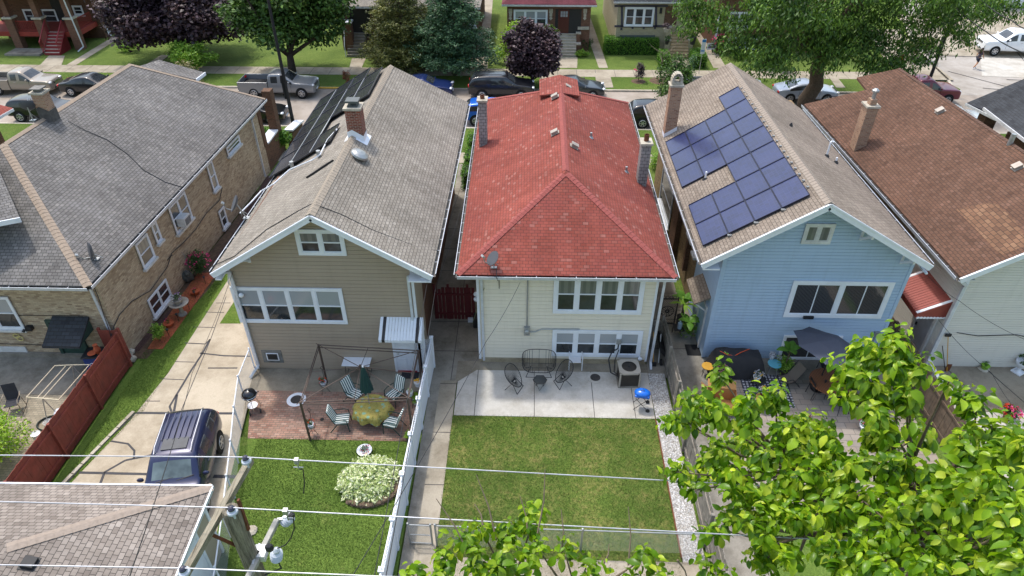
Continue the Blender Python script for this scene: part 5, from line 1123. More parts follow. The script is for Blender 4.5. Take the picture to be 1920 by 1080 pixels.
bv=[(0,0,.93),(0,0,1.08),(.02,0,1.30),(.02,0,1.42),(.04,0,1.50),(.06,0,1.60), (.02,.10,.88),(.16,.10,.50),(.05,.10,.09),(.16,.11,.05), (-.02,-.10,.88),(-.02,-.10,.48),(-.30,-.10,.14),(-.20,-.11,.07), (.02,.17,1.38),(-.10,.22,1.13),(-.02,.22,.90),(.02,.22,.80), (.02,-.17,1.38),(.12,-.22,1.13),(.28,-.2,.95),(.33,-.2,.88)]
be=[(0,1),(1,2),(2,3),(3,4),(4,5),(0,6),(6,7),(7,8),(8,9),(0,10),(10,11),(11,12),(12,13),(3,14),(14,15),(15,16),(16,17),(3,18),(18,19),(19,20),(20,21)]
br=[(.13,.15),(.11,.13),(.11,.14),.07,.05,(.10,.085),.085,.06,.038,.04,.085,.06,.038,.04,.055,.042,.03,.035,.055,.042,.03,.035]
skinobj('body',bv,be,br,skin,t)
skinobj('top',[(0,0,.90),(0,0,1.08),(.02,0,1.30),(.02,0,1.40),(.02,.16,1.37),(-.06,.2,1.2),(.02,-.16,1.37),(.08,-.2,1.2)],[(0,1),(1,2),(2,3),(3,4),(4,5),(3,6),(6,7)],[(.16,.18),(.135,.155),(.135,.16),.08,.07,.055,.07,.055],cloth,t)
skinobj('shorts',[(0,0,.95),(.02,.10,.85),(.12,.10,.58),(-.02,-.10,.85),(-.02,-.10,.56)],[(0,1),(1,2),(0,3),(3,4)],[(.15,.17),.105,.08,.105,.08],shorts,t)
mb=MB(); mb.ell((.035,0,1.64),(.115,.10,.12),12,8); mb.ell((-.06,0,1.45),(.08,.13,.24),12,8,jit=.05); mb.build('hair',hair,t,smooth=True)
for s,(x_,z_) in ((1,(.13,.03)),(-1,(-.24,.08))): mb=MB(); mb.ell((x_,s*.105,z_),(.13,.05,.045),10,6); mb.build('shoe',K['white'],t,smooth=True)
put(t,(P0.x,P0.y,-.06),R(15))
# ============================================================ plants
def quads(name,P,N,U,L,Wd,mt,parent,fold=.25,nseg=1):
    """leaf-sized faces: P centres, N normals, U long axis, L length, Wd width"""
    n=len(P); Vv=np.cross(N,U); Vv/=np.linalg.norm(Vv,axis=1)[:,None]+1e-9; U=U/(np.linalg.norm(U,axis=1)[:,None]+1e-9)
    L=np.asarray(L).reshape(-1,1)*np.ones((n,1)); Wd=np.asarray(Wd).reshape(-1,1)*np.ones((n,1)); Nn=N/(np.linalg.norm(N,axis=1)[:,None]+1e-9)
    pts=np.stack([P-U*L*.5, P+Vv*Wd*.5+Nn*Wd*fold, P+U*L*.5, P-Vv*Wd*.5+Nn*Wd*fold],1).reshape(-1,3)
    me=bpy.data.meshes.new(name); me.vertices.add(4*n); me.vertices.foreach_set('co',pts.astype(np.float32).ravel()); me.loops.add(4*n); me.loops.foreach_set('vertex_index',np.arange(4*n,dtype=np.int32)); me.polygons.add(n); me.polygons.foreach_set('loop_start',np.arange(0,4*n,4,dtype=np.int32)); me.update(calc_edges=True); me.materials.append(mt)
    o=bpy.data.objects.new(name,me); C.objects.link(o); o.parent=parent; OFF[o.name]=Vector((0,0,0)); return o
def crown_pts(blobs,n,seed,shell=.55,clump=9,cr=.28,squash=1.0):
    q=np.random.RandomState(seed); B=np.array(blobs,float); vol=B[:,3]*B[:,4]*B[:,5]; pr=vol**.7; pr/=pr.sum(); k=n//clump
    bi=q.choice(len(B),k,p=pr); d=q.normal(size=(k,3)); d/=np.linalg.norm(d,axis=1)[:,None]; r=shell+(1-shell)*q.rand(k)**.6; r*=1+q.normal(0,.07,k)
    c=B[bi,:3]+d*B[bi,3:6]*r[:,None]; P=np.repeat(c,clump,0)+q.normal(0,cr,(k*clump,3))*[1,1,.6*squash]; D=np.repeat(d,clump,0); return P,D,q
def leafy(name,blobs,n,size,mt,parent,seed=1,shell=.55,clump=9,cr=.28,droop=.3,asp=.5,squash=1.0):
    P,D,q=crown_pts(blobs,n,seed,shell,clump,cr,squash); N=D*.5+q.normal(0,.5,P.shape)+[0,0,.55]; U=q.normal(0,1,P.shape); U[:,2]=U[:,2]*.4-droop
    U+=D*.5; s=size*q.uniform(.65,1.3,len(P)); return quads(name,P,N,U,s,s*asp,mt,parent)
def tree(label,x,y,blobs,n,size,mt,trunk_h,trunk_r,seed=1,cat='tree',name='tree',group=None,bark='bark',branches=6,**k):
    t=thing(name,label,cat,(0,0,0),group,local=True); q=random.Random(seed)
    mb=MB(); mb.tube([(0,0,-.05),(q.uniform(-.05,.05)*trunk_r*4,0,trunk_h*.5),(q.uniform(-.1,.1),q.uniform(-.1,.1),trunk_h)],trunk_r,10,r2=trunk_r*.7); mb.build('trunk',K[bark],t,smooth=True)
    for i in range(branches):
        b=blobs[i%len(blobs)]; mb=MB(); a=Vector((0,0,trunk_h*.9)); c=Vector(b[:3])+Vector((q.uniform(-.5,.5)*b[3],q.uniform(-.5,.5)*b[4],q.uniform(-.2,.5)*b[5])); m=a.lerp(c,.5)+Vector((0,0,-.1*(c-a).length)); mb.tube([a,m,c],trunk_r*.5,6,r2=trunk_r*.12); mb.build('limb',K[bark],t,smooth=True)
    leafy('crown',blobs,n,size,mt,t,seed,**k); return put(t,(x,y,0.0))
def lf(name,hs,**k): return leafm(name,[lin(h) for h in hs],**k)
L_={}
L_['purple']=lf('purple maple leaves',['#251c26','#372931','#46333d','#63505a','#2d2028'],trans=.12,clump=.5)
L_['maple']=lf('green maple leaves',['#2c4220','#3d5a2a','#4f7034','#678a45'],trans=.25,clump=.6)
L_['yew']=lf('olive conifer needles',['#3a4220','#545c2e','#6f7440','#858548'],trans=.15,clump=.9)
L_['spruce']=lf('blue green conifer needles',['#26402c','#35543a','#47684a','#5b7d55'],trans=.12,clump=.9)
L_['locust']=lf('honey locust leaflets',['#2c4720','#40602a','#577a36','#789a48'],trans=.35,clump=.5)
L_['hedge']=lf('hedge leaves',['#2f5416','#44711f','#5f8f2c','#7ba83a'],trans=.25)
L_['lime']=lf('lime green leaves',['#5c8422','#7ba32d','#9bbf3c','#b4d04c'],trans=.35)
L_['bushg']=lf('bush leaves',['#4a7020','#6a942e','#8ab041','#a3c255'],trans=.3)
L_['olive']=lf('brown green leaves',['#55502e','#6f6840','#8a7d52','#5f6a38'],trans=.2)
L_['dark']=lf('dark shrub leaves',['#26401c','#375526','#496a30'],trans=.2)
L_['pink']=lf('pink petals',['#c4256e','#e0458c','#f07fb4'],trans=.3)
L_['hosta']=lf('variegated leaves',['#7f9a4c','#b9c98a','#dfe6bf','#f0f2dc','#93ad60'],trans=.3)
L_['bare']=plain('bare twig','#8d8272',.9)
G_=lambda px,py,z=0:g(px,py,z)
def blobring(cx,cy,cz,rx,ry,rz,k,seed,br=.5):
    q=random.Random(seed); out=[(cx,cy,cz,rx*.6,ry*.6,rz*.62)]
    for i in range(k):
        a=q.uniform(0,2*PI); e=math.asin(q.uniform(-.7,1)); k_=q.uniform(.5,.95); out.append((cx+rx*k_*math.cos(a)*math.cos(e),cy+ry*k_*math.sin(a)*math.cos(e),cz+rz*k_*math.sin(e),rx*br*(1.25-k_)*q.uniform(.8,1.4),ry*br*(1.25-k_)*q.uniform(.8,1.4),rz*br*(1.25-k_)*q.uniform(.6,1.1)))
    return out
# purple maple
b=g(330,122); tree('huge dark purple maple in the front lawn before the worn white wall',b.x,60.2,blobring(0,0,4.4,6.1,4.4,4.4,34,3,.5),34000,.34,L_['purple'],1.6,.3,3,bark='trunk_dark',cr=.36,group='large trees along the street',droop=.2,asp=.7)
b=g(556,139); tree('broad green maple rising over the grey pickup',b.x,55.2,blobring(.2,1.2,5.5,4.9,4.2,4.9,40,5,.46),36000,.32,L_['maple'],2.0,.36,5,bark='trunk_dark',cr=.3,group='large trees along the street',asp=.65,droop=.5)
def conifer(label,x,y,h,r,mt,seed,base=1.2,n=20000,ln=0):
    t=thing('conifer_tree',label,'tree',(0,0,0),'conifers in front of the grey roofed house',local=True); q=random.Random(seed); mb=MB(); mb.tube([(0,0,0),(.1,0,h*.5),(ln*.5,0,h)],.22,8,r2=.04); mb.build('trunk',K['bark'],t,smooth=True); bl=[]
    k=int(h*9)
    for i in range(k):
        f=i/k; z=base+(h-base)*f; rr=r*(1-f**1.25)*q.uniform(.75,1.15)+.25; a=i*2.4+q.uniform(-.4,.4); bl.append((rr*.62*math.cos(a)+ln*f*.5,rr*.62*math.sin(a),z+q.uniform(-.2,.2),rr*.5,rr*.5,.34+.25*(1-f)))
    leafy('crown',bl,n,.23,mt,t,seed,shell=.35,clump=14,cr=.15,droop=.1,asp=.36,squash=.8); return put(t,(x,y,0))
conifer('olive green conifer hiding the porch of the grey roofed house',-10.7,58.3,9.5,3.6,L_['yew'],11,.4,n=36000)
b=g(862,155); conifer('blue green spruce leaning beside the narrow driveway',b.x-.6,56.2,9.5,3.5,L_['spruce'],12,1.2,n=36000)
# small purple tree
b=g(994,186); tree('small dark purple-leaved tree beside the red roof peak',b.x+.1,53.6,blobring(0,0,2.7,2.1,1.8,2.9,22,8,.5),17000,.24,L_['purple'],.6,.12,8,bark='trunk_dark',cr=.2,asp=.75)
# lime bushes next to the bungalow stairs
def bush(label,x,y,rx,ry,rz,mt,n,size,seed,name='bush',cat='bush',z=0,group=None,**k):
    t=thing(name,label,cat,(0,0,0),group,local=True); q=random.Random(seed)
    for i in range(3): a=q.uniform(0,6.28); mb=MB(); mb.tube([(0,0,0),(math.cos(a)*rx*.5,math.sin(a)*ry*.5,rz*.9)],max(.012,rx*.03),5,r2=.006); mb.build('stem',K['bark'],t)
    leafy('foliage',blobring(0,0,rz*.62,rx,ry,rz*.62,8,seed,.55),n,size,mt,t,seed,**k); return put(t,(x,y,z))
bush('lime green bush at the bungalow corner by the driveway',*g(960,118).xy,1.5,1.2,3.0,L_['lime'],5000,.17,21,cr=.14)
bush('lime green bush just left of the bungalow stairs',*g(1025,104).xy,.9,.8,2.2,L_['bushg'],2500,.15,22,cr=.12)
bush('small pale leafed bush beside the bungalow stairs',*g(1091,107).xy,.6,.5,.7,L_['bushg'],900,.12,23,cr=.08); bush('dark rose bush against the bungalow front',*g(1098,95).xy,.8,.6,1.0,L_['dark'],1300,.12,24,cr=.08)
def boxhedge(label,x0,y0,x1,y1,h,mt,n,size,seed,name='hedge',z=0,group=None):
    t=thing(name,label,'hedge',((x0+x1)/2,(y0+y1)/2,z),group); q=np.random.RandomState(seed); cx,cy=(x0+x1)/2,(y0+y1)/2
    hx,hy=(x1-x0)/2,(y1-y0)/2; f=q.rand(n); side=q.choice(5,n,p=np.array([hx*hy*4,hx*2*h,hx*2*h,hy*2*h,hy*2*h])/(hx*hy*4+4*h*(hx+hy))); u=q.uniform(-1,1,n); v=q.uniform(-1,1,n); w=q.rand(n)*h; P=np.zeros((n,3)); D=np.zeros((n,3))
    for s_,(ax_,sg) in enumerate(((2,1),(1,-1),(1,1),(0,-1),(0,1))):
        m=side==s_
        if s_==0: P[m]=np.stack([u[m]*hx,v[m]*hy,np.full(m.sum(),h)],1)
        elif ax_==1: P[m]=np.stack([u[m]*hx,np.full(m.sum(),sg*hy),w[m]],1)
        else: P[m]=np.stack([np.full(m.sum(),sg*hx),v[m]*hy,w[m]],1)
        D[m,ax_]=sg
    P+=q.normal(0,.05,P.shape); N=D+q.normal(0,.6,P.shape)+[0,0,.3]; U=q.normal(0,1,P.shape)+[0,0,.3]; s_=size*q.uniform(.7,1.3,n)
    mb=MB(); mb.box(x0+.08,y0+.08,z,x1-.08,y1-.08,z+h-.1); mb.build('hedge_core',K['hedgecore'],t); quads('foliage',P,N,U,s_,s_*.6,mt,t); return t
K['hedgecore']=plain('hedge inside','#1c2a10',1,var=.3)
a=g(1134,103); c=g(1232,103); boxhedge('long clipped dark green hedge under the tan bungalow windows',a.x,a.y,c.x,a.y+1.3,1.35,L_['hedge'],9000,.1,31)
a=g(1238,129); c=g(1254,129); boxhedge('small clipped hedge left of the tan bungalow steps',a.x,a.y,c.x,a.y+1.8,1.1,L_['hedge'],2400,.1,32); a=g(1299,129); c=g(1322,129); boxhedge('small clipped hedge right of the tan bungalow steps',a.x,a.y,c.x,a.y+2.0,1.1,L_['hedge'],2800,.1,33)
for y,l in ((40.9,'clipped green hedge block nearest the street in the narrow gap'),(38.6,'clipped green hedge block in the gap beside the tan house'),(36.4,'shaded hedge block closest to the gangway')): boxhedge(l,-3.9,y,-2.5,y+1.5,1.1,L_['hedge'],2600,.09,int(y))
bush('pink flowering bush beside the yard sign',*g(1350,100).xy,1.0,.8,1.5,L_['dark'],1600,.14,41,cr=.1); 
def blooms(parent,c,r,n,mt,size,seed,h=.5):
    q=np.random.RandomState(seed); d=q.normal(size=(n,3)); d[:,2]=abs(d[:,2]); d/=np.linalg.norm(d,axis=1)[:,None]; P=np.array(c)+d*np.array(r); P=np.repeat(P,5,0)+q.normal(0,size*.35,(n*5,3)); return quads('blossom',P,q.normal(size=P.shape)+[0,0,1],q.normal(size=P.shape),size,size*.8,mt,parent)
o=[x for x in C.objects if x.get('label','').startswith('pink flowering bush beside')][0]; blooms(o,(0,0,.95),(.9,.75,.75),60,L_['pink'],.12,1)
b=g(855/1,0) if 0 else g(1197,152); t=bush('slim shrub with one pink bloom on the parkway',b.x,b.y,.45,.4,1.5,L_['purple'],1200,.11,42,cr=.08); blooms(t,(-.35,-.1,.9),(.12,.1,.1),6,L_['pink'],.1,2)
bush('rusty brown small shrub on the grass past the grey pickup',*g(652,163).xy,.3,.3,1.2,lf('rusty leaves',['#5c3324','#7a4530','#8a5a3a'],trans=.1),700,.1,43,cr=.06)
bush('green leafy street bush behind the arched brick chimney',*g(1262,200).xy,1.5,1.3,3.4,L_['maple'],5000,.2,44,cr=.2,group=None); bush('pale green bush left of the dark porch house roof',*g(362,140).xy,2.2,1.4,2.2,L_['bushg'],5500,.2,45,cr=.18)
bush('brownish green tree-like bush behind the left grey roof',-24.0,45.5,2.7,2.0,3.8,L_['olive'],7500,.2,46,cr=.2); bush('round green bush at the corner of the left house porch',*g(520,285).xy,1.1,1.1,1.6,L_['hedge'],5000,.14,47,cr=.1)
bush('small garden bush under the purple maple',*g(245,97).xy,1.2,.8,.9,L_['bushg'],1500,.14,48,cr=.1); bush('round olive hedge ball beside the orange cone',*g(1712,112).xy,1.5,1.4,1.9,L_['yew'],4500,.12,49,cr=.08,name='hedge_ball'); bush('green shrub under the locust by the white windows',*g(1450,128).xy,1.3,1.0,2.2,L_['bushg'],2600,.16,50,cr=.14); bush('pale rose bush with pink blooms under the locust',*g(1385,112).xy,.9,.6,.9,L_['bushg'],1200,.12,51,cr=.1)
bush('tuft of garden green beside the white chimney gap',*g(1228,315).xy,.5,.8,.9,L_['bushg'],900,.12,52,cr=.1)
# honey locust
bl=[]; q=random.Random(77)
b=g(1508,208); tx,ty=b.x,b.y+.0
for i in range(48):
    a=q.uniform(0,2*PI); r_=8.0*math.sqrt(q.random()); z=11.6-.035*r_*r_+q.uniform(-2.0,1.4); bl.append((r_*math.cos(a)+1.0,r_*.8*math.sin(a)+1.2,z-(.8 if r_>5.5 else 0),1.7*q.uniform(.6,1.1),1.5*q.uniform(.6,1.1),q.uniform(.6,1.1)))
for (px,py,d,s_) in ((1400,60,52,1.6),(1340,30,54,1.5),(1450,95,50,1.6),(1560,95,50,1.8),(1620,90,50,1.7),(1580,55,50,2.0),(1660,110,50,1.5),(1430,120,50,1.2),(1700,60,50,1.7),(1490,60,50,2.0),(1540,25,50,2.0),(1640,30,50,2.2),(1300,15,54,1.3),(1740,90,50,1.3),(1780,40,50,1.7),(1840,15,51,1.5),(1640,135,49,.9),(1470,135,48,.8),(1290,52,54,.9),(1380,90,53,1.2),(1700,120,50,1.0),(1810,70,51,1.0),(1880,20,51,1.2)):
    p=dp(px,py,d*.93); bl.append((p.x-tx,p.y-ty,p.z,s_*1.15,s_*1.1,s_*.8))
t=thing('honey_locust','large honey locust with a crooked trunk spreading over the street','tree',(0,0,0),None,local=True)
mb=MB(); mb.tube([(0,0,-.05),(-.1,0,.9),(.35,0,2.0),(.1,0,3.2),(.3,.1,4.6)],.62,12,r2=.42); mb.ell((.25,-.3,2.0),(.42,.3,.35),10,6); mb.build('trunk',K['bark'],t,smooth=True)
for i in range(12):
    bb=bl[(i*5)%len(bl)]; mb=MB(); a=Vector((.3,.1,4.3)); c=Vector(bb[:3]); m=a.lerp(c,.45)+Vector((0,0,1.0)); mb.tube([a,m,c],.3,7,r2=.06); mb.build('limb',K['bark'],t,smooth=True)
leafy('crown',bl,56000,.29,L_['locust'],t,78,shell=.2,clump=12,cr=.30,droop=1.4,asp=.36); put(t,(tx,ty,0))
# bare sapling and its mulch ring
b=g(1237,152); t=thing('sapling','thin bare sapling in a ring of dry mulch on the parkway','tree',(b.x,b.y,0)); q=random.Random(4)
mb=MB(); mb.tube([(b.x,b.y,0),(b.x,b.y,1.6),(b.x-.1,b.y,2.4)],.04,6,r2=.02); mb.build('trunk',K['L'] if 'L' in K else K['bark'],t)
for i in range(14):
    a=q.uniform(0,6.28); l=q.uniform(.6,1.7); mb=MB(); z=q.uniform(1.2,2.4); mb.tube([(b.x,b.y,z),(b.x+math.cos(a)*l*.5-.2,b.y+math.sin(a)*l*.4,z+l*.3),(b.x+math.cos(a)*l-.4,b.y+math.sin(a)*l*.7,z+l*.75)],.014,4,r2=.005); mb.build('branch',L_['bare'],t)
mb=MB(); mb.lathe([(.85,.0),(.6,.05),(.05,.07)],(b.x,b.y,.02),20); struct(mb,'mulch_ring',K['soil'])
mb=MB(); b=g(1197,153); mb.lathe([(.6,.0),(.4,.04),(.05,.05)],(b.x,b.y,.02),16); struct(mb,'mulch_ring',K['soil'])
bush('thin conifer sapling beside the tan bungalow steps',*g(1293,150).xy,.4,.4,1.9,L_['spruce'],500,.14,61,cr=.12)
# pots on the porches opposite
def pot(label,x,y,z,r,h,mt,leaf=None,lr=0,n=300,bloom=None,name='flower_pot',group=None,seed=1,soil=True,lh=None,cat='flower pot'):
    t=thing(name,label,cat,(0,0,0),group,local=True); mb=MB(); mb.lathe([(r*.68,0),(r*.95,h*.85),(r*1.05,h*.86),(r*1.05,h),(r*.9,h),(r*.88,h*.9),(.01,h*.9)],(0,0,0),14); mb.build('pot',mt,t)
    if leaf: leafy('foliage',blobring(0,0,h+(lh or lr)*.5,lr,lr,(lh or lr)*.7,5,seed,.5),n,max(.05,lr*.28),leaf,t,seed,cr=lr*.15,clump=5)
    if bloom:
        q=np.random.RandomState(seed)
        for bm_,nb in bloom: blooms(t,(q.normal(0,lr*.15),q.normal(0,lr*.15),h+(lh or lr)*.35),(lr*.95,lr*.95,(lh or lr)*.75),nb,bm_,max(.045,lr*.2),seed+nb)
    return put(t,(x,y,z))
s=g(1122-57,0) if 0 else None
for l,px,py,z,r_,hh,m_,lfm,lr_ in (('potted plant on the bungalow stair wall',1077,62,1.05,.22,.4,'steel','dark',.5),('terracotta pot on the left bungalow stair wall',1035,64,1.85,.2,.3,'terracotta',None,0),('red flower pot on the upper wall left of tan steps',1249,60,2.45,.25,.3,'capstone','purple',.4),('leafy pot on the lower wall left of tan steps',1250,83,1.45,.2,.3,'blackp','dark',.4),('dark urn on the lower wall right of tan steps',1298,83,1.45,.28,.6,'blackp','dark',.3),('green pot on the upper wall right of tan steps',1296,60,2.45,.25,.3,'capstone','dark',.6)):
    p=g(px,py,z); pot(l,p.x,p.y,z,r_,hh,K[m_],L_[lfm] if lfm else None,lr_,seed=px)
# ============================================================ yards: fences
def plankfence(label,a,b,h,mt,group=None,pw=.14,gap=.008,var=.03,cap=False,post=2.3,side=1,seed=1,rail=True,z=0):
    a=Vector((a[0],a[1],z)); b=Vector((b[0],b[1],z)); d=(b-a).normalized(); s=d.cross(Z)*side; L=(b-a).length; t=thing('fence',label,'fence',tuple(a),group); q=random.Random(seed)
    mb=MB(); x=0
    while x<L-.02:
        w=min(pw,L-x)-gap; hh=h+q.uniform(-var,var); o=s*q.uniform(-.006,.006); p0=a+d*x+o; p1=a+d*(x+w)+o
        mb.raw([p0,p1,p1+s*.02,p0+s*.02,p0+Z*hh,p1+Z*hh,p1+s*.02+Z*hh,p0+s*.02+Z*hh],[(0,3,2,1),(4,5,6,7),(0,1,5,4),(1,2,6,5),(2,3,7,6),(3,0,4,7)]); x+=pw
    mb.build('board_panel',mt,t)
    if rail:
        for zz in (.3,h-.3): mb=MB(); mb.bar(a+s*.045+Z*zz,b+s*.045+Z*zz,.04,.09); mb.build('rail',mt,t)
    n=max(1,int(round(L/post)))
    for i in range(n+1): p=a+(b-a)*(i/n)+s*.07; mb=MB(); mb.bar(p,p+Z*(h+.06),.1,.1); mb.build('post',mt,t)
    return t
K['redfence']=plain('red painted fence','#843d30',.8,var=.25,scale=3,dirt=.2); K['oldwood']=plain('weathered grey fence wood','#857f76',.95,var=.45,scale=4,bump=.8,dirt=.6); K['brownwood']=plain('old brown fence wood','#6b5a4a',.95,var=.4,scale=4,dirt=.5); K['gatered']=plain('dark red gate wood','#571a20',.8,var=.25,scale=5)
plankfence('red board fence dividing the paver yard from the driveway lawn',(-16.72,20.75),(-16.72,8.5),1.8,K['redfence'],side=-1,pw=.14,gap=.004,var=.015,seed=2)
plankfence('short red board return fence at the yellow brick corner',(-17.55,20.95),(-16.75,20.95),1.8,K['redfence'],side=-1,pw=.14,gap=.004,var=.01,seed=3)
plankfence('weathered grey board fence along the white gravel strip',(5.95,22.6),(6.0,9.0),1.62,K['oldwood'],side=1,seed=4,var=.02,post=1.9)
plankfence('short grey fence panel beside the cream house corner',(5.35,22.6),(5.9,22.6),1.45,K['oldwood'],side=1,seed=5,post=1)
plankfence('dilapidated brown board fence between the blue and white houses',(15.6,22.4),(15.62,8),1.7,K['brownwood'],side=1,seed=6,var=.12,post=2)
plankfence('old brown fence corner beside the blue house wall',(14.95,22.3),(15.55,22.3),1.7,K['brownwood'],side=1,seed=7,var=.06,post=1)
plankfence('grey wooden deck wall behind the catalpa at the alley',(6.6,10.6),(13.5,10.6),1.1,K['oldwood'],side=1,seed=8)
# vinyl fence with lattice
t=thing('vinyl_fence','long white vinyl privacy fence with a lattice top beside the lawn','fence',(-3.85,16,0)); ys=[21.0,19.3,17.6,15.9,14.2,12.5,10.8,9.1,7.4]; xf=lambda y:-3.83-(21.0-y)*.022
for i,y in enumerate(ys):
    mb=MB(); mb.box(xf(y)-.065,y-.065,0,xf(y)+.065,y+.065,1.66); p_=mb.build('post',K['vinyl'] if 'vinyl' in K else K['white'],t); mb=MB(); mb.box(xf(y)-.085,y-.085,1.66,xf(y)+.085,y+.085,1.69); mb.lathe([(.085,1.69),(.01,1.75)],(xf(y),y,0),4); mb.build('post_cap',K['white'],p_)
def lattice(mb,F_,a0,a1,z0,z1,s=.11,w=.026):
    h=z1-z0; x=a0-h
    while x<a1:
        for sg in (0,1):
            p=(x,z0) ; q_=(x+h,z1)
            if sg: p,q_=(x,z1),(x+h,z0)
            (px_,pz_),(qx_,qz_)=p,q_
            if px_<a0: t_=(a0-px_)/(qx_-px_); pz_+=(qz_-pz_)*t_; px_=a0
            if qx_>a1: t_=(a1-px_)/(qx_-px_); qz_=pz_+(qz_-pz_)*t_; qx_=a1
            if qx_-px_>.02:
                b=len(mb.v); mb.raw([(px_,pz_-w*.7,.004*sg),(qx_,qz_-w*.7,.004*sg),(qx_,qz_+w*.7,.004*sg),(px_,pz_+w*.7,.004*sg)],[(0,1,2,3)])
        x+=s
for a_,b_ in zip(ys,ys[1:]):
    mb=MB(); mb.prism([(xf(a_)-.02,a_-.07,1.3),(xf(b_)-.02,b_+.07,1.3),(xf(b_)+.02,b_+.07,1.3),(xf(a_)+.02,a_-.07,1.3)],(0,0,-1.25)); mb.build('vinyl_panel',K['white'],t)
    mb=MB(); mb.bar((xf(a_),a_-.07,1.32),(xf(b_),b_+.07,1.32),.05,.06); mb.build('rail',K['white'],t); mb=MB(); mb.bar((xf(a_),a_-.07,1.6),(xf(b_),b_+.07,1.6),.05,.05); mb.build('rail',K['white'],t)
    F_=FR((xf(b_),b_+.07,0),(xf(a_)-xf(b_),a_-b_-.14,0)); mb=MB(F_); lattice(mb,F_,0,a_-b_-.14,1.35,1.575); mb.build('lattice',K['white'],t)
t=thing('vinyl_fence','short white lattice-topped panel against the tan house corner','fence',(-4.0,20.95,0)); mb=MB(); mb.box(-4.22,20.93,.05,-3.9,20.97,1.3); mb.build('vinyl_panel',K['white'],t); mb=MB(FR((-4.22,20.95,0),(1,0,0))); lattice(mb,None,0,.34,1.32,1.6,.1); mb.build('lattice',K['white'],t); mb=MB(); mb.box(-4.3,20.9,0,-4.2,21.0,1.7); mb.build('post',K['white'],t)
# chain link
def chain(label,pts,h,mt=None,name='chain_link_fence',s=.075,frame=False,topmt='white',gate=False,cat='fence'):
    P=[Vector((p[0],p[1],0)) for p in pts]; t=thing(name,label,cat,tuple(P[0])); mt=K['steel']
    for i,(a,b) in enumerate(zip(P,P[1:])):
        d=(b-a).normalized(); L=(b-a).length; F_=FR(a,d); mb=MB(F_); x=-h
        while x<L:
            for sg in (0,1):
                p=[x,.03]; q_=[x+h,h-.02]
                if sg: p,q_=[x,h-.02],[x+h,.03]
                if p[0]<0: k_=-p[0]/(q_[0]-p[0]); p=[0,p[1]+(q_[1]-p[1])*k_]
                if q_[0]>L: k_=(L-p[0])/(q_[0]-p[0]); q_=[L,p[1]+(q_[1]-p[1])*k_]
                if q_[0]-p[0]>.02: mb.tube([(p[0],p[1],0),(q_[0],q_[1],0)],.0026,3,cap=False)
            x+=s
        mb.build('wire_mesh',mt,t)
        mb=MB(); mb.tube([a+Z*h,b+Z*h],.024,8); mb.build('top_rail',K[topmt],t)
        if gate: mb=MB(); mb.tube([a+Z*.08,b+Z*.08],.02,8); mb.build('bottom_rail',K[topmt],t); mb=MB(); mb.tube([a+Z*h*.5,b+Z*h*.5],.018,8); mb.build('mid_rail',K[topmt],t)
    for p in P: mb=MB(); mb.tube([p,p+Z*(h+.06)],.032,8); mb.ell((p.x,p.y,h+.07),(.04,.04,.03),8,4); mb.build('post',K[topmt],t)
    return t
chain('chain link fence between the driveway and the brick patio lawn',[(-11.3,20.6),(-11.2,19.0),(-10.8,17.4),(-10.35,15.8),(-9.95,14.3),(-9.55,12.8),(-9.1,11.0),(-8.7,9.0)],1.2)
chain('chain link fence at the back of the cream house lawn',[(-2.75,12.65),(1.9,12.6),(5.7,12.55)],1.1,topmt='steel'); chain('chain link gate closing the garden walk by the white fence',[(-3.62,12.7),(-2.9,12.68)],1.05,name='chain_link_gate',gate=True,topmt='steel',cat='gate')
mb=MB(); b=g(471,996); mb.ell((b.x,b.y,.02),(.22,.2,.09),10,5,jit=.1); tag(mb.build('concrete_footing',K['capstone']),'rough white concrete footing lump at a fence post','footing')
# gates
t=thing('wooden_gate','dark red board gate across the gangway between tan and cream houses','gate',(-3,24.2,0)); a=g(818,600); c_=g(893,599); n=11
mb=MB()
for i in range(n): x=a.x+(c_.x-a.x)*i/n; mb.box(x,24.15,.06,x+(c_.x-a.x)/n-.03,24.18,1.75 if i<2 else 1.85)
mb.build('board_panel',K['gatered'],t)
for zz in (.35,1.45): mb=MB(); mb.box(a.x,24.10,zz,c_.x-.02,24.145,zz+.1); mb.build('rail',K['gatered'],t)
for x in (a.x,a.x+.62,c_.x-.35): mb=MB(); mb.box(x-.05,24.19,0,x+.05,24.28,1.95); mb.build('post',K['gatered'],t)
t=thing('iron_gate','black ornamental iron gate with a round wheel pattern in the gangway','gate',(6.4,24.1,0)); a=g(1229,602); c_=g(1262,602); w=c_.x-a.x; F_=FR((a.x,24.1,0),(1,0,0)); H_=1.55
mb=MB(F_); 
for p,q_ in (((0,.05),(0,H_)),((w,.05),(w,H_)),((0,.05),(w,.05)),((0,H_-.1),(w,H_-.1))): mb.bar((p[0],p[1],0),(q_[0],q_[1],0),.045,.045,up=(0,0,1))
mb.build('gate_frame',K['black'],t)
mb=MB(F_); cx,cy=w/2,H_*.48; r_=w*.36; mb.ring((cx,cy,.0),r_,r_,.018,28,5); mb.ring((cx,cy,0),r_*.25,r_*.25,.03,14,5)
for i in range(12): a_=i*PI/6; mb.tube([(cx+r_*.25*math.cos(a_),cy+r_*.25*math.sin(a_),0),(cx+r_*math.cos(a_),cy+r_*math.sin(a_),0)],.013,4)
for i in range(4): mb.ring((w*(.2+i*.2),H_-.02,0),w*.08,.08,.012,12,4)
mb.build('wheel_ornament',K['black'],t); mb=MB(F_); lattice(mb,None,.03,w-.03,.08,H_-.12,.1,.008); mb.build('wire_lattice',K['black'],t)
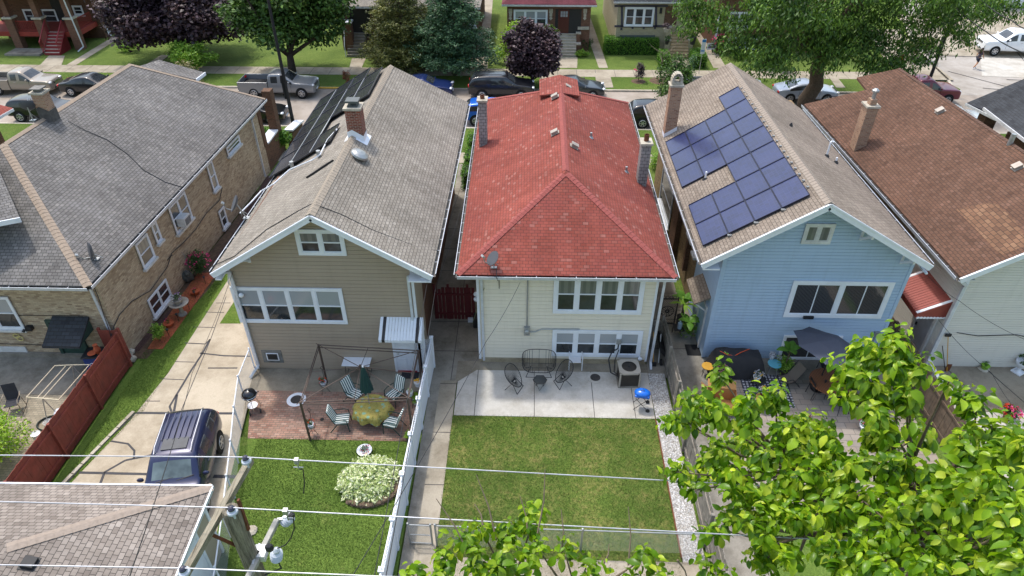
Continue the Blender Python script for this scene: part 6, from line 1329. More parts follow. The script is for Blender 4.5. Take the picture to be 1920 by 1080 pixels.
# ------------------------------------------------------------ tan house yard
b=g(476,768); t=thing('kettle_grill','black kettle grill on thin legs beside the chain link fence','grill',(b.x,b.y,.016),local=True)
mb=MB(); mb.ell((0,0,.82),(.29,.29,.24),18,10); mb.build('bowl',paint('black enamel','#15151a',.1,.12),t,smooth=True); mb=MB(); mb.ring((0,0,.83),.295,.295,.014,20,5); mb.build('rim_band',K['chrome'],t); mb=MB(); mb.tube([(-.07,0,1.05),(-.05,0,1.13),(.05,0,1.13),(.07,0,1.05)],.015,6); mb.tube([(.27,0,.85),(.38,0,.86)],.018,6); mb.build('handle',K['blackp'],t)
for i in range(3): a_=i*2.09+.6; mb=MB(); mb.tube([(math.cos(a_)*.17,math.sin(a_)*.17,.63),(math.cos(a_)*.33,math.sin(a_)*.33,.03)],.013,6); mb.build('leg',K['chrome'],t)
for s_ in (-1,1): mb=MB(Matrix.Translation((.05+s_*.2,-.28,.09))@Matrix.Rotation(PI/2,4,'Y')); mb.lathe([(.09,-.02),(.09,.02)],(0,0,0),14); mb.build('wheel',K['blackp'],t)
mb=MB(); mb.lathe([(.2,.22),(.2,.24)],(0,0,0),16); mb.build('ash_plate',K['chrome'],t); put(t,(b.x,b.y,.016),.4)
def manhole(label,px,py,r,z,ringm='capstone',inner=.62):
    b=g(px,py); t=thing('manhole_cover',label,'manhole cover',(b.x,b.y,z)); mb=MB(); mb.lathe([(r,0),(r,.014),(r*inner,.016)],(b.x,b.y,z),28); mb.build('collar',K[ringm],t); mb=MB(); mb.lathe([(r*inner,.016),(r*inner,.024),(.01,.026)],(b.x,b.y,z),28)
    for i in range(4): mb.ring((b.x,b.y,z+.026),r*inner*(.2+.2*i),r*inner*(.2+.2*i),.008,20,4)
    mb.build('iron_lid',plain('cast iron '+label[:5],'#4a4644',.7,.4,.25,10),t)
manhole('round dark manhole cover in a white ring on the brick patio',556,750,.38,.017,'white',.6); manhole('round manhole cover set in the pale concrete patio',1116,709,.34,.025,'concw',.62)
b=g(604,787); tag(MB().lathe([(.08,0),(.08,.01)],(b.x,b.y,.017),12).build('drain_cover',K['blackp']),'tiny black drain cover in the brick patio','drain')
# gazebo frame
P=[Vector((*g(613,717).xy,.016)),Vector((*g(792,728).xy,.016)),Vector((*g(774,817).xy,.016)),Vector((*g(582,826).xy,.016))]; H_=2.05; c0=sum(P,Vector())/4+Z*(H_+.28)
t=thing('gazebo_frame','bare dark metal gazebo frame over the striped patio chairs','gazebo',tuple(P[0]))
K['brownmetal']=plain('brown metal tube','#5a4d47',.5,.4,.15)
for p in P: mb=MB(); mb.tube([p,p+Z*H_],.045,8); mb.build('post',K['brownmetal'],t)
for i in range(4):
    a,b=P[i]+Z*H_,P[(i+1)%4]+Z*H_
    for k_,zz in ((0,0),(1,-.14)): mb=MB(); mb.tube([a+Z*zz,b+Z*zz],.02,6); mb.build('rail',K['brownmetal'],t)
    mb=MB(); mb.tube([a+(a-c0)*.06,c0],.016,6); mb.build('rafter',K['brownmetal'],t)
    m=(a+b)/2; mb=MB(); mb.tube([m,c0],.012,5); mb.build('rafter',K['brownmetal'],t)
mb=MB(); mb.lathe([(.05,-.1),(.05,.1)],tuple(c0),8); mb.build('hub',K['brownmetal'],t)
def table_fold(label,pz,w,d,h,rz=0,top='white'):
    t=thing('folding_table',label,'table',(0,0,0),local=True); mb=MB(); mb.box(-w/2,-d/2,h-.045,w/2,d/2,h); mb.build('tabletop',K[top],t,bevel=.015)
    for s in (-1,1):
        mb=MB(); mb.tube([(s*w*.38,-d*.4,h-.05),(s*w*.42,-d*.4,0),(s*w*.42,d*.4,0),(s*w*.38,d*.4,h-.05)],.014,6); mb.build('leg_frame',K['blackp'],t)
    return put(t,pz,rz)
b=g(669,677,.74); table_fold('white folding table against the tan siding',(b.x,b.y,.014),1.15,.6,.74)
# round table with patterned cloth
b=g(697,762,.72); t=thing('patio_table','oval patio table standing on the brick patio','table',(b.x,b.y,.016),local=True); mb=MB(); mb.lathe([(.55,.68),(.55,.71)],(0,0,0),24,sx=1.1); mb.build('tabletop',K['greendoor'],t)
for i in range(4): a_=i*PI/2+.7; mb=MB(); mb.tube([(.45*math.cos(a_),.4*math.sin(a_),0),(.38*math.cos(a_),.35*math.sin(a_),.68)],.02,6); mb.build('leg',K['greendoor'],t)
put(t,(b.x,b.y,.016))
M=Mt('flowered tablecloth'); v=M.obj(); vo=M.t.nodes.new('ShaderNodeTexVoronoi'); vo.inputs['Scale'].default_value=4.5; M.l(v,vo.inputs[0]); c1=M.ramp(M.noise(v,9,5,.7),[(.35,lin('#6f6a30')),(.55,lin('#a59a50')),(.7,lin('#8a5a30'))]); M.col(M.mix(M.ramp(vo.outputs['Distance'],[(.22,(1,1,1)),(.34,(0,0,0))]),c1,lin('#7fa58c'))); clothm=M.fin(.9)
q=random.Random(5); mb=MB(); n=40; base=[]
rings=[(0,.745,0),(.55,.745,0),(.62,.735,0),(.66,.62,.5),(.68,.50,1.0),(.69,.40,1.3)]
for (r_,z_,wv) in rings:
    for j in range(n):
        a_=2*PI*j/n; k_=r_+.05*wv*math.sin(a_*9)+.02*wv*math.sin(a_*5+1); mb.v.append((k_*1.1*math.cos(a_)+b.x,k_*math.sin(a_)+b.y,z_+.03*wv*math.sin(a_*7)+.016))
for i in range(len(rings)-1):
    for j in range(n): a_=i*n+j; c_=i*n+(j+1)%n; mb.f.append((a_,c_,c_+n,a_+n)); mb.m.append(0)
tag(mb.build('tablecloth',clothm,smooth=True),'green and gold flowered cloth draped over the oval patio table','tablecloth')
gt=plain('dark green canvas','#173a36',.9,var=.15)
top=gy(685,692,b.y); t=thing('patio_umbrella','closed dark green umbrella rising from the flowered table','umbrella',(b.x-.08,b.y+.1,.016),local=True); h_=top.z
mb=MB(); mb.tube([(0,0,0),(0,0,h_-.05)],.022,8); mb.build('pole',K['steel'],t); mb=MB(); n=32; pr=[(.03,h_),(.08,h_-.15),(.15,h_-.6),(.21,h_-1.0),(.235,h_-1.15)]
for (r_,z_) in pr:
    for j in range(n): a_=2*PI*j/n; k_=r_*(1+.16*(math.cos(a_*8)))*(1); mb.v.append((k_*math.cos(a_),k_*math.sin(a_),z_))
for i in range(len(pr)-1):
    for j in range(n): a_=i*n+j; c_=i*n+(j+1)%n; mb.f.append((a_,a_+n,c_+n,c_)); mb.m.append(0)
mb.build('canopy',gt,t,smooth=True); mb=MB(); mb.ell((0,0,h_+.02),(.035,.035,.05),8,5); mb.build('finial',K['white'],t); put(t,(b.x-.1,b.y+.08,.016))
TB=b.copy()
# striped chairs
M=Mt('green white striped cushion'); w1=M.t.nodes.new('ShaderNodeTexWave'); w1.bands_direction='Y'; w1.inputs['Scale'].default_value=3.2; M.l(M.obj(),w1.inputs[0]); M.col(M.ramp(w1.outputs['Fac'],[(.42,lin('#2b4f52')),(.5,lin('#dfe3de'))])); strip=M.fin(.9)
t=thing('patio_chair','x','chair',(0,0,0),'striped patio chairs around the flowered table',local=True)
def cush(name,pts,th,mt,par):
    mb=MB(); k=len(pts)
    for (x,z) in pts: 
        for y in (-.24,.24): mb.v+= [(x,y,z)]
    for i in range(k-1): a=i*2; mb.f.append((a,a+1,a+3,a+2)); mb.m.append(0)
    o=mb.build(name,mt,par); s=o.modifiers.new('s','SOLIDIFY'); s.thickness=th; s.offset=0; bb=o.modifiers.new('b','BEVEL'); bb.width=.02; bb.segments=2; return o
cush('seat_cushion',[(.30,.43),(.15,.45),(0,.43),(-.14,.42),(-.22,.42)],.07,strip,t); cush('back_cushion',[(-.22,.43),(-.27,.58),(-.32,.74),(-.38,.92),(-.43,1.05)],.07,strip,t)
for s in (-1,1):
    mb=MB(); mb.tube([(.30,s*.29,0),(.27,s*.29,.40),(.25,s*.29,.62),(.1,s*.29,.66),(-.2,s*.29,.63),(-.30,s*.28,.60)],.018,6); mb.build('arm',gt,t); mb=MB(); mb.tube([(-.42,s*.29,0),(-.12,s*.28,.40),(.28,s*.28,.40)],.018,6); mb.build('leg',gt,t); mb=MB(); mb.tube([(-.2,s*.26,.40),(-.44,s*.25,1.06)],.016,6); mb.build('back_frame',gt,t)
for (px,py,lb),i in zip(((668,752,'striped chair behind the closed green umbrella'),(742,752,'striped chair beyond the table near the white fence'),(643,800,'striped chair at the open left side of the flowered table'),(738,806,'striped chair nearest the lawn beside the white fence')),range(4)):
    p=g(px,py); a_=math.atan2(TB.y-p.y,TB.x-p.x)
    if i==0: put(t,(p.x,p.y,.016),a_+.3); t['label']=lb
    else: dup(t,(p.x,p.y,.016),a_+(-.25,.0,-.25,.35)[i],lb)
# plant stands
def stand(label,px,py,bloomm,z=.016,h=.9,white=True,leaf='dark'):
    b=g(px,py); t=thing('plant_stand',label,'plant stand',(b.x,b.y,z),local=True)
    for i in range(3): a_=i*2.1; mb=MB(); mb.tube([(.2*math.cos(a_),.2*math.sin(a_),0),(.08*math.cos(a_),.08*math.sin(a_),h*.3),(.17*math.cos(a_),.17*math.sin(a_),h*.55)],.01,5); mb.build('leg',K['black'],t)
    mb=MB(); mb.ring((0,0,h*.55),.17,.17,.012,16,5); mb.build('ring',K['black'],t); mb=MB(); mb.tube([(0,.17,h*.55),(0,.2,h+.1),(-.06,.2,h+.25),(0,.2,h+.33),(.06,.2,h+.25),(0,.2,h+.1)],.01,5); mb.build('scroll_back',K['black'],t); put(t,(b.x,b.y,z))
    p=pot('white pot of red flowers held by the '+('rear' if py<780 else 'front')+' scroll plant stand' if white else label+' pot',b.x,b.y,z+h*.42,.13,.2,K['white'],L_[leaf],.17,200,bloomm,cat='flower pot',seed=px); return t
L_['red']=lf('red petals',['#c23418','#e04a22','#a82a14'],trans=.2); L_['yellow']=lf('yellow petals',['#e0a818','#f2c93a'],trans=.2); L_['violet']=lf('violet petals',['#7a3aa0','#b070d0','#e8e4f0'],trans=.2); L_['whitep']=lf('white petals',['#e8e8ee','#cfd0dc','#3a2a50'],trans=.2)
stand('black scroll plant stand against the rear gazebo post',610,735,[(L_['red'],14)]); stand('black scroll plant stand beside the front gazebo post',587,815,[(L_['red'],12)])
for l,px,py,lm,r_,n_ in (('bright green potted plant against the white fence',781,758,'lime',.25,350),('small white pot on the fence-side plant shelf',771,758,'hosta',.12,120),('black pot with a yellow green plant near the lawn corner',768,826,'lime',.2,260),('potted shoot behind the bright green plant',785,740,'yellow',.14,120)): p=g(px,py); pot(l,p.x,p.y,.016 if r_>.15 else .5,.13,.22,K['blackp'] if 'black' in l else K['white'],L_[lm],r_,n_,seed=px)
p=g(773,800); t=thing('garden_statue','small pale garden statue by the white fence','statue',(p.x,p.y,.016)); mb=MB(); mb.lathe([(.09,0),(.1,.06),(.05,.1),(.07,.22),(.08,.36),(.035,.44),(.055,.5),(.05,.57),(.01,.6)],(p.x,p.y,.016),12); mb.build('figure',K['capstone'],t,smooth=True)
p=g(781,758); t=thing('plant_shelf','round black wire shelf holding pots by the white fence','plant stand',(p.x,p.y,.016)); mb=MB(); mb.ring((p.x,p.y,.45),.25,.25,.012,18,5); mb.build('ring',K['black'],t)
for i in range(3): a_=i*2.1; mb=MB(); mb.tube([(p.x+.24*math.cos(a_),p.y+.24*math.sin(a_),.016),(p.x+.22*math.cos(a_),p.y+.22*math.sin(a_),.45)],.01,5); mb.build('leg',K['black'],t)
def mat_(label,px,py,w,d,m,rz=0,z=.02):
    b=g(px,py); mb=MB(Matrix.Translation((b.x,b.y,z))@Matrix.Rotation(rz,4,'Z')); mb.box(-w/2,-d/2,0,w/2,d/2,.015); return tag(mb.build('doormat',m),label,'doormat')
mat_('black scrolled doormat at the white back door',769,704,.72,.42,plain('doormat rubber','#2a2a2e',.9,var=.5,scale=30)); mat_('plain black doormat by the blue side door',1299,657,.6,.7,plain('black mat','#1d1e20',.95,var=.2))
# variegated bed
b=g(694,905); t=thing('hosta_bed','round clump of variegated pale green plants in the tan house lawn','plant',(b.x,b.y,0),local=True); leafy('foliage',[(0,0,.12,1.0,.95,.5),(.3,.25,.2,.65,.6,.42),(-.4,-.1,.2,.6,.6,.4),(.1,-.4,.15,.7,.5,.38)],11000,.15,L_['hosta'],t,91,shell=.75,cr=.05,clump=5,asp=.42,droop=0); mb=MB(); mb.ell((0,0,.1),(.85,.8,.35),16,8); mb.build('stem',L_['hosta'],t); put(t,(b.x,b.y,0))
t=thing('stone_ring','low dry-stacked stone ring around the variegated plants','edging',(b.x,b.y,0)); q=random.Random(8)
for i in range(15):
    a_=-2.1+i*2.3/15
    for k_ in range(2): mb=MB(); c_=(b.x+math.cos(a_+k_*.08)*1.04,b.y+math.sin(a_+k_*.08)*.98,.05+k_*.09); mb.ell(c_,(.15,.12,.055),7,4,jit=.12,seed=i*3+k_); mb.build('stone',K['soilstone'] if 'soilstone' in K else K['brownwood'],t)
p=g(684,848); pot('white ringed flower basket on the lawn behind the variegated plants',p.x,p.y,.0,.27,.14,K['white'],L_['dark'],.2,160,[(L_['pink'],5),(L_['red'],4),(L_['whitep'],5)],seed=3,lh=.1)
mb=MB(); c_=g(487,665,.0); 
# ------------------------------------------------------------ cream house yard
def wirechair(label,px,py,rz,wide=1,name='wire_chair',sc_=1.16):
    b=g(px,py); t=thing(name,label,'chair' if wide==1 else 'bench',(0,0,0),'black wire patio seats',local=True)
    # egg shaped rim leaning back; strings to the seat hub
    T=Matrix.Translation((-.02,0,.58))@Matrix.Rotation(R(52 if wide==1 else 68),4,'Y'); 
    sg=lambda v,e:math.copysign(abs(v)**e,v)
    def rim(a_): x=sg(math.sin(a_),1 if wide==1 else .6)*.46; y=sg(math.cos(a_),1 if wide==1 else .55)*(.34+.28*(wide-1)); return T@Vector((x, y*(1.0+(.18 if wide==1 else .06)*math.sin(-a_)),0))
    n=36; pts=[rim(2*PI*i/n) for i in range(n+1)]; mb=MB(); mb.tube(pts,.014,6,cap=False); mb.build('rim',K['black'],t)
    mb=MB(); hub=[Vector((.02,y,.33)) for y in ([0] if wide==1 else [-.28,0,.28])]; 
    for i in range(n): 
        p=pts[i]; hb=min(hub,key=lambda h_:abs(h_.y-p.y)); k_=Vector((hb.x+(p.x-hb.x)*.12,hb.y+(p.y-hb.y)*(.18 if wide==1 else .75),hb.z)); m=(p+k_)/2-Vector((0,0,.06)); mb.tube([p,m,k_],.0065,4,cap=False)
    if wide>1:
        for zz in (-.16,.12): mb.tube([(zz-.0,-.5,.36+zz*.1),(zz,.5,.36+zz*.1)],.008,5)
    mb.build('wire_seat',K['black'],t)
    for s in (-1,1):
        yy=.24*(1 if wide==1 else 2.0); mb=MB(); mb.tube([(.24,s*yy,0),(.0,s*yy*.6,.34),(-.24,s*yy,0)],.012,5); mb.build('leg',K['black'],t)
    mb=MB(); mb.tube([(.24,-.24*wide,.005),(.24,.24*wide,.005)],.012,5); mb.build('leg_brace',K['black'],t); return put(t,(b.x,b.y,.024),rz,sc_)
wirechair('black string egg chair on the left of the wire table',964,728,R(-25)); wirechair('black string egg chair on the right of the wire table',1055,720,R(205)); wirechair('black wire loveseat against the cream siding',1010,700,R(-90),2,'wire_loveseat',1.12)
b=g(1012,728); t=thing('wire_table','black hexagonal wire side table between the egg chairs','table',(b.x,b.y,.024),local=True); n=6; tp_=[(.26*math.cos(i*PI/3),.26*math.sin(i*PI/3),.42) for i in range(7)]; mb=MB(); mb.tube(tp_,.012,5); mb.build('rim',K['black'],t); mb=MB(); mb.lathe([(.25,.415),(.25,.42)],(0,0,0),6); mb.build('tabletop',K['carglass'],t)
for i in range(3): mb=MB(); a_=i*2*PI/3; mb.tube([(.26*math.cos(a_),.26*math.sin(a_),.42),(.15*math.cos(a_+.5),.15*math.sin(a_+.5),0),(.26*math.cos(a_+PI/3*1.0),.26*math.sin(a_+PI/3),.42)],.01,5); mb.build('leg',K['black'],t)
put(t,(b.x,b.y,.024),0,1.1)
# white plastic chair
b=g(1078,687); t=thing('plastic_chair','white plastic armchair between the wire loveseat and the windows','chair',(b.x,b.y,.02),local=True); wp=plain('white plastic','#d5d5d6',.4,var=.06)
mb=MB(); mb.box(-.23,-.24,.40,.23,.24,.43); mb.build('seat',wp,t,bevel=.02); mb=MB()
for i in range(7): x=-.17+i*.057; mb.box(x-.02,.22,.44,x+.02,.245,.78+.05*math.cos((i-3)*.5))
mb.tube([(-.24,.24,.42),(-.25,.25,.75),(-.15,.25,.9),(.15,.25,.9),(.25,.25,.75),(.24,.24,.42)],.022,6); mb.build('backrest',wp,t)
for s in (-1,1):
    mb=MB(); mb.tube([(s*.25,.24,.68),(s*.28,0,.64),(s*.27,-.24,.62),(s*.27,-.26,0)],.024,6); mb.build('arm',wp,t); mb=MB(); mb.tube([(s*.23,.2,.42),(s*.25,.3,0)],.026,6); mb.build('leg',wp,t)
put(t,(b.x,b.y,.02))
# air conditioner
b=g(1178,728); t=thing('air_conditioner','square air conditioner unit with a fan grille beside the basement windows','air conditioner',(b.x,b.y+.4,.024),local=True); acm=plain('beige grey metal','#a7a094',.5,.1,.1); gm=plain('dark louvre metal','#4d4740',.6,.2,.15)
mb=MB(); mb.box(-.44,-.42,0,.44,.42,.05); mb.build('pad',K['concg'],t); mb=MB(); mb.box(-.37,-.37,.05,.37,.37,.72); mb.build('coil_box',gm,t)
mb=MB()
for i in range(16): z_=.09+i*.04; mb.box(-.385,-.385,z_,.385,.385,z_+.014)
mb.build('louvre',gm,t)
for sx in (-1,1):
    for sy in (-1,1): mb=MB(); mb.box(sx*.40-.03,sy*.40-.03,.05,sx*.40+.03,sy*.40+.03,.74); mb.build('corner_post',acm,t)
mb=MB(); n=32
for i in range(n):
    a0_=2*PI*i/n; a1_=2*PI*(i+1)/n
    def sq(a): c_,s_=math.cos(a),math.sin(a); k=.43/max(abs(c_),abs(s_)); k=min(k,.53); return (k*c_,k*s_)
    p,q_=sq(a0_),sq(a1_); mb.raw([(p[0],p[1],.80),(q_[0],q_[1],.80),(.30*math.cos(a1_),.30*math.sin(a1_),.80),(.30*math.cos(a0_),.30*math.sin(a0_),.80),(p[0],p[1],.72),(q_[0],q_[1],.72)],[(0,1,2,3),(0,4,5,1)])
mb.build('top_panel',acm,t)
mb=MB(); mb.lathe([(.30,.62),(.30,.621)],(0,0,0),24); mb.build('fan_well',K['arch'],t); mb=MB()
for i in range(4): a_=i*PI/2+.3; mb.prism([(0.03*math.cos(a_),.03*math.sin(a_),.70),(.27*math.cos(a_-.35),.27*math.sin(a_-.35),.68),(.27*math.cos(a_+.2),.27*math.sin(a_+.2),.72)],(0,0,-.01))
mb.build('fan_blade',K['steel'],t); mb=MB()
for i in range(9): mb.ring((0,0,.795),.05+i*.03,.05+i*.03,.0035,24,4)
mb.ell((0,0,.795),(.05,.05,.02),10,5); mb.build('fan_grille',K['blackp'],t); put(t,(b.x,b.y+.42,.024),R(3))
mb=MB(); q_=gy(1160,640,21.33); mb.tube([(q_.x,21.3,q_.z),(q_.x,21.3,.95),(q_.x-.25,21.2,.85),(q_.x-.38,21.0,.6),(q_.x-.3,20.6,.25),(b.x-.38,b.y+.35,.3)],.028,6); mb.tube([(q_.x+.05,21.3,.9),(q_.x-.1,21.1,.5),(q_.x-.15,20.7,.2),(b.x-.38,b.y+.5,.25)],.02,6); mb.box(q_.x-.1,21.25,q_.z-.1,q_.x+.1,21.36,q_.z+.15,1); tag(mb.build('coolant_line',[K['blackp'],K['steel']]),'black hoses and switch box feeding the square air conditioner','pipe')
q_=gy(1200,673,21.2); mb=MB(); mb.ell((q_.x,21.2,q_.z),(.1,.07,.08),10,6); mb.box(q_.x-.03,21.2,q_.z-.03,q_.x+.03,21.4,q_.z+.03); tag(mb.build('security_camera',K['white'],CH),None)
# blue portable grill
b=g(1201,768); t=thing('portable_grill','bright blue portable grill on crossed black legs','grill',(b.x,b.y,.024),local=True); blu=paint('blue enamel','#0f66cc',.05,.25)
mb=MB(); mb.ell((0,0,.78),(.32,.24,.16),4*6,8); mb.build('lid',blu,t,smooth=True); mb=MB(); mb.box(-.29,-.21,.66,.29,.21,.78); mb.build('firebox',blu,t,bevel=.05); mb=MB(); mb.tube([(-.06,-.05,.93),(-.05,-.05,.98),(.05,-.05,.98),(.06,-.05,.93)],.012,5); mb.build('handle',K['blackp'],t)
for s in (-1,1): mb=MB(); mb.tube([(-.27,s*.2,.03),(.25,s*.2,.66)],.013,5); mb.build('leg',K['blackp'],t); mb=MB(); mb.tube([(.27,s*.22,.06),(-.25,s*.22,.66)],.013,5); mb.build('leg',K['blackp'],t)
for s in (-1,1): mb=MB(Matrix.Translation((.28,s*.24,.08))@Matrix.Rotation(PI/2,4,'X')); mb.lathe([(.08,-.02),(.08,.02)],(0,0,0),14); mb.build('wheel',K['blackp'],t)
put(t,(b.x,b.y+.12,.024),R(-8))
# clutter by the fence and the gate
def pole_tool(name,label,a,b,m,headbox,hm,cat):
    t=thing(name,label,cat,tuple(b)); mb=MB(); mb.tube([a,b],.016,6); mb.build('handle',m,t); mb=MB(); c_=Vector(headbox[0]); s_=headbox[1]; mb.box(c_.x-s_[0],c_.y-s_[1],c_.z-s_[2],c_.x+s_[0],c_.y+s_[1],c_.z+s_[2]); mb.build('head',hm,t,bevel=.01)
ym=plain('yellow handle','#c9952e',.6); 
pole_tool('broom','yellow-handled broom leaning beside the cream house downspout',g(1225,622,1.3),(5.45,21.3,.1),ym,((5.45,21.3,.1),(.12,.04,.1)),K['blackp'],'broom')
p=g(1236,672); t=thing('wheelbarrow','dark folded cart stored between the cream house and grey fence','cart',(p.x,p.y,.01)); mb=MB(); mb.prism([(p.x-.1,p.y-.3,.95),(p.x+.2,p.y-.3,.55),(p.x+.22,p.y+.7,.6),(p.x-.08,p.y+.7,1.0)],(0,0,-.3)); mb.build('tub',K['blackp'],t,bevel=.04); mb=MB(); mb.tube([(p.x-.1,p.y-.4,.1),(p.x-.05,p.y+.2,1.2)],.02,6); mb.build('handle',K['whitedirty'],t); mb=MB(Matrix.Translation((p.x,p.y-.4,.15))@Matrix.Rotation(PI/2,4,'Y')); mb.lathe([(.14,-.04),(.14,.04)],(0,0,0),14); mb.build('wheel',K['tyre'],t)
pole_tool('mop','white mop with a green handle leaning on the cream house corner',gy(908,540,21.25),g(886,606,.1),plain('green grey handle','#7f8f6a',.6),(g(884,600,.1),(.16,.08,.1)),K['white'],'mop')
p=g(892,612); tag(MB().box(p.x-.1,p.y-.15,.015,p.x+.12,p.y+.35,.55).build('storage_bin',K['blackp'],bevel=.03),'small black bin in the gangway at the cream house corner','bin')
for zz in (0,.26): q_=gy(890,563+zz*30,23.2) ; mb=MB(); mb.ell((-2.02,22.2,3.0-zz),(.12,.1,.11),10,6); mb.build('flood_lamp',K['white'],CH,smooth=True)
# ------------------------------------------------------------ blue house yard
bigl=lf('banana leaves',['#3c6420','#54842c','#7aa040'],trans=.3)
def bigleaf(parent,n,L,Wd,h,seed,mt):
    q=np.random.RandomState(seed); 
    for i in range(n):
        a=i*2.4+q.uniform(-.3,.3); el=q.uniform(.5,1.1); mb=MB(); k=6; d=Vector((math.cos(a),math.sin(a),0)); s=Vector((-d.y,d.x,0)); P=[]
        for j in range(k+1):
            f=j/k; c=d*(L*f*math.cos(el))+Z*(h+L*(math.sin(el)*f-.55*f*f)); w=Wd*math.sin(PI*min(.97,.08+f*.92))**.8*.5; P+= [c-s*w-Z*w*.25,c,c+s*w-Z*w*.25]
        mb.v=[tuple(x) for x in P]
        for j in range(k): b=j*3; mb.f+=[(b,b+1,b+4,b+3),(b+1,b+2,b+5,b+4)]; mb.m+=[0,0]
        mb.build('leaf',mt,parent,smooth=True)
def bigplant(label,p,n,L,Wd,h,seed,mt,potr=.25,poth=.35,potm='capstone',sides=14,extra=None,z=.014,group=None):
    t=thing('potted_plant',label,'potted plant',(0,0,0),group,local=True); mb=MB(); mb.lathe([(potr*.7,0),(potr,poth),(potr*.88,poth),(potr*.85,poth*.9),(.01,poth*.9)],(0,0,0),sides); mb.build('pot',K[potm],t); mb=MB(); mb.tube([(0,0,poth*.8),(.02,0,poth+h)],.03,6); mb.build('stem',K['bark'],t); bigleaf(t,n,L,Wd,poth+h,seed,mt)
    if extra: leafy('foliage',[(0,0,poth+.15,.32,.32,.25)],extra,.16,L_['bushg'],t,seed,cr=.1,asp=.25)
    return put(t,(p.x,p.y,z))
bigplant('tall banana-leafed plant in a grey faceted pot by the blue side door',g(1287,632),6,.75,.3,.55,1,bigl,.3,.34,'steel',6,300); p=g(1283,610); bigplant('spiky bright green palm beside the black iron gate',Vector((p.x-.2,24.0,0)),18,.8,.09,.9,2,L_['bushg'],.22,.3,'blackp'); bigplant('dark green tropical plant against the brick side wall',Vector((7.1,24.3,0)),7,.8,.28,1.0,3,bigl,.2,.3,'blackp')
p=g(1276,600,.6); t=thing('hand_truck','black metal garden cart carrying a pale water jug by the iron gate','cart',(6.75,23.2,0)); mb=MB(); mb.tube([(6.6,23.5,0),(6.6,23.5,1.3),(6.95,23.5,1.3),(6.95,23.5,0)],.02,6); mb.build('frame',K['black'],t); mb=MB(); mb.box(6.55,23.0,.5,7.0,23.5,.53); mb.build('shelf',K['black'],t); mb=MB(); mb.lathe([(.1,0),(.1,.28),(.04,.34),(.04,.38)],(6.8,23.2,.53),12); tag(mb.build('water_jug',plain('pale blue jug','#9fb3c4',.2)),'pale blue water jug standing on the black garden cart','jug')
# covered furniture
a=g(1328,704); c_=g(1430,700); t=thing('covered_sofa','long black fabric cover over patio furniture against the blue siding','furniture cover',((a.x+c_.x)/2,20.9,.02)); q=random.Random(3); mb=MB(); X0,X1,Y0,Y1=a.x,c_.x,20.55,21.6; nx,ny=16,8
def hz(u,v): e=min(1,8*min(u,1-u))**.5*min(1,6*min(v,1-v))**.5; return .05+(.95+.05*math.sin(u*5)+.05*v+.03*math.sin(u*17+v*5))*e
for j in range(ny+1):
    for i in range(nx+1): u,v=i/nx,j/ny; k=(1-(hz(u,v)/1.0))*.05; mb.v.append((X0+(X1-X0)*u+(u-.5)*k,Y0+(Y1-Y0)*v+(v-.5)*k,hz(u,v)))
for j in range(ny):
    for i in range(nx): b=j*(nx+1)+i; mb.f.append((b,b+1,b+nx+2,b+nx+1)); mb.m.append(0)
mb.build('cover',plain('black cover fabric','#28282b',.85,var=.2,scale=4),t,smooth=True)
mb=MB(); mb.tube([(a.x+.35,21.1,1.1),(a.x+.6,20.9,1.08),(a.x+.9,20.85,1.07),(a.x+1.2,21.05,1.08),(a.x+1.6,21.25,1.1)],.014,5); tag(mb.build('extension_cord',K['orange']),'orange extension cord lying across the black furniture cover','cord')
def rtable(label,p,r,h,m,legm,name='side_table',z=.014,n=4,cat='table',group=None):
    t=thing(name,label,cat,(0,0,0),group,local=True); mb=MB(); mb.lathe([(r,h-.025),(r,h)],(0,0,0),22); mb.build('tabletop',m,t)
    for i in range(n): a_=i*2*PI/n+.5; mb=MB(); mb.tube([(r*.9*math.cos(a_),r*.9*math.sin(a_),0),(r*.55*math.cos(a_),r*.55*math.sin(a_),h-.02)],.012,5); mb.build('leg',legm,t)
    return put(t,(p.x,p.y,z))
rtable('small round mustard stool beside the black furniture cover',g(1323,703),.24,.5,plain('mustard paint','#c9962e',.6),K['black']); rtable('round turquoise side table by the blue basement window',g(1447,700),.28,.55,plain('turquoise paint','#5fa9bb',.5),K['steel']); p=g(1446,672,.58); pot('black and white patterned pot on the turquoise table',p.x,p.y,.57,.12,.2,plain('spotted glaze','#b9bcc6',.4,var=.8,scale=22),L_['whitep'],.14,200,seed=9)
rtable('small round wooden table with yellow flowers on the patterned rug',g(1427,764),.32,.5,plain('tan wood top','#a8814a',.7),K['black']); p=g(1430,741,.52); pot('dark red pot of yellow and white pansies on the wooden table',p.x,p.y,.52,.14,.16,plain('dark red pot','#5c2028',.6),L_['dark'],.2,150,[(L_['yellow'],22),(L_['whitep'],22)],seed=10); p=g(1418,712,.3); pot('pale pot of white and violet pansies beside the rug',p.x,p.y,.3,.15,.2,K['white'],L_['dark'],.22,150,[(L_['whitep'],26),(L_['yellow'],8)],seed=11); rtable('low dark table under the pansies',g(1418,722),.3,.3,K['blackp'],K['black'])
bigplant('potted tropical plant in front of the blue basement window',g(1468,698),5,.7,.32,.95,5,bigl,.25,.3,'brownmetal',14,500)
